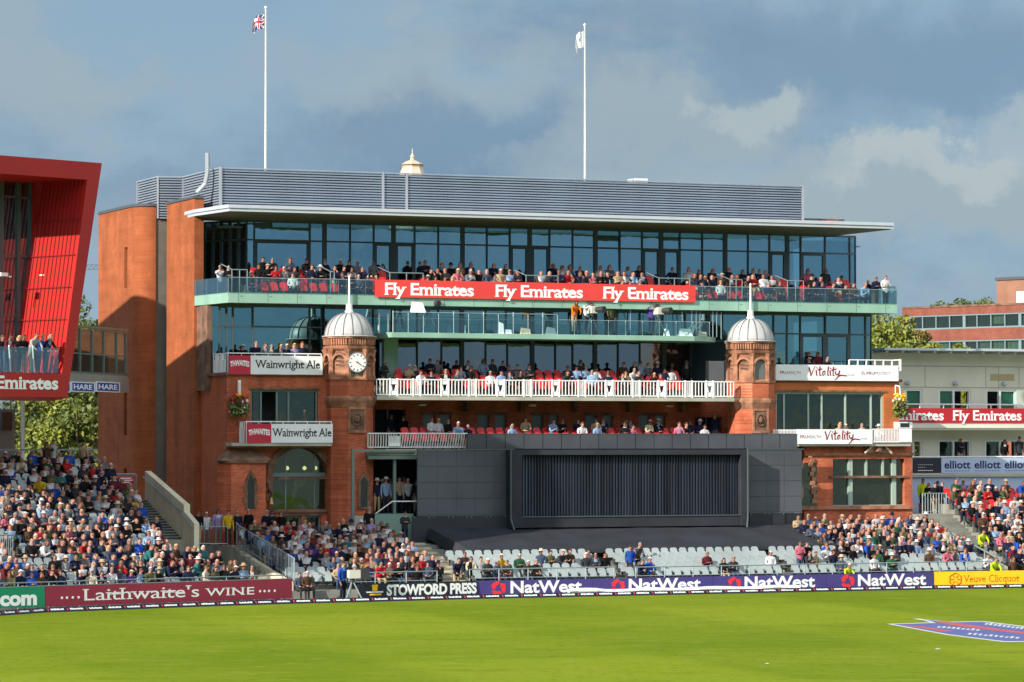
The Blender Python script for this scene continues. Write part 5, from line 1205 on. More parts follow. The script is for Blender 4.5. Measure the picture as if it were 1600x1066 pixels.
def bridge():
    a = bpt(86, 163.0); b = bpt(199, 172.5); F = between(a, b); L_ = math.hypot(b[0] - a[0], b[1] - a[1]); zz = lambda px, py: F.Z(px, py, 0)
    t = thing('footbridge', 'glazed steel footbridge between the red block and the brick stair tower', 'footbridge', Vector(F.pt(L_ / 2, 1, 0)))
    z0, z1, zt = zz(150, 612), zz(150, 585), zz(150, 513.5); D = 2.4
    mb = MB(F); mb.box(0, L_, 0, D, z0 + .1, z1); mb.box(-.0, L_ + .05, -.06, -.003, z0, z1 - .15); mb.build('deck', mat('bridge_grey', srgb(150, 152, 146), .5, .2, var=.05), t)
    mb = MB(F); mb.box(0, L_, 0, D, zt - .12, zt); mb.build('roof', 'glass_rail', t)
    for px in (88, 106, 126, 145, 163, 183, 197.5):
        u = F.U(px, 0); q = MB(F); q.box(u - .06, u + .06, 0, .1, z1, zt - .123); q.box(u - .06, u + .06, D - .1, D, z1, zt - .123); q.box(u - .05, u + .05, .103, D - .103, zt - .22, zt - .123); q.build('frame', 'frame_grey', t)
    q = MB(F); q.box(0, L_, .02, .08, zz(150, 555), zz(150, 553)); q.box(0, L_, .0, .1, z1 + .003, z1 + .1); q.box(0, L_, -.05, .1, zt + .003, zt + .1); q.build('rail', 'frame_grey', t)
    pxs = (88, 106, 126, 145, 163, 183, 197.5)
    for p, q_ in zip(pxs, pxs[1:]):
        for w in (.05, D - .05): g = MB(F); g.box(F.U(p, 0) + .07, F.U(q_, 0) - .07, w, w + .015, z1 + .1, zt - .13); g.build('pane', 'glass_rail', t)
    q = MB(F); q.box(F.U(180, 0), F.U(195, 0), .9, D - .12, z1, zt - .25); q.build('door', 'interior_dark', t)
    for p0, p1, st in ((60, 73, 'HARE'), (76, 108.5, 'HARE'), (113, 146.5, 'HARE'), (152, 185.5, 'HARE')):
        if p0 < 70: continue
        s = thing('bridge_sign', {76: 'blue plate on the footbridge half hidden by the red block', 113: 'blue plate with white capitals in the middle of the footbridge', 152: 'blue plate with white capitals near the brick stair tower'}[p0], 'sign', Vector(F.pt(F.U(p0, -.1), -.1, zz(p0, 611))))
        q = MB(F); q.box(F.U(p0 - 2, -.1), F.U(p1 + 2, -.1), -.1, -.065, zz(p0, 612.3), zz(p0, 596.3)); q.build('border', 'white_sign', s)
        q = MB(F); q.box(F.U(p0, -.1), F.U(p1, -.1), -.108, -.103, zz(p0, 610.6), zz(p0, 598)); q.build('plate', 'blue_sign', s)
        lettering(F, st, F.U(p0 + 2.2, -.11), F.U(p1 - 2.2, -.11), -.112, zz(p0, 608), zz(p0, 600.6), 'white_ink', s, bold=.03)
    return F, z1
FBR, ZBR = bridge()

# ------------------------------------------------------------------ trees
def tree(px, d, ztop, rw, label, m, n=5200, seed=0, zlow=None, leaf=.15, name='tree'):
    rr = np.random.default_rng(seed); x, y = bpt(px, d); t = thing(name, label, 'tree', (x, y, 0)); zlow = ztop * .25 if zlow is None else zlow
    mb = MB(Fr(x, y, 0)); rd = random.Random(seed)
    mb.tube((0, 0, 0), (.1, 0, ztop * .45), .028 * ztop, 8, .016 * ztop)
    for k in range(9):
        a = k * 2.4; zz = ztop * (.25 + .05 * k); mb.tube((.1, 0, zz), (rw * .7 * math.cos(a), rw * .7 * math.sin(a), zz + ztop * .22), .010 * ztop, 5, .003 * ztop)
    mb.tube((.1, 0, ztop * .45), (0, 0, ztop * .93), .016 * ztop, 6, .004 * ztop); mb.build('trunk', 'bark', t)
    # leaf sprays gathered in clumps over an uneven crown
    n = int(n * 2.4); nc = 60; cl = []
    for k in range(nc):
        q = rr.normal(size=3); q /= np.linalg.norm(q); rad = rr.uniform(.45, 1.0) ** .6
        c = np.array([q[0] * rw * rad, q[1] * rw * rad, (zlow + ztop) / 2 + q[2] * (ztop - zlow) / 2 * rad]); s = rr.uniform(.16, .30) * rw
        if c[2] + s * .8 > ztop: c[2] = ztop - s * .8
        cl.append((c, s))
    per = n // nc; V = []; 
    for c, s in cl:
        q = rr.normal(size=(per, 3)); q /= np.linalg.norm(q, axis=1)[:, None]; q *= (rr.uniform(.3, 1.0, per) ** .5)[:, None]
        pos = c + q * s * np.array([1.15, 1.15, .85]); a = rr.normal(size=(per, 3)); a /= np.linalg.norm(a, axis=1)[:, None]; b = np.cross(a, rr.normal(size=(per, 3))); b /= np.linalg.norm(b, axis=1)[:, None]
        L_ = leaf * rr.uniform(.6, 1.5, per)[:, None]; V.append(np.stack([pos - a * L_, pos + b * L_ * .55, pos + a * L_, pos - b * L_ * .55], 1))
    V = np.concatenate(V).reshape(-1, 3); nf = len(V) // 4
    me = bpy.data.meshes.new('crown'); me.vertices.add(len(V)); me.vertices.foreach_set('co', V.ravel()); me.loops.add(nf * 4); me.loops.foreach_set('vertex_index', np.arange(nf * 4))
    me.polygons.add(nf); me.polygons.foreach_set('loop_start', np.arange(nf) * 4); me.polygons.foreach_set('loop_total', np.full(nf, 4)); me.update(); me.validate(); me.materials.append(M[m])
    o = bpy.data.objects.new('crown', me); COL.objects.link(o); o.parent = t; return t
tree(112, 205, CAM_H + (688 - 458) * 205 / FPX, 3.6, 'tall sunlit tree rising in the gap above the footbridge', 'leaf_mid', 5200, 1, 3)
tree(72, 198, CAM_H + (688 - 618) * 198 / FPX, 3.4, 'yellow green tree below the red balcony beside the white column', 'leaf_sun', 5200, 2, 1.5)
tree(120, 194, CAM_H + (688 - 628) * 194 / FPX, 3.2, 'yellow green tree under the footbridge sign plates', 'leaf_sun', 5200, 3, 1.5)
tree(146, 214, CAM_H + (688 - 505) * 214 / FPX, 3.4, 'dark tree against the edge of the brick stair tower', 'leaf_dark', 5200, 4, 2)
tree(92, 215, CAM_H + (688 - 560) * 215 / FPX, 4.2, 'dark green tree standing behind the yellow green ones', 'leaf_dark', 4600, 5, 0)
tree(1384, 232, CAM_H + (688 - 488) * 232 / FPX, 4.0, 'rounded tree between the pavilion corner and the office block', 'leaf_sun', 6000, 6, 5)
tree(1412, 226, CAM_H + (688 - 512) * 226 / FPX, 3.2, 'bright green bushy tree in front of the office corner', 'leaf_sun', 5200, 7, 5)
tree(1437, 222, CAM_H + (688 - 527) * 222 / FPX, 2.2, 'low bright green tree against the office windows', 'leaf_sun', 3600, 8, 5)
tree(1499, 218, CAM_H + (688 - 529) * 218 / FPX, 1.3, 'small bright treetop before the lower office windows', 'leaf_sun', 2600, 9, 8)
tree(1526, 217, CAM_H + (688 - 540) * 217 / FPX, 1.2, 'tiny treetop just clearing the grey roof edge', 'leaf_sun', 1800, 10, 8)
tree(1522, 330, CAM_H + (688 - 462) * 330 / FPX, 4.0, 'broad treetop behind the roof of the office block', 'leaf_mid', 4600, 11, 12)
tree(1476, 330, CAM_H + (688 - 470) * 330 / FPX, 2.2, 'narrow thin treetop behind the office roof', 'leaf_mid', 1500, 12, 12)
tree(1548, 326, CAM_H + (688 - 464) * 326 / FPX, 2.4, 'treetop tucked against the taller office part', 'leaf_mid', 2400, 13, 12)

# ------------------------------------------------------------------ office block, hospitality block, crane, far house
def office():
    a = bpt(1410, 262.0); F = Fr(a[0], a[1], R(-46)); zz = lambda px, py, w=0: F.Z(px, py, w); t = thing('office_block', 'distant red brick office block with long bands of windows', 'office', Vector(F.pt(6, 4, 0)))
    e = F.U(1720); z3 = zz(1410, 483); bands = [(zz(1412, 516.5), zz(1412, 494.5)), (zz(1412, 560), zz(1412, 534.5))]
    mb = MB(F); zprev = z3
    cuts = [(bands[0][1], z3), (bands[1][1], bands[0][0]), (0, bands[1][0])]
    for c, d in cuts: mb.box(0, e, 0, 10, c, d)
    mb.box(0, .6, .0, 10, bands[0][0] + .002, bands[0][1] - .002); mb.box(0, .6, 0, 10, bands[1][0] + .002, bands[1][1] - .002); mb.build('wall', 'office_brick', t)
    mb = MB(F); mb.box(-.05, e, -.05, 10.05, z3 + .003, z3 + .15); mb.build('coping', 'stone_dark', t)
    rr = random.Random(5)
    for c, d in bands:
        x = .6; k = 0
        mb = MB(F); mb.box(.6, e, 2.0, 2.1, c, d); mb.build('inner_wall', 'interior', t)
        while x < e - 1:
            ww = 1.32; m_ = MB(F); thick = .09 if k % 4 else .26
            m_.box(x, x + thick, .05, .3, c + .12, d - .1); m_.box(x, x + ww, .02, .3, c + .001, c + .117); m_.box(x, x + ww, .02, .3, d - .097, d - .001); wn = m_.build('window', mat('pale_blue_frame', srgb(112, 132, 140), .5), t)
            q = MB(F); q.box(x + thick + .01, x + ww - .01, .16, .18, c + .12, d - .1); q.build('pane', 'glass_low', wn)
            if rr.random() < .6: h = c + .12 + (d - c - .2) * rr.choice((0, .2, .35)); q = MB(F); q.box(x + thick + .03, x + ww - .03, .3, .33, h, d - .1); q.build('blind', 'curtain', wn)
            x += ww; k += 1
    u0 = F.U(1558, 5); mb = MB(F); mb.box(u0, e, 5, 14, z3 - .5, zz(1558, 438.5, 5)); mb.build('upper_block', mat('pale_brick', srgb(138, 100, 82), .85, var=.15, vscale=.8), t)
    mb = MB(F); mb.box(u0 - .1, e, 4.9, 14.1, zz(1558, 438.5, 5) + .003, zz(1558, 437, 5) + .15); mb.build('coping', 'louvre_back', t)
    u1 = F.U(1590, 5); mb = MB(F); mb.box(u1, u1 + 2.4, 4.9, 4.98, zz(1590, 473, 5), zz(1590, 456, 5)); mb.build('white_window', 'white_sign', t)
office()
def hospitality():
    F = Fr(*bpt(1480, 190.0), R(23.5)); zz = lambda px, py, w=0: F.Z(px, py, w); t = thing('hospitality_block', 'grey rendered block with sponsor balconies beyond the pavilion', 'building', Vector(F.pt(0, 5, 0)))
    l, r = F.U(1360), F.U(1700); zt = zz(1440, 552); ys = lambda y: zz(1480, y)
    hs = []
    for (a, b) in ((1413, 1441), (1467, 1517), (1541, 1588), (1612, 1660)): hs.append((F.U(a), F.U(b), ys(640), ys(608.5)))
    for (a, b) in ((1426, 1441), (1466, 1517), (1539, 1590), (1612, 1660)): hs.append((F.U(a), F.U(b), ys(722), ys(687.5)))
    mb = MB(F); mb.wall(l, r, 0, .4, 0, zt, hs); mb.box(l, r, .41, 14, 0, .1); mb.build('wall', 'hosp', t)
    mb = MB(F)
    for y in (573, 606): mb.box(l, r, -.006, -.001, ys(y), ys(y) + .035)
    for px in (1445, 1540, 1560, 1592): u = F.U(px); mb.box(u, u + .03, -.006, -.001, ys(606), ys(573) - .003)
    mb.build('joint', 'hosp_joint', t)
    mb = MB(F); mb.box(l, r, -1.6, 14, ys(549.5), ys(546)); mb.box(F.U(1527, -1.62), r, -1.64, -1.603, ys(549.5) + .01, ys(545.5)); 
    for px in range(1366, 1700, 25): u = F.U(px); mb.box(u - .06, u + .06, -1.4, -.01, ys(553), ys(549.5) - .003)
    mb.build('roof', 'roof_edge', t)
    for i, h in enumerate(hs):
        a, b, c, d = h; m_ = MB(F); m_.box(a, a + .1, .05, .25, c, d); m_.box(b - .1, b, .05, .25, c, d); mid = a + (b - a) * (.47 if i % 4 else .1); m_.box(mid - .06, mid + .06, .04, .25, c, d - .1); m_.box(a + .1, b - .1, .05, .25, d - .1, d); wn = m_.build('window', 'white_sign', t)
        q = MB(F); gm = 'green_pane' if i in (1, 2, 0) else 'glass_low'
        sides = [(a + .11, mid - .07), (mid + .07, b - .11)]; k = {0: 1, 1: 0, 2: 1, 3: 0}.get(i, 0); x0, x1 = sides[k]; q.box(x0, x1, .15, .17, c, d - .11); q.build('pane', gm, wn)
        if i in (1, 2): 
            x0, x1 = (sides[1] if i == 1 else sides[1]); 
        bk = MB(F); bk.box(a - .3, b + .3, 1.6, 1.7, c - .3, d + .3); bk.build('inner_wall', 'interior_dark', t)
    mb = MB(F); mb.box(F.U(1548, -.02), F.U(1585, -.02), -.02, -.002, ys(594.5), ys(584)); mb.build('wall_plaque', mat('tan_plaque', srgb(176, 160, 126), .7), t)
    for px in (1417, 1492, 1568): 
        u = F.U(px); m_ = MB(F); m_.lathe(u, -.12, [(.05, ys(602)), (.16, ys(600)), (.14, ys(597)), (.05, ys(596))], 8); m_.build('wall_lamp', 'pale_blue', t)
    # balconies
    for yt, yf, w in ((632, 672, -1.5), (714, 745, -1.5)):
        m_ = MB(F); m_.box(F.U(1395, w), r, w, -.003, zz(1480, yf, w), zz(1480, yf - 9, w)); m_.box(F.U(1395, w), r, w - .08, w - .003, zz(1480, yf - 3, w), zz(1480, yf - 10, w)); m_.build('balcony_slab', 'hosp', t)
        m_ = MB(F); zr = zz(1480, yt, w); m_.tube((F.U(1395, w), w, zr), (r, w, zr), .04)
        for px in range(1400, 1700, 37): u = F.U(px, w); m_.tube((u, w, zz(1480, yf - 9, w)), (u, w, zr), .035, 5)
        m_.build('railing', 'rail_white', t)
    # lower wall below the balcony
    mb = MB(F); mb.box(F.U(1395, -1.3), r, -1.3, -1.2, 3.0, zz(1480, 745, -1.3)); mb.build('lower_wall', 'pale_blue', t)
    w = -1.62
    s = thing('advertising_banner', 'red airline banner on the balcony of the grey block', 'banner', Vector(F.pt(F.U(1500, w), w, zz(1480, 661, w)))); za = lambda y: zz(1480, y, w)
    mb = MB(F); mb.box(F.U(1385, w), r - .5, w, w + .04, za(661), za(638)); mb.build('panel', 'burgundy' if 0 else mat('deep_red_banner', srgb(176, 26, 40), .6), s)
    for a, b in ((1367, 1474.5), (1489, 1596), (1611, 1718)): lettering(F, 'Fly Emirates', F.U(a, w), F.U(b, w), w - .004, za(656.5), za(641.5), 'white_ink', s, bold=.022, serif=.045)
    s = thing('advertising_banner', 'pale blue balcony banner with repeated navy firm names', 'banner', Vector(F.pt(F.U(1540, w), w, za(740))))
    mb = MB(F); mb.box(F.U(1470.5, w), r - .6, w, w + .04, za(739.5), za(715.5)); mb.build('panel', 'pale_blue', s)
    for a, b in ((1475, 1516), (1522, 1563), (1569, 1610), (1616, 1657)):
        lettering(F, 'elliott', F.U(a, w), F.U(b, w), w - .004, za(732), za(720.5), 'navy_ink', s, bold=.028)
        q = MB(F)
        for k in range(9): x = F.U(a + 1 + k * 4.4, w); q.box(x, x + .11, w - .005, w - .002, za(736.6), za(735.6))
        q.build('small_print', 'navy_ink', s)
    s = thing('advertising_banner', 'dark navy panel with faint small print beside the pale blue banner', 'banner', Vector(F.pt(F.U(1450, w), w, za(740))))
    mb = MB(F); mb.box(F.U(1426, w), F.U(1470, w), w, w + .04, za(739), za(715.5)); mb.build('panel', 'navy_board', s)
    q = MB(F)
    for y, n_, h in ((726, 8, .5), (730, 4, .5), (734.5, 8, 1.2)):
        for k in range(n_): x = F.U(1434 + k * 3, w); q.box(x, x + .085, w - .005, w - .002, za(y + h), za(y))
    q.build('small_print', 'white_ink', s)
    return F
FH = hospitality()
def crane():
    F = Fr(*bpt(135, 420.0), R(5)); z = lambda y: F.Z(140, y); x0, x1 = F.U(90), F.U(172); t = thing('crane', 'distant thin crane jib showing between the red block and the brick tower', 'crane', Vector(F.pt(0, 0, 0)))
    mb = MB(F); a, b = z(421), z(414)
    mb.tube((x0, 0, a), (x1, 0, a), .05, 4); mb.tube((x0, 0, b), (x1, 0, b), .05, 4); n = 22
    for k in range(n): p, q = x0 + (x1 - x0) * k / n, x0 + (x1 - x0) * (k + 1) / n; mb.tube((p, 0, a if k % 2 else b), (q, 0, b if k % 2 else a), .04, 4)
    mb.build('jib', 'steel', t)
    mb = MB(F); x = F.U(176); mb.box(x - .6, x + .6, -.6, .6, 0, b + 2); mb.build('mast', 'steel', t)
crane()
def house():
    x, y = bpt(146, 240); F = Fr(x, y, R(10)); t = thing('house', 'pale orange house wall glimpsed through the trees beside the stair tower', 'house', Vector((x, y, 0)))
    z1 = F.Z(146, 655); mb = MB(F); mb.box(-1.6, 5, 0, 6, 0, z1); mb.build('wall', mat('pale_orange_wall', srgb(222, 176, 140), .85, var=.1), t)
    mb = MB(F); mb.prism([(-1.8, z1 + .003), (5.2, z1 + .003), (1.7, z1 + 2.2)], -.2, 6.2); mb.build('roof', 'office_brick', t)
    mb = MB(F); mb.box(-.9, -.1, -.05, -.003, z1 - 1.6, z1 - .5); mb.build('window', 'glass_dark', t)
house()
# hanging baskets
def basket(px, py, w, label, mats, hook=1):
    u = U(px, w); z = Z(px, py, w); t = thing('hanging_basket', label, 'hanging basket', Vector(P.pt(u, w, z - .5))); rr = random.Random(px)
    mb = MB(P); mb.path([(u + .12 * hook, w + .35, z + .45), (u + .12 * hook, w + .35, z + .95), (u, w + .1, z + .9), (u, w, z + .3)], .03, 5); mb.box(u + .04 * hook, u + .2 * hook, w + .36, w + .40, z + .35, z + 1.05) if hook > 0 else None; mb.build('bracket', 'white_paint', t)
    mb = MB(P); mb.lathe(u, w, [(.12, z - .35), (.3, z - .1), (.34, z + .1)], 10); mb.build('bowl', 'bark', t)
    for nm, m_, n, sx, z0, z1 in mats:
        mb = MB(P)
        for _ in range(n):
            a = rr.uniform(0, 6.28); r_ = sx * math.sqrt(rr.random()); x, y, q = u + r_ * math.cos(a), w + r_ * math.sin(a) * .8, z + rr.uniform(z0, z1); d = Vector((rr.uniform(-1, 1), rr.uniform(-1, 1), rr.uniform(-1, 1))).normalized(); e = d.orthogonal().normalized(); s = .075
            mb.poly([(x - d.x * s, y - d.y * s, q - d.z * s), (x + e.x * s, y + e.y * s, q + e.z * s), (x + d.x * s, y + d.y * s, q + d.z * s), (x - e.x * s, y - e.y * s, q - e.z * s)])
        mb.build(nm, m_, t)
basket(374, 627, -.55, 'hanging basket of red and yellow flowers on the shaded brick wing corner', [('foliage', 'leaf_mid', 420, .5, -.75, .25), ('red_bloom', 'red_flower', 120, .46, -.1, .38), ('yellow_bloom', 'yellow_flower', 26, .3, .1, .4), ('white_bloom', 'white_flower', 50, .5, -.6, .1)])
basket(1407, 630, -.55, 'hanging basket with a yellow flower clump on the far brick pier', [('foliage', 'leaf_sun', 420, .44, -.75, .15), ('yellow_bloom', 'yellow_flower', 200, .36, .0, .5), ('pink_bloom', 'white_flower', 40, .45, -.1, .4)], hook=-1)

# the stand across the ground, seen only as a reflection in the windows
def opposite():
    t = thing('opposite_stand', 'dark roofed stand across the ground, seen only mirrored in the lounge windows', 'stand', (0, -60, 0)); F = Fr(0, -42, R(180) + R(8))
    mb = MB(F)
    for i in range(18): mb.box(-70, 70, i * .9, i * .9 + .9, 0, 1.0 + i * .62)
    mb.build('terrace', mat('far_crowd', srgb(96, 100, 120), .9, col2=srgb(40, 46, 70), vscale=1.6), t)
    mb = MB(F); mb.prism([(-3, 15.2), (19, 17.6), (19, 18.2), (-3, 15.8)], -72, 72, 'u'); mb.build('roof', 'steel', t)
    mb = MB(F); mb.box(-70, 70, 17.2, 18.4, 0, 17.3); mb.build('back_wall', 'interior_dark', t)
opposite()
# ------------------------------------------------------------------ terraces, stairs and rails
NR, W_FR, RUN, RISE, ZR0 = 10, -10.8, .80, .20, .41
rw = lambda i: W_FR + RUN * i
rz = lambda i: ZR0 + RISE * i
def terrace():
    t = thing('seating_terrace', 'stepped concrete terrace between the pavilion and the boundary boards', 'terrace', Vector(P.pt(U(900, -8), -8, 0)))
    a, b = U(440, W_FR), U(1566, W_FR); mb = MB(P)
    prof = [(W_FR - .5, 0.0)]
    prof += [(W_FR - .5, ZR0)]
    for i in range(1, NR): prof += [(rw(i) - .25, rz(i - 1)), (rw(i) - .25, rz(i))]
    prof += [(rw(NR) - .25, rz(NR - 1)), (rw(NR) - .25, 2.25), (4.0, 2.25), (4.0, 0)]
    mb.prism(prof, a, b, 'u'); mb.build('steps', 'concrete_dark', t)
    pale = mat('pale_stair_concrete', srgb(184, 174, 150), .9, var=.15)
    for px, wd in ((721, 2.0), (975, 1.1), (1232, 1.3)):
        u = U(px, W_FR); mb = MB(P)
        for i in range(NR if px < 800 else 5):
            mb.box(u - wd / 2, u + wd / 2, rw(i) - .245, rw(i) + .54, rz(i) + .004, rz(i) + .012); mb.box(u - wd / 2, u + wd / 2, rw(i) + .15, rw(i) + .545, rz(i) + .014, rz(i) + .1)
        mb.build('aisle_stair', pale, t)
terrace()
S = Fr(*bpt(72, 148.3), R(37)); SN, SRISE = 18, .305
sw = lambda i: .35 + .80 * i
sz = lambda i: .40 + SRISE * i
SRIGHT = [404, 384, 360, 328, 276, 264, 256, 248, 240, 233, 226, 219, 212, 205, 195, 180, 166, 154]
def stand_s():
    t = thing('seating_terrace', 'steep stepped concrete terrace behind the green and burgundy boards', 'terrace', Vector(S.pt(0, 6, 0)))
    mb = MB(S)
    for i in range(SN):
        a, b = S.U(-40, sw(i)), S.U(SRIGHT[i] + 6, sw(i) + .1); mb.box(a, b, sw(i) - .3, sw(i) + .5 if i < SN - 1 else sw(i) + 2.2, 0, sz(i))
    mb.build('steps', 'concrete_dark', t)
    mb = MB(S); wz = sw(SN) + .9; z = S.Z(60, 703, wz); a, b = S.U(-20, wz), S.U(152, wz)
    mb.tube((a, wz, z), (b, wz, z), .04); mb.tube((a, wz, z - .5), (b, wz, z - .5), .02, 5)
    for x in np.arange(a, b, 1.6): mb.tube((x, wz, z - 1.2), (x, wz, z), .03, 5)
    mb.build('back_rail', 'rail', t)
    mb = MB(S); mb.box(S.U(-2, 4), S.U(21, 4), 4.0, 4.04, S.Z(10, 870, 4), S.Z(10, 870, 4) + .02)
    a, b = S.U(-4, 4), S.U(21, 4); zt = S.Z(10, 836, 4)
    for x in np.linspace(a, b, 9): mb.tube((x, 4, zt - 1.0), (x, 4, zt), .02, 5)
    mb.tube((a, 4, zt), (b, 4, zt), .03); mb.build('guard_rail', 'rail', t)
stand_s()
def stairs():
    t = thing('staircase', 'concrete staircase with sloping parapets beside the brick stair tower', 'staircase', Vector(P.pt(U(288, -6), -4, 0)))
    up = U(288, -6.0); w0_, w1_ = -6.0, .6; za, zb_ = Z(262, 848, -6.0), Z(215, 782, .4); n = 16; mb = MB(P)
    for k in range(n):
        w = w0_ + (w1_ - w0_) * k / n; z = za + (zb_ - za) * (k + 1) / n; mb.box(up - 1.75, up - .003, w, w1_ + 1.5, max(0, z - .4) if 0 else (0 if k == 0 else za + (zb_ - za) * k / n + .0), z)
    mb.build('stair_flight', 'concrete', t)
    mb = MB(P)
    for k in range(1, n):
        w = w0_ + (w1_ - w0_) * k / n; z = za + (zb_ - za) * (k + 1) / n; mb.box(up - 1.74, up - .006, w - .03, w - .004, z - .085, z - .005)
    mb.build('riser_shade', 'seat_leg', t)  # dark strips added on the risers to imitate their shade
    zt0, zt1 = Z(288, 789, w0_), Z(213, 736, w1_)
    pale = mat('pale_parapet', srgb(206, 198, 172), .85, var=.12, vscale=1.2)
    mb = MB(P); mb.hexa([(up, w0_, 0), (up + .3, w0_, 0), (up + .3, w1_, 0), (up, w1_, 0), (up, w0_, zt0), (up + .3, w0_, zt0), (up + .3, w1_, zt1), (up, w1_, zt1)]); mb.build('parapet', pale, t)
    u2 = U(304, -7.6); a, b = Z(304, 818, -7.6), Z(304, 818, -7.6) + 1.1
    mb = MB(P); mb.hexa([(u2, -7.6, 0), (u2 + .25, -7.6, 0), (u2 + .25, -4.2, 0), (u2, -4.2, 0), (u2, -7.6, a), (u2 + .25, -7.6, a), (u2 + .25, -4.2, b), (u2, -4.2, b)]); mb.build('parapet', pale, t)
    mb = MB(P); mb.path([(up - .08, w0_ + .3, zt0 - .28), (up - .08, w1_, zt1 - .28)], .03); mb.path([(u2 - .06, -7.5, a - .2), (u2 - .06, -4.3, b - .2)], .03); mb.build('handrail', 'rail', t)
    # landing rail with a red notice
    r = thing('railing', 'grey landing railing carrying a red notice at the foot of the brick stair tower', 'railing', Vector(P.pt(U(190, .8), .8, 2)))
    w = .9; zt = Z(190, 741, w); z0 = zt - 1.1; a, b = U(175, w), U(213, w); mb = MB(P)
    mb.tube((a, w, zt), (b, w, zt), .03); mb.tube((a - .05, w, zt), (U(150, w), w + 1.2, zt + 1.2), .03)
    for x in np.linspace(a, b, 14): mb.tube((x, w, z0), (x, w, zt), .016 if x not in (a, b) else .035, 5)
    mb.build('balusters', 'rail', r)
    nb = thing('notice', 'red notice with white small print on the landing railing', 'notice', Vector(P.pt(U(196, w), w, zt - .6)))
    mb = MB(P); mb.box(U(183, w), U(209, w), w - .06, w - .04, zt - .5, zt - .12); mb.build('panel', mat('deep_red_banner', srgb(176, 26, 40), .6), nb)
    mb = MB(P)
    for k, (p0, p1) in enumerate(((188, 205), (186, 207), (190, 203))): zq = zt - .2 - .1 * k; mb.box(U(p0, w), U(p1, w), w - .066, w - .062, zq - .022, zq + .022)
    mb.build('small_print', 'white_ink', nb)
stairs()
def railing(name, label, fr, pts, h, gap, m='rail', r=.026, thin=.012, low=.12):
    """Pts: (u, w, z of the foot). Top and bottom pipes with balusters between."""
    mb = MB(fr)
    for a, b in zip(pts, pts[1:]):
        A, B = Vector(a), Vector(b); L_ = (B - A).length; up = Vector((0, 0, h)); mb.tube(A + up, B + up, r); mb.tube(A + Vector((0, 0, low)), B + Vector((0, 0, low)), r * .7, 5)
        n = max(1, int(L_ / gap))
        for k in range(n + 1): q = A + (B - A) * k / n; mb.tube(q, q + up, r if k % 6 == 0 else thin, 5)
    return tag(mb.build(name, m), label, 'railing')
u = U(455, W_FR); zf = Z(455, 908, W_FR - .5); zk = Z(357, 851, -2.6)
railing('railing', 'galvanised railing sloping down beside the steps between the two terraces', P, [(u, W_FR - .5, zf), (u, -3.0, zk - .15), (u, -2.5, zk)], 1.05, .21, thin=.014, r=.035)
mb = MB(P); mb.hexa([(u - .28, W_FR - .5, 0), (u - .04, W_FR - .5, 0), (u - .04, -2.5, 0), (u - .28, -2.5, 0), (u - .28, W_FR - .5, zf - .05), (u - .04, W_FR - .5, zf - .05), (u - .04, -2.5, zk - .08), (u - .28, -2.5, zk - .08)]); tag(mb.build('sloping_wall', mat('pale_parapet', srgb(206, 198, 172), .85)), 'pale sloping concrete wall carrying the galvanised stair railing', 'wall')
w = -2.5; railing('railing', 'galvanised railing along the walkway below the shaded brick side wall', P, [(U(283, w), w, 2.25), (U(356, w), w, 2.25)], Z(330, 823, w) - 2.25, .5)
# rails just behind the boards
def front_rail(fr, u0, u1, w, z, label, mid=True):
    mb = MB(fr); mb.tube((u0, w, z), (u1, w, z), .03); mb.tube((u0, w, z - .42), (u1, w, z - .42), .02, 5) if mid else None
    n = max(2, int((u1 - u0) / 1.5))
    for k in range(n + 1): x = u0 + (u1 - u0) * k / n; mb.tube((x, w, 0), (x, w, z), .03, 5)
    tag(mb.build('railing', 'rail'), label, 'railing')
front_rail(FB, xb(-60), xb(452), .5, FB.Z(200, 906, .5), 'low pipe rail above the green and burgundy boards')
front_rail(FS, xs_(552), xs_(698), .9, FS.Z(640, 893.5, .9), 'low pipe rail behind the navy cider board')
front_rail(FN, xn(742), xn(968), .6, FN.Z(850, 888, .6), 'low pipe rail above the first purple bank boards')
front_rail(FN, xn(1002), xn(1560), .6, FN.Z(1250, 882, .6), 'low pipe rail from the middle aisle to the yellow board')
mb = MB(FN); mb.box(xn(742), xn(836), .55, .63, .05, .95); mb.box(xn(1018), xn(1106), .55, .63, .05, .95); tag(mb.build('pale_panel', 'pale_blue'), 'pale blue panels below the pipe rail', 'panel') if 0 else None
# stair and barriers at the far end
u = U(1563, W_FR)
t = thing('barrier', 'black sheeted barrier with two sloping pipe rails down the end of the terrace', 'barrier', Vector(P.pt(u, -7, 0)))
mb = MB(P); za, zb = Z(1563, 893, W_FR), Z(1476, 828, -3.0)
mb.hexa([(u, W_FR, 0), (u + .06, W_FR, 0), (u + .06, -3.0, 0), (u, -3.0, 0), (u, W_FR, za), (u + .06, W_FR, za), (u + .06, -3, zb), (u, -3, zb)]); mb.build('sheet', 'black_band', t)
mb = MB(P)
for dz in (.12, .62): mb.tube((u - .05, W_FR, za + dz), (u - .05, -3.0, zb + dz), .05)
for k in range(6): w = W_FR + (7.8) * k / 5; z = za + (zb - za) * k / 5; mb.tube((u - .05, w, 0), (u - .05, w, z + .64), .03, 5)
mb.build('pipework', 'rail', t)
R2N = 13
w2_ = lambda i: -11.2 + .82 * i
z2_ = lambda i: .55 + .285 * i
R2L = [1592 - 9.2 * i for i in range(R2N)]
t = thing('seating_terrace', 'stepped terrace of red seats beyond the far stair', 'terrace', Vector(P.pt(U(1600, -6), -6, 0)))
mb = MB(P)
for i in range(R2N): mb.box(U(R2L[i] - 4, w2_(i)), U(1720, w2_(i)), w2_(i) - .3, w2_(i) + (.52 if i < R2N - 1 else 3), 0, z2_(i))
mb.build('steps', 'concrete_dark', t)
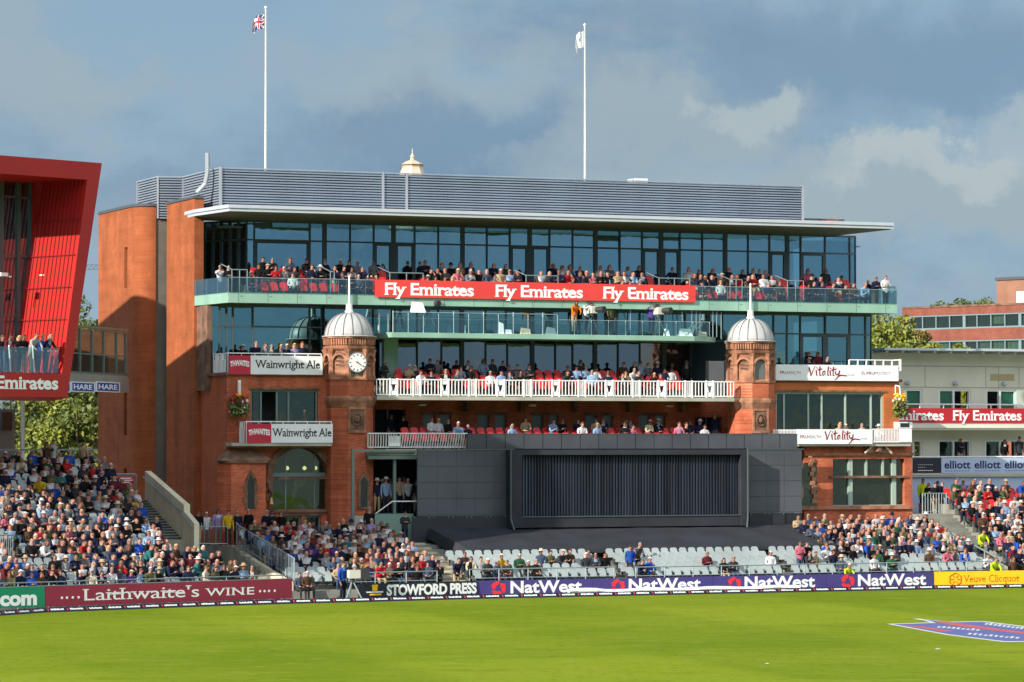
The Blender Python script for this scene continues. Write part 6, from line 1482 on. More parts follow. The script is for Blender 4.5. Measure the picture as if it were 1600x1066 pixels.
t = thing('staircase', 'grey steps descending past the black barrier beside the red seats', 'staircase', Vector(P.pt(U(1560, -6), -6, 0)))
mb = MB(P); u0, u1 = u + .12, u + 2.2
for k in range(18): w = W_FR - .2 + .5 * k; mb.box(u0, u1, w, -1.0, .3 + .175 * k, .3 + .175 * (k + 1))
mb.box(U(1426, -.9), u1, -.98, 3.2, 2.3, 3.45); mb.build('stair_flight', 'concrete_dark', t)
mb = MB(P); v = u1 + .05
for dz in (1.0,): mb.tube((v, W_FR, 1.4), (v, -1.0, 3.5 + 1.0), .03)
for k in range(11): w = W_FR + .95 * k; mb.tube((v, w, .3 + .35 * .95 * k), (v, w, 1.4 + .33 * .95 * k), .03, 5); mb.tube((v, w, 1.4 + .33 * .95 * k), (v, w + .45, 1.4 + .33 * .95 * k), .03, 5)
mb.build('handrail', 'rail', t)
railing('railing', 'blue grey railing on the landing at the head of the far stair', P, [(U(1440, -.9), -.95, 3.45), (U(1500, -.9), -.95, 3.45)], 1.1, .16, thin=.018)

# standing floors on the wings
mb = MB(P); mb.box(U(357, .6), U(503, .6), .62, 2.5, ZLW - .1, ZLW + .02); mb.build('balcony_floor', 'interior_dark', pav)
mb = MB(P); mb.box(U(1213, .6), U(1404, .6), .62, 2.5, ZRW - .1, ZRW + .02); mb.build('balcony_floor', 'interior_dark', pav)

# ------------------------------------------------------------------ seats
def seat_mesh(name, m):
    mb = MB()
    def shell(y0, y1, z0, z1, w, t, tp=.06):
        o = [(-w / 2 + .02, 0), (w / 2 - .02, 0), (w / 2, .06), (w / 2, 1 - .16), (w / 2 - tp, 1), (-w / 2 + tp, 1), (-w / 2, 1 - .16), (-w / 2, .06)]
        f = [(x, y0 + (y1 - y0) * q - t, z0 + (z1 - z0) * q) for x, q in o]; b = [(x, y + t, z) for x, y, z in f]; n = len(o)
        mb._add(f + b, [tuple(range(n)), tuple(range(2 * n - 1, n - 1, -1))] + [(i, (i + 1) % n, n + (i + 1) % n, n + i) for i in range(n)])
    shell(.14, .24, .38, .84, .395, .016, .075); shell(-.02, .08, .40, .70, .35, .02, .09)
    mb.box(-.235, -.20, -.02, .22, .34, .56, 1); mb.box(.20, .235, -.02, .22, .34, .56, 1); mb.box(-.03, .03, .1, .2, 0, .4, 1)
    me = bpy.data.meshes.new(name); me.from_pydata(mb.v, [], mb.f); me.materials.append(M[m]); me.materials.append(M['seat_leg']); me.polygons.foreach_set('material_index', mb.m); me.update(); return me
SEAT = {'stadium_seat': seat_mesh('stadium_seat', 'seat_grey'), 'balcony_seat': seat_mesh('balcony_seat', 'seat_red')}
def make_seat(kind, loc, rot, label, group):
    o = bpy.data.objects.new(kind, SEAT[kind]); COL.objects.link(o); o.location = loc; o.rotation_euler = (0, 0, rot); tag(o, label, 'seat', group); return o

# ------------------------------------------------------------------ people
CLOTH = {'navy': srgb(32, 38, 66), 'black': srgb(26, 26, 30), 'charcoal': srgb(58, 60, 66), 'grey': srgb(118, 122, 128), 'pale grey': srgb(176, 180, 182), 'brown': srgb(88, 66, 52), 'beige': srgb(190, 168, 134), 'olive': srgb(94, 98, 66),
         'white': srgb(226, 228, 232), 'cream': srgb(222, 212, 186), 'pale blue': srgb(150, 182, 220), 'royal blue': srgb(40, 88, 190), 'red': srgb(190, 36, 44), 'maroon': srgb(104, 36, 48), 'pink': srgb(214, 116, 140), 'purple': srgb(92, 66, 150),
         'lilac': srgb(168, 150, 200), 'teal': srgb(50, 120, 124), 'yellow': srgb(226, 186, 40), 'green': srgb(44, 92, 66), 'denim': srgb(70, 86, 116), 'orange': srgb(232, 122, 30), 'lime': srgb(206, 232, 40), 'slate': srgb(78, 90, 112)}
for k, c in CLOTH.items(): M['cloth ' + k] = mat(k.replace(' ', '_') + '_cloth', tuple(x * .66 for x in c), .9, var=.18, vscale=9, spec=.2)
SKINS = [mat('skin_fair', srgb(172, 126, 108), .6), mat('skin_ruddy', srgb(156, 104, 88), .6), mat('skin_tan', srgb(136, 94, 76), .6), mat('skin_brown', srgb(120, 78, 56), .6)]
HAIRS = {'dark': mat('dark_hair', srgb(44, 34, 30), .8), 'brown': mat('brown_hair', srgb(84, 60, 44), .8), 'grey': mat('grey_hair', srgb(138, 132, 126), .8), 'white': mat('white_hair', srgb(196, 192, 184), .8), 'fair': mat('fair_hair', srgb(190, 158, 104), .8), 'auburn': mat('auburn_hair', srgb(140, 66, 40), .8)}
M['shoe'] = mat('dark_shoe', srgb(36, 32, 30), .6); M['eye'] = mat('dark_eye', srgb(40, 32, 30), .4); M['lip'] = mat('lip', srgb(170, 96, 88), .6)

SK, TOP, TRO, HAIR, HAT, SHOE, SHIRT, EYE, LIP = range(9)
def skeleton(pose):
    """Joints (position, radius) and bones (a, b, slot); the figure faces -y, its feet on z=0."""
    st = pose.startswith('stand'); lean = {'sit_lean': .20, 'stand_lean': .26, 'sit_read': .06}.get(pose, 0.0)
    hz = .95 if st else .54; sp = [(0, 0, hz), (0, .02 - lean * .35, hz + .25), (0, .0 - lean * .8, hz + .44), (0, -.015 - lean * 1.0, hz + .56), (0, -.05 - lean * 1.2, hz + .68), (0, -.05 - lean * 1.22, hz + .78)]
    rd = [(.165, .135), (.155, .12), (.182, .128), (.060, .064), (.077, .098), (.060, .076)]
    J = [(p, r) for p, r in zip(sp, rd)]; B = [(0, 1, TOP), (1, 2, TOP), (2, 3, TOP), (3, 4, SK), (4, 5, SK)]
    for s in (-1, 1):
        b = len(J); sh = (s * .197, -.0 - lean * .85, hz + .46)
        if pose == 'sit_lap': el, wr, ha = (s * .25, -.05, hz + .20), (s * .13, -.26, hz + .14), (s * .07, -.33, hz + .13)
        elif pose == 'sit_lean': el, wr, ha = (s * .22, -.32, hz + .14), (s * .08, -.50, hz + .26), (s * .02, -.54, hz + .30)
        elif pose in ('sit_fold', 'stand_fold'): el, wr, ha = (s * .26, -.06, hz + .20), (s * .0, -.24, hz + .27), (-s * .08, -.22, hz + .29)
        elif pose == 'sit_chin': el, wr, ha = ((.22, -.22, hz + .2), (.10, -.24, hz + .46), (.06, -.20, hz + .56)) if s > 0 else ((-.25, -.05, hz + .2), (-.1, -.26, hz + .15), (-.03, -.32, hz + .15))
        elif pose == 'sit_read': el, wr, ha = (s * .24, -.12, hz + .22), (s * .16, -.36, hz + .25), (s * .13, -.42, hz + .28)
        elif pose == 'stand_lean': el, wr, ha = (s * .27, -.34, hz + .26), (s * .18, -.50, hz + .10), (s * .14, -.55, hz + .08)
        elif pose == 'stand_camera': el, wr, ha = (s * .28, -.18, hz + .36), (s * .12, -.36, hz + .52), (s * .06, -.40, hz + .56)
        elif pose == 'stand_hips': el, wr, ha = (s * .38, .06, hz + .22), (s * .22, -.06, hz + .04), (s * .17, -.10, hz + .03)
        else: el, wr, ha = (s * .25, .02, hz + .18), (s * .25, -.07, hz - .08), (s * .24, -.09, hz - .17)
        J += [(sh, (.08, .08)), (el, (.052, .052)), (wr, (.034, .034)), (ha, (.036, .03))]; B += [(2, b, TOP), (b, b + 1, TOP), (b + 1, b + 2, TOP), (b + 2, b + 3, SK)]
        h = len(J)
        if st:
            w = .05 * s if pose != 'stand' else 0
            hip, kn, an, to = (s * .095, 0, hz - .07), (s * .105, -.02 + w, .50), (s * .11, .03 + w, .09), (s * .13, -.13 + w, .04)
        else:
            hip, kn, an, to = (s * .10, -.04, hz - .04), (s * (.13 + .03 * (pose == 'sit_lean')), -.44, hz), (s * .13, -.46, .10), (s * .14, -.60, .045)
        J += [(hip, (.10, .10)), (kn, (.070, .070)), (an, (.046, .046)), (to, (.045, .038))]; B += [(0, h, TRO), (h, h + 1, TRO), (h + 1, h + 2, TRO), (h + 2, h + 3, SHOE)]
    return J, B
def skin_body(pose, sub):
    J, B = skeleton(pose); me = bpy.data.meshes.new('body'); me.from_pydata([p for p, r in J], [(a, b) for a, b, s in B], []); ob = bpy.data.objects.new('body', me); COL.objects.link(ob)
    md = ob.modifiers.new('skin', 'SKIN'); sv = me.skin_vertices[0].data if me.skin_vertices else None
    if sv is None: raise RuntimeError('no skin layer')
    for i, (p, r) in enumerate(J): sv[i].radius = r; sv[i].use_root = (i == 0)
    if sub: ob.modifiers.new('sub', 'SUBSURF').levels = sub
    dg = bpy.context.evaluated_depsgraph_get(); dg.update(); ev = bpy.data.meshes.new_from_object(ob.evaluated_get(dg))
    V = np.array([v.co[:] for v in ev.vertices]); Fs = [tuple(p.vertices) for p in ev.polygons]; mi = []
    P0 = np.array([J[a][0] for a, b, s in B]); D = np.array([J[b][0] for a, b, s in B]) - P0; LL = (D ** 2).sum(1)
    for f in Fs:
        c = V[list(f)].mean(0); t = np.clip(((c - P0) * D).sum(1) / LL, 0, 1); q = P0 + D * t[:, None]; rad = np.array([J[a][1][0] * (1 - tt) + J[b][1][0] * tt for (a, b, s), tt in zip(B, t)])
        k = int(np.argmin(((c - q) ** 2).sum(1) - rad ** 2 * .6)); s = B[k][2]
        if s == TOP and k in (1, 2) and c[1] < q[k][1] - .03 and abs(c[0]) < .05: s = SHIRT
        mi.append(s)
    hd = J[4][0]; bpy.data.objects.remove(ob); bpy.data.meshes.remove(me); bpy.data.meshes.remove(ev)
    return V, Fs, mi, J
def parts_head(J, hair, hat):
    """Hair cap, hat, eyes, nose, ears and fingers as extra faces on the body mesh."""
    cx, cy, cz = J[4][0]; cz += .045; mb = MB()
    def cap(rx, ry, rz, lat0, mi, back, n=10, m=4, dz=0):
        pts = []; fs = []; rx, ry, rz = rx * .94, ry * .94, rz * .95
        for j in range(m + 1):
            for i in range(n):
                th = 2 * math.pi * i / n; low = lat0 - (back if math.sin(th) > -.3 else -.25); a = low + (math.pi / 2 - low) * j / m
                pts.append((cx + rx * math.cos(a) * math.cos(th), cy + ry * math.cos(a) * math.sin(th) + .005, cz + dz + rz * math.sin(a)))
        for j in range(m):
            for i in range(n): fs.append((j * n + i, j * n + (i + 1) % n, (j + 1) * n + (i + 1) % n, (j + 1) * n + i))
        mb._add(pts, fs, mi)
    if hair == 'short': cap(.090, .110, .115, .12, HAIR, .60)
    elif hair == 'long': cap(.096, .116, .118, .2, HAIR, 1.1); mb.hexa([(cx - .09, cy + .02, cz - .2), (cx + .09, cy + .02, cz - .2), (cx + .085, cy + .09, cz - .2), (cx - .085, cy + .09, cz - .2), (cx - .095, cy, cz), (cx + .095, cy, cz), (cx + .09, cy + .11, cz), (cx - .09, cy + .11, cz)], HAIR)
    elif hair == 'thin': cap(.087, .107, .10, -.1, HAIR, .35, m=1)
    if hat == 'cap': cap(.096, .116, .125, .35, HAT, .15); mb.hexa([(cx - .075, cy - .2, cz + .035), (cx + .075, cy - .2, cz + .035), (cx + .08, cy - .08, cz + .05), (cx - .08, cy - .08, cz + .05), (cx - .07, cy - .2, cz + .05), (cx + .07, cy - .2, cz + .05), (cx + .08, cy - .08, cz + .075), (cx - .08, cy - .08, cz + .075)], HAT)
    elif hat == 'brim':
        mb.lathe(cx, cy, [(.19, cz + .035), (.185, cz + .05), (.10, cz + .06), (.092, cz + .15), (.06, cz + .165)], 12, mi=HAT)
    for s in (-1, 1):
        mb.poly([(cx + s * .028 - .014, cy - .104, cz - .012), (cx + s * .028 + .014, cy - .104, cz - .012), (cx + s * .028 + .014, cy - .104, cz + .002), (cx + s * .028 - .014, cy - .104, cz + .002)], EYE)
        mb.hexa([(cx + s * .083, cy - .02, cz - .04), (cx + s * .097, cy, cz - .04), (cx + s * .097, cy + .02, cz - .03), (cx + s * .083, cy + .02, cz - .04), (cx + s * .083, cy - .02, cz + .015), (cx + s * .1, cy, cz + .015), (cx + s * .1, cy + .02, cz + .01), (cx + s * .083, cy + .02, cz + .01)], SK)
    mb.hexa([(cx - .016, cy - .125, cz - .045), (cx + .016, cy - .125, cz - .045), (cx + .02, cy - .09, cz - .045), (cx - .02, cy - .09, cz - .045), (cx - .006, cy - .108, cz), (cx + .006, cy - .108, cz), (cx + .008, cy - .09, cz), (cx - .008, cy - .09, cz)], SK)
    mb.poly([(cx - .025, cy - .101, cz - .072), (cx + .025, cy - .101, cz - .072), (cx + .02, cy - .102, cz - .062), (cx - .02, cy - .102, cz - .062)], LIP)
    for b in (6, 14):
        wr, ha = Vector(J[b + 2][0]), Vector(J[b + 3][0]); d = (ha - wr).normalized(); x = d.cross(Vector((0, .3, 1))).normalized(); y = d.cross(x)
        for k in range(4):
            p = ha + d * .015 + x * (.026 - .017 * k); L_ = (.05, .06, .056, .042)[k]; mb.tube(p, p + d * L_ * .6 + y * .008, .0085, 5, .0078, SK); mb.tube(p + d * L_ * .6 + y * .008, p + d * L_ + y * .028, .0078, 5, .006, SK)
        p = ha - d * .01 + x * .03; mb.tube(p, p + x * .03 + d * .03 + y * .012, .0095, 5, .007, SK)
    return np.array(mb.v), mb.f, mb.m
BODY = {}; PARTS = {}
def person_arrays(pose, hair, hat, lod):
    k = (pose, lod)
    if k not in BODY: BODY[k] = skin_body(pose, lod)
    V, Fs, mi, J = BODY[k]; kp = (pose, hair, hat)
    if kp not in PARTS: PARTS[kp] = parts_head(J, hair, hat)
    v2, f2, m2 = PARTS[kp]
    n = len(V); return np.concatenate([V, v2]), Fs + [tuple(n + i for i in f) for f in f2], mi + m2
PMESH = {}
def person_mesh(pose, hair, hat):
    k = (pose, hair, hat)
    if k not in PMESH:
        v, f, m = person_arrays(pose, hair, hat, 1); me = bpy.data.meshes.new('person'); me.from_pydata([tuple(p) for p in v], [], f)
        for s in range(9): me.materials.append(M['eye'])
        me.polygons.foreach_set('material_index', m); me.polygons.foreach_set('use_smooth', [True] * len(f)); me.update(); PMESH[k] = me
    return PMESH[k]
PEOPLE = []
RP = random.Random(11)
TOPS = [('navy', 26), ('black', 24), ('charcoal', 13), ('grey', 4), ('pale grey', 4), ('brown', 8), ('beige', 3), ('olive', 4), ('white', 7), ('cream', 2), ('pale blue', 4), ('royal blue', 6), ('red', 5), ('maroon', 5), ('pink', 1), ('purple', 2), ('lilac', 1), ('teal', 3), ('yellow', 1), ('green', 3), ('denim', 4), ('slate', 4)]
SUITS = [('navy', 24), ('black', 22), ('charcoal', 14), ('white', 12), ('grey', 8), ('slate', 5), ('beige', 4), ('pale blue', 5), ('red', 3), ('brown', 4), ('pink', 1), ('purple', 1)]
def pick(t): return RP.choices([a for a, b in t], [b for a, b in t])[0]
def add(fr, u, w, z, place, row, pose=None, top=None, hat=None, hair=None, rot=0.0, suit=False, prio=0.0, trousers=None, garment=None, hatcol=None, side='', skin=None):
    """One spectator, with looks drawn at random where none are given."""
    pose = pose or RP.choices(['sit_lap', 'sit_lean', 'sit_fold', 'sit_chin', 'sit_read'], [40, 18, 16, 14, 10])[0]
    top = top or pick(SUITS if suit else TOPS); hc = hair or RP.choices(['dark', 'brown', 'grey', 'white', 'fair', 'auburn'], [30, 30, 20, 6, 5, 2])[0]
    hs = RP.choices(['short', 'long', 'thin'], [62, 16, 22])[0] if hair not in ('auburn', 'fair') else 'long'
    if hs == 'thin' and hc in ('fair',): hc = 'grey'
    hat = hat if hat is not None else RP.choices(['', 'cap', 'brim'], [84, 7, 9] if not suit else [95, 3, 2])[0]
    hatcol = hatcol or (RP.choices(['white', 'cream', 'navy', 'beige'], [50, 20, 18, 12])[0] if hat else '')
    tro = trousers or RP.choices(['navy', 'black', 'charcoal', 'beige', 'denim', 'brown', 'grey'], [18, 20, 16, 14, 18, 6, 8])[0]
    shirt = RP.choices(['white', 'pale blue', top], [16, 8, 76 if top in ('navy', 'black', 'charcoal', 'grey', 'brown', 'slate') else 400])[0]
    garment = garment or ('suit jacket' if suit and top in ('navy', 'black', 'charcoal', 'grey', 'slate', 'brown', 'beige') else RP.choices(['jacket', 'jumper', 'shirt'], [5, 3, 3])[0])
    sk = skin if skin is not None else RP.choices([0, 1, 2, 3], [42, 34, 17, 7])[0]
    PEOPLE.append(dict(fr=fr, u=u, w=w, z=z, place=place, row=row, pose=pose, top=top, hat=hat, hatcol=hatcol, hair=hc, hs=hs, tro=tro, shirt=shirt, garment=garment, rot=rot, skin=sk, scale=RP.uniform(.93, 1.05), prio=prio, y=fr.pt(u, w, z)[1], px=fr.px(u, w), side=side))
SEATS = []       # (kind, frame, u, w, z, place, row, empty?)
def row_of(fr, px0, px1, w, z, place, row, occ, kind, prio=0.0, suit=False, pitch=.50, gaps=(), show=True, lo=0):
    u = fr.U(px0, w)
    while u < fr.U(px1, w):
        px = fr.px(u, w)
        if not any(a < px < b for a, b in gaps):
            p = occ(px) if callable(occ) else occ
            if RP.random() < p:
                add(fr, u + RP.uniform(-.05, .05), w + .04, z - .06, place, row, suit=suit, rot=RP.gauss(0, .32), prio=prio); SEATS.append((kind, fr, u, w, z, place, row, False))
            elif show: SEATS.append((kind, fr, u, w, z, place, row, True))
        u += pitch
def at(fr, px, w, z, place, row, **k): add(fr, fr.U(px, w), w, z, place, row, **k)
def seats_only(fr, px0, px1, w, z, place, row, taken, kind, pitch=.52):
    u = fr.U(px0, w)
    while u < fr.U(px1, w):
        px = fr.px(u, w); SEATS.append((kind, fr, u, w, z, place, row, not any(abs(px - t) < 7.5 for t in taken))); u += pitch
# --- the steep terrace on the near side
for i in range(SN):
    row_of(S, -14 + (i % 3) * 4, SRIGHT[i] - 4, sw(i) + .12, sz(i), 'behind the burgundy board', i, (lambda px, i=i: .83 if not (i in (3, 8, 13, 14, 15) and px < 120) else .55), 'stadium_seat', prio=.9 if i == 0 else .45, gaps=[(20, 40)] if i in (4, 5, 6) else ())
# --- seats below the clock turret
for i in range(NR):
    w = rw(i) + .1; row_of(P, 466 - 9.2 * i, 699 - 10.2 * i, w, rz(i), 'below the clock turret', i, (lambda px, i=i: .2 if (i < 2 and px < 545) else (.5 if i == 2 and px < 540 else .86)), 'stadium_seat', prio=.9 if i == 0 else .5)
# --- seats below the sight screen, placed as in the photograph
cen = {0: [763, 779, 796, 823, 839, 1007, 1016, 1132, 1147, 1316], 1: [740, 748, 756, 787, 811, 917, 933, 948, 1107, 1203, 1219, 1263, 1275, 1301, 1328], 2: [731, 853, 866, 884, 898, 925, 999, 1288, 1309, 1335], 3: [940, 1006, 1296], 4: []}
for i in range(5):
    w = rw(i) + .1; u = U(747 - 10.6 * i, w); us_taken = [U(p - 2 * i, w) for p in cen[i]]
    while u < U(1336 - 9 * i, w):
        px = P.px(u, w); gap = (966 - 10.5 * i < px < 984 - 10.5 * i) or (1226 - 10 * i < px < 1243 - 10 * i)
        if not gap:
            tk = any(abs(u - q) < .25 for q in us_taken)
            if tk: add(P, u, w + .03, rz(i) - .06, 'below the sight screen', i, rot=RP.uniform(-.3, .3), prio=1.2)
            SEATS.append(('stadium_seat', P, u, w, rz(i), 'below the sight screen', i, not tk))
        u += .50
# --- seats below the corner bay window
for i in range(NR):
    w = rw(i) + .1; a = 1338 - 9.2 * i if i < 5 else 1334 - 9.6 * i
    row_of(P, a, 1547 - 10.6 * i, w, rz(i), 'below the corner bay window', i, {0: .40, 1: .30, 2: .38, 3: .62, 4: .72}.get(i, .90), 'stadium_seat', prio=.95 if i in (0, 1, 2) else .5)
# --- red seats at the far end
for i in range(R2N):
    row_of(P, R2L[i], 1622, w2_(i) + .1, z2_(i), 'beyond the far stair', i, .86 if i < 9 else .55, 'balcony_seat', prio=.5)
# --- balconies
top0 = [391, 457, 534, 547, 560, 574, 668, 680, 695, 707, 720, 773, 895, 969, 983, 1000, 1097, 1126, 1165, 1201, 1219, 1262, 1272, 1285, 1298, 1320, 1334, 1349]
top1 = [404, 430, 673, 695, 733, 748, 760, 808, 845, 858, 926, 938, 1003, 1085, 1140, 1206, 1268, 1280, 1310, 417, 443, 460, 487, 500, 523, 537, 549, 566, 683, 715, 782, 796, 873, 887, 906, 916, 949, 965, 975, 988, 1093, 1102, 1112, 1128, 1152, 1165, 1176, 1193]
top2 = [410, 425, 452, 507, 545, 558, 664, 718, 732, 790, 890, 905, 952, 998, 1092, 1110, 1160, 1176, 1196, 1262, 1290, 478, 531, 583, 690, 704, 770, 864, 878, 938, 980, 1076, 1138, 1187]
for r, lst in enumerate((top0, top1, top2)):
    w = .75 + .95 * r; z = ZF3 + .40 * r
    for px in lst: at(P, px, w, z - .02, 'on the top balcony', r, suit=True, rot=RP.uniform(-.3, .3), prio=1.0 if r == 0 else .9)
    tk = lst
    for a, b in (((398, 512), (524, 606), (664, 818), (876, 1026), (1080, 1138), (1145, 1229), (1258, 1330))):
        seats_only(P, a, b, w, z, 'on the top balcony', r, tk, 'balcony_seat')
mid0 = [657, 674, 696, 713, 766, 783, 796, 813, 882, 925, 950, 971, 978, 995, 1022, 1032]
mid1 = [638, 648, 720, 735, 794, 808, 826, 887, 900, 915, 931, 987, 1038, 1049]
mid2 = [672, 683, 727, 755, 769, 785, 907, 973, 987, 1000, 1012, 1026]
for r, lst in enumerate((mid0, mid1, mid2)):
    w = -.55 + .9 * r + .1; z = ZF2 + .3 * r
    for px in lst: at(P, px, w, z - .03, 'on the middle balcony', r, suit=True, rot=RP.uniform(-.3, .3), prio=.95, **({'top': 'beige', 'hair': 'white', 'pose': 'sit_read'} if px == 638 else {'hat': 'brim', 'hatcol': 'white'} if px == 1026 else {}))
    seats_only(P, 624, 1068, w, z, 'on the middle balcony', r, lst, 'balcony_seat')
low0 = [715, 731, 800, 909, 933, 976, 989, 1061, 1071, 1101]
low1 = [674, 685, 700, 821, 861, 877, 903, 931, 942, 973, 984, 1011, 1028, 1078, 1093]
for r, lst in enumerate((low0, low1)):
    w = -.7 + .95 * r; z = ZF1 + .26 * r
    for px in lst: at(P, px, w, z - .03, 'above the sight screen', r, suit=True, rot=RP.uniform(-.3, .3), prio=.95, **({'hat': 'cap', 'hatcol': 'white', 'top': 'cream'} if px == 1011 else {'hat': 'cap', 'hatcol': 'white', 'top': 'black'} if px == 1028 else {}))
    seats_only(P, 634, 1082, w, z, 'above the sight screen', r, lst, 'balcony_seat')
seats_only(P, 1213, 1392, -.32, ZF1 - .02, 'behind the narrower insurer sign', 0, (1311, 1321, 1346, 1372), 'balcony_seat')
for px, k in ((1311, dict(top='beige', hair='fair')), (1321, dict(top='white', hair='white')), (1346, dict(top='pale grey', hair='grey')), (1372, dict(top='white', hat='brim', hatcol='white'))): at(P, px, -.32, ZF1 - .02, 'behind the narrower insurer sign', 0, prio=1.1, **k)
seats_only(P, 1216, 1336, .85, ZRW + .02, 'behind the wide insurer sign', 0, (1264, 1290), 'balcony_seat')
for px, k in ((1264, dict(top='navy', hair='white')), (1290, dict(top='black', hair='grey'))): at(P, px, .85, ZRW + .02, 'behind the wide insurer sign', 0, prio=1.1, **k)
# --- people on their feet
SP = dict(prio=2.0)
def stand(px, w, z, place, pose='stand', **k): at(P, px, w, z, place, 0, pose=pose, **{**SP, 'hat': '', **k})
stand(343, 3.2, ZF3 + .1, 'at the top balcony near corner', 'stand_camera', top='white', trousers='charcoal', garment='shirt'); stand(356, 2.6, ZF3, 'at the top balcony near corner', 'stand_fold', top='black')
stand(598, 3.0, ZF3 + .3, 'on the top balcony by the glass doors', top='slate', rot=2.6, garment='jumper'); stand(636, 3.8, ZF3 + .4, 'on the top balcony by the glass doors', top='black', rot=2.2); stand(655, 3.4, ZF3 + .4, 'on the top balcony by the glass doors', top='navy', rot=.8, suit=True)
stand(1050, 3.6, ZF3 + .4, 'on the top balcony before a glass door', 'stand_hips', top='navy', trousers='beige', suit=True); stand(1315, 4.6, ZF3 + .1, 'in the open doorway of the top balcony', top='black', suit=True)
stand(1357, 3.6, ZF3, 'at the top balcony far corner', top='black', rot=2.5); stand(1369, 1.8, ZF3, 'at the top balcony far corner', 'stand_fold', top='navy', suit=True); stand(1384, 1.0, ZF3, 'at the top balcony far corner', 'stand_fold', top='white', garment='jumper', trousers='black')
for px, c, k in ((379, 'black', dict(hat='cap', hatcol='white')), (400, 'navy', dict(garment='suit jacket')), (412, 'grey', {}), (424, 'charcoal', dict(garment='suit jacket')), (436, 'black', dict(garment='suit jacket')), (448, 'navy', dict(garment='suit jacket', hair='white')), (460, 'lilac', dict(hair='fair')), (472, 'navy', dict(hair='auburn'))):
    stand(px, .9, ZLW - .12, 'behind the upper ale sign', 'stand_lean' if px in (412, 436) else 'stand', top=c, **k)
stand(475, .3, Z(475, 657, .3) - 1.25, 'behind the lower ale sign', top='pink')
stand(600, 1.2, ZF2 + .05, 'beside the clock turret', 'stand_fold', top='charcoal', hair='white', rot=.5); stand(1264, 2.0, ZRW, 'in the window behind the wide insurer sign', top='black', garment='suit jacket'); stand(1278, 2.0, ZRW - .15, 'in the window behind the wide insurer sign', top='maroon')
stand(1050, 3.8, ZF2 + .3, 'in the middle balcony end doorway', top='black', suit=True); stand(1072, 3.2, ZF2 + .2, 'in the middle balcony end doorway', top='charcoal')
stand(713, 3.6, ZF2 + .3, 'by the lounge glass of the middle balcony', top='maroon'); 
stand(611, 2.2, ZF1, 'in the near doorway of the lower balcony', top='navy', suit=True); stand(630, 1.8, ZF1, 'in the near doorway of the lower balcony', top='black', suit=True); stand(1117, 1.2, ZF1, 'at the far doorway of the lower balcony', top='navy', rot=3.0, hair='grey')
# gantry crew
def gan(px, w, dz=0, **k): stand(px, w, ZG + dz, 'on the television gantry', **k)
gan(897, -.4, .1, top='orange', garment='vest', trousers='beige', pose='stand_lean', hair='dark'); gan(916, .1, .1, top='white', trousers='charcoal', hat='cap', hatcol='navy', pose='stand_camera', rot=.5); gan(955, .2, .0, top='olive', garment='jacket', trousers='charcoal', rot=.4); gan(947, .8, 0, top='slate', rot=1.0); gan(1018, .1, .1, top='purple', pose='stand_camera', rot=-.3)
# porch by the screen and terrace staff
zpo = Z(620, 803, -1.9)
for px, w, c, k in ((589, -.6, 'navy', dict(hat='brim', hatcol='white')), (597, .2, 'charcoal', dict(hat='brim', hatcol='beige')), (603, -.7, 'pale blue', dict(hat='brim', hatcol='white')), (610, .3, 'lilac', {}), (624, -.4, 'beige', {}), (631, .1, 'pink', {}), (637, -.6, 'pale grey', dict(hair='white')), (651, -.7, 'black', {})):
    stand(px, w, zpo, 'on the porch beside the sight screen', top=c, **k)
stand(577, -3.4, 2.25, 'at the foot of the porch rail', top='black', suit=True)
stand(633, -4.4, 2.2, 'against the pale green porch wall', 'stand_fold', top='charcoal', hair='dark')
for px, w, c, k in ((310, -1.6, 'black', {}), (323, -1.2, 'white', dict(hair='white')), (341, -1.4, 'lilac', {}), (357, -2.0, 'yellow', dict(hair='dark')), (371, -1.5, 'navy', {}), (389, -1.3, 'black', dict(rot=-.9)), (417, -1.8, 'navy', dict(garment='suit jacket', hair='fair')), (425, -2.2, 'black', dict(garment='suit jacket', pose='stand_fold')), (440, -2.2, 'black', dict(garment='suit jacket', hair='brown', rot=-.8))):
    stand(px, w, 2.22, 'on the walkway below the brick bay', top=c, **k)
# head of the far stair
for px, w, c, k in ((1450, .2, 'black', dict(pose='stand_fold')), (1460, -.5, 'black', dict(suit=True, garment='suit jacket')), (1464, .8, 'charcoal', {}), (1471, -.2, 'navy', dict(rot=1.2)), (1441, 2.2, 'lime', dict(garment='safety vest')), (1494, .6, 'pale blue', dict(hair='white', rot=1.5, garment='shirt')), (1504, 1.2, 'lilac', {}), (1522, 1.4, 'navy', {})):
    stand(px, w, 3.45 if px != 1494 else 3.6, 'at the head of the far stair', top=c, **k)
stand(1531, -7.6, 1.0, 'on the far stair', 'stand_lean', top='lime', garment='safety jacket', hair='dark'); stand(1545, -7.2, 1.3, 'on the far stair', top='black')
# back of the near terrace
for px, c, k in ((73, 'brown', dict(hair='brown', pose='stand_camera')), (83, 'pale grey', {}), (131, 'beige', dict(rot=2)), (151, 'black', dict(trousers='white', rot=-.5))):
    at(S, px, sw(SN) - .6, sz(SN - 1) - (.0 if px < 140 else 1.3), 'at the top of the steep terrace', 0, pose=k.pop('pose', 'stand'), top=c, hat='', prio=2.0, **k)
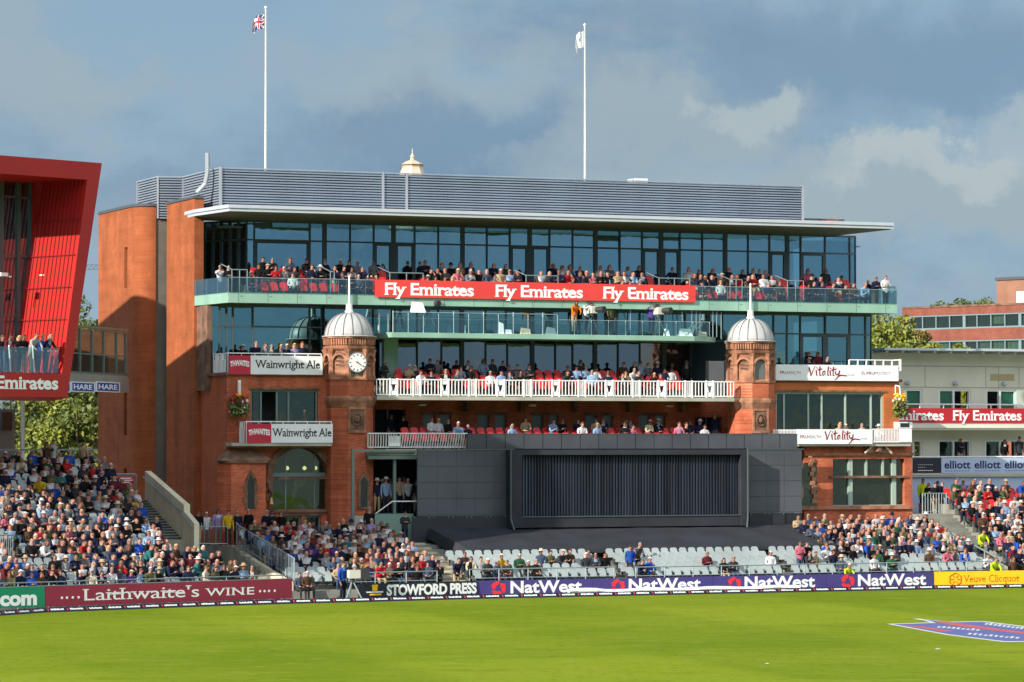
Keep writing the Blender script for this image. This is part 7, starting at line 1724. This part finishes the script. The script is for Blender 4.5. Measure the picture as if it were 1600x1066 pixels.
# red box balcony, footbridge, grey block balcony
for px, w, c, k in ((3, 1.0, 'black', {}), (9, .6, 'maroon', dict(pose='stand_lean')), (29, .9, 'black', dict(pose='stand_fold')), (36, 1.2, 'black', {}), (49, .5, 'pale grey', dict(pose='stand_lean')), (59, .5, 'royal blue', dict(garment='suit jacket', pose='stand_lean')), (71, .5, 'black', dict(pose='stand_lean', hair='grey')), (81, 1.3, 'charcoal', {})):
    at(FRED, px, w, ZRED - .15, 'on the red balcony', 0, top=c, hat='', prio=2.2, **{'pose': 'stand', **k})
at(FBR, 119, 1.2, ZBR, 'crossing the footbridge', 0, pose='stand', top='black', hat='', prio=2.0, rot=1.2)
zh = FH.Z(1500, 672 + 45, -.9)
for px, c, k in ((1500, 'navy', dict(pose='stand_fold', hair='fair')), (1569, 'black', {}), (1592, 'charcoal', {})): at(FH, px, -.8, FH.Z(1500, 733, -.8), 'behind the pale blue balcony banner', 0, top=c, hat='', prio=2.0, **{'pose': 'stand', **k})
# seen through the ground floor glass, in the end pane and at the boards
for px in (466, 489): at(P, px, 1.3, 3.2, 'behind the arched window', 0, pose='sit_read', top='white', hat='', prio=1.6)
for px in (1362, 1377): at(P, px, .9, 3.3, 'behind the corner bay window', 0, pose='sit_lap', top='cream' if px < 1370 else 'white', hat='', prio=1.6)
at(Fr(*bpt(536, 156.0), 0), 536, 0, 0, 'beside the boundary television camera', 0, pose='stand', top='royal blue', hat='', prio=3.0, trousers='navy', rot=.9)
for px, d, c, k in ((468, 157.2, 'slate', {}), (480, 157.0, 'brown', dict(hair='white'))):
    at(Fr(*bpt(px, d), R(30)), px, 0, .0, 'in the gap beside the burgundy board', 0, pose='sit_lap', top=c, hat='', prio=2.0, **k)
for px, d, c, k in ((652, 159.6, 'black', dict(pose='stand')), (713, 160.2, 'navy', dict(pose='stand_lean')), (735, 160.8, 'black', dict(pose='stand', rot=1.2)), (596 + 60, 159.4, None, None)):
    if c is None: continue
    at(Fr(*bpt(px, d), R(22)), px, 0, -.15 if px < 700 else .1, 'at the foot of the pale aisle steps', 0, top=c, prio=2.0, hat='', **k)
for px, c, g, w, dz, pl, pose in ((984, 'royal blue', 'coat', rw(1), .0, 'in the middle aisle below the sight screen', 'stand'), (1249, 'pink', 'jacket', rw(1), 0, 'in the far aisle below the sight screen', 'stand_fold'), (1260, 'black', 'jacket', rw(1) + .3, 0, 'in the far aisle below the sight screen', 'stand'), (1322, 'lime', 'safety vest', W_FR - .55, -.75, 'crouching behind the last purple board', 'stand_lean'), (1550, 'lime', 'safety vest', W_FR - .5, -.7, 'behind the yellow board', 'stand_lean'), (1582, 'brown', 'jacket', W_FR - .5, -.7, 'behind the yellow board', 'stand')):
    at(P, px, w, rz(1) + dz if 'aisle' in pl else ZR0 + dz, pl, 0, pose=pose, top=c, garment=g, hat='', prio=2.0)

ONES = 'first second third fourth fifth sixth seventh eighth ninth tenth eleventh twelfth thirteenth fourteenth fifteenth sixteenth seventeenth eighteenth nineteenth twentieth'.split()
TENS = {2: 'twenty', 3: 'thirty', 4: 'forty', 5: 'fifty', 6: 'sixty', 7: 'seventy'}
def nth(n):
    if n <= 20: return ONES[n - 1]
    t, o = divmod(n, 10); return (TENS[t][:-1] + 'ieth') if o == 0 else f"{TENS[t]}-{ONES[o - 1]}"
ROWN = lambda r: 'front row' if r == 0 else nth(r + 1) + ' row'
def number(rows, key, px):
    by = {}
    for x in rows: by.setdefault(key(x), []).append(x)
    return by
byrow = number(PEOPLE, lambda p: (p['place'], p['row'], p['pose'].startswith('stand')), None)
for lst in byrow.values():
    lst.sort(key=lambda p: p['px'])
    for k, p in enumerate(lst): p['n'] = k + 1; p['of'] = len(lst)
inframe = [p for p in PEOPLE if -6 < p['px'] < 1606]
PEOPLE = inframe
order = sorted(range(len(PEOPLE)), key=lambda i: -(PEOPLE[i]['prio'] + .3 * (180 - PEOPLE[i]['y']) / 40 + .15 * (PEOPLE[i]['row'] < 3)))
chosen = set(order[:296])
SEATED = {'behind the burgundy board', 'below the clock turret', 'below the sight screen', 'below the corner bay window', 'beyond the far stair', 'on the top balcony', 'on the middle balcony', 'above the sight screen'}
def plabel(p):
    look = f"{p['top']} {p['garment']}" if p['garment'] else p['top']
    if p['hat']: look += f" and {p['hatcol']} {'cap' if p['hat'] == 'cap' else 'sun hat'}"
    if p['place'] in SEATED: return f"person in {look}, {nth(p['n'])} along {ROWN(p['row'])} {p['place']}"
    base = f"{p['hair']} haired " if not p['hat'] and p['hs'] != 'thin' else ''
    verb = 'standing' if p['pose'].startswith('stand') else 'seated'
    if 'crouch' in p['place'] or 'crossing' in p['place']: verb = ''
    s = f"{base}person in {look} {verb} {p['place']}".replace('  ', ' ')
    return s
used = {}
for i in sorted(chosen):
    p = PEOPLE[i]; l = plabel(p)
    if l in used: l = f"{l}, {nth(p['n'])} from that end"
    for cut in ('standing ', 'seated ', 'suit ', 'sun ', 'safety ', 'the ', 'person in '):
        if len(l.split()) > 16: l = l.replace(cut, 'person, ' if cut == 'person in ' else '', 1)
    used[l] = 1; p['label'] = l
mats_of = lambda p: [SKINS[p['skin']], M['cloth ' + p['top']], M['cloth ' + p['tro']], HAIRS[p['hair']], M['cloth ' + (p['hatcol'] or 'white')], M['shoe'], M['cloth ' + p['shirt']], M['eye'], M['lip']]
for i in sorted(chosen):
    p = PEOPLE[i]; o = bpy.data.objects.new('person', person_mesh(p['pose'], p['hs'], p['hat'])); COL.objects.link(o)
    o.location = p['fr'].pt(p['u'], p['w'], p['z']); o.rotation_euler = (0, 0, p['fr'].a + p['rot']); o.scale = (p['scale'],) * 3
    for s, m in enumerate(mats_of(p)): o.material_slots[s].link = 'OBJECT'; o.material_slots[s].material = m
    tag(o, p['label'], 'person', 'spectators and staff at the ground')
def crowd_mesh(idx, name, label):
    VV, LT, LV, MI, mats, mid, off = [], [], [], [], [], {}, 0
    for i in idx:
        p = PEOPLE[i]; v, f, m = person_arrays(p['pose'], p['hs'], p['hat'], 0); a = p['fr'].a + p['rot']; c, s = math.cos(a), math.sin(a); v = v * p['scale']; l = p['fr'].pt(p['u'], p['w'], p['z'])
        VV.append(np.stack([v[:, 0] * c - v[:, 1] * s + l[0], v[:, 0] * s + v[:, 1] * c + l[1], v[:, 2] + l[2]], 1)); ms = mats_of(p); loc = []
        for q in ms:
            if q.name not in mid: mid[q.name] = len(mats); mats.append(q)
            loc.append(mid[q.name])
        for ff, mm in zip(f, m): LT.append(len(ff)); LV.extend(off + k for k in ff); MI.append(loc[mm])
        off += len(v)
    V = np.concatenate(VV); me = bpy.data.meshes.new(name); me.vertices.add(len(V)); me.vertices.foreach_set('co', V.ravel()); me.loops.add(len(LV)); me.loops.foreach_set('vertex_index', np.array(LV, dtype=np.int32))
    me.polygons.add(len(LT)); lt = np.array(LT, dtype=np.int32); me.polygons.foreach_set('loop_start', np.concatenate([[0], np.cumsum(lt)[:-1]]).astype(np.int32)); me.polygons.foreach_set('loop_total', lt)
    for q in mats: me.materials.append(q)
    me.update(); me.validate(); me.polygons.foreach_set('material_index', np.array(MI, dtype=np.int32)); me.polygons.foreach_set('use_smooth', np.ones(len(MI), dtype=bool)); me.update()
    o = bpy.data.objects.new(name, me); COL.objects.link(o); return tag(o, label, kind='stuff')
crowd_mesh([i for i in range(len(PEOPLE)) if i not in chosen], 'crowd', 'packed crowd filling the rows of the terraces')
# seats: the empty ones one by one, those under people in one mesh
empty = [s for s in SEATS if s[7] and -8 < s[1].px(s[2], s[3]) < 1608]; taken = [s for s in SEATS if not s[7] and -8 < s[1].px(s[2], s[3]) < 1608]
bys = number(empty, lambda s: (s[5], s[6], s[0]), None); cnt = {}
for lst in bys.values():
    lst.sort(key=lambda s: s[1].px(s[2], s[3]))
rank = sorted(empty, key=lambda s: (s[5] in ('behind the burgundy board', 'beyond the far stair') and s[6] > 3, s[5] == 'on the middle balcony' and s[6] == 0)); n_of = {'stadium_seat': 0, 'balcony_seat': 0}
single = []
for s in rank:
    if n_of[s[0]] < 296: n_of[s[0]] += 1; single.append(s)
    else: taken.append(s)
sid = {id(s): k + 1 for lst in bys.values() for k, s in enumerate(lst)}
for s in single:
    kind, fr, u, w, z, place, row, _ = s; colr = 'grey' if kind == 'stadium_seat' else 'red'
    make_seat(kind, fr.pt(u, w, z), fr.a, f"empty {colr} seat, {nth(sid[id(s)])} empty along {ROWN(row)} {place}", f"empty {colr} seats")
def seat_mass(lst, kind):
    mb = MB(); me0 = SEAT[kind]; v0 = [v.co[:] for v in me0.vertices]; f0 = [tuple(p.vertices) for p in me0.polygons]; m0 = [p.material_index for p in me0.polygons]
    for kind_, fr, u, w, z, *_ in lst:
        b = len(mb.v); c, s = math.cos(fr.a), math.sin(fr.a); l = fr.pt(u, w, z); mb.v += [(x * c - y * s + l[0], x * s + y * c + l[1], q + l[2]) for x, y, q in v0]; mb.f += [tuple(b + i for i in f) for f in f0]; mb.m += m0
    o = mb.build('seating', ['seat_grey' if kind == 'stadium_seat' else 'seat_red', 'seat_leg']); tag(o, f"{'grey' if kind == 'stadium_seat' else 'red'} seats under and between the crowd", kind='stuff')
for kind in SEAT:
    l = [s for s in taken if s[0] == kind and s[5] != 'nowhere']
    if l: seat_mass(l, kind)
# boundary camera, standing on the grass edge beside its operator
def boundary_camera():
    x, y = bpt(551, 155.6); F = Fr(x, y, R(22)); t = thing('television_camera', 'large pale television camera on a tripod at the gap in the boundary boards', 'camera', (x, y, 0))
    for k in range(3):
        a = R(90 + 120 * k); mb = MB(F); mb.tube((0, 0, 1.0), (.5 * math.cos(a), .5 * math.sin(a), .03), .035, 6); mb.build('tripod_leg', 'rail', t)
    mb = MB(F); mb.lathe(0, 0, [(.12, .92), (.12, 1.06)], 8); mb.build('tripod_head', 'cam_black', t)
    mb = MB(F); mb.box(-.2, .34, -.18, .18, 1.08, 1.46); bd = mb.build('camera_body', 'cam_white', t)
    mb = MB(F); mb.hexa([(.35, -.22, 1.05), (.35, .2, 1.05), (.75, .2, 1.0), (.75, -.22, 1.0), (.35, -.22, 1.5), (.35, .2, 1.5), (.75, .2, 1.52), (.75, -.22, 1.52)]); mb.build('lens_hood', 'cam_black', bd)
    mb = MB(F); mb.path([(-.2, 0, 1.1), (-.55, -.05, .98)], .02); mb.build('pan_handle', 'steel', t)
boundary_camera()
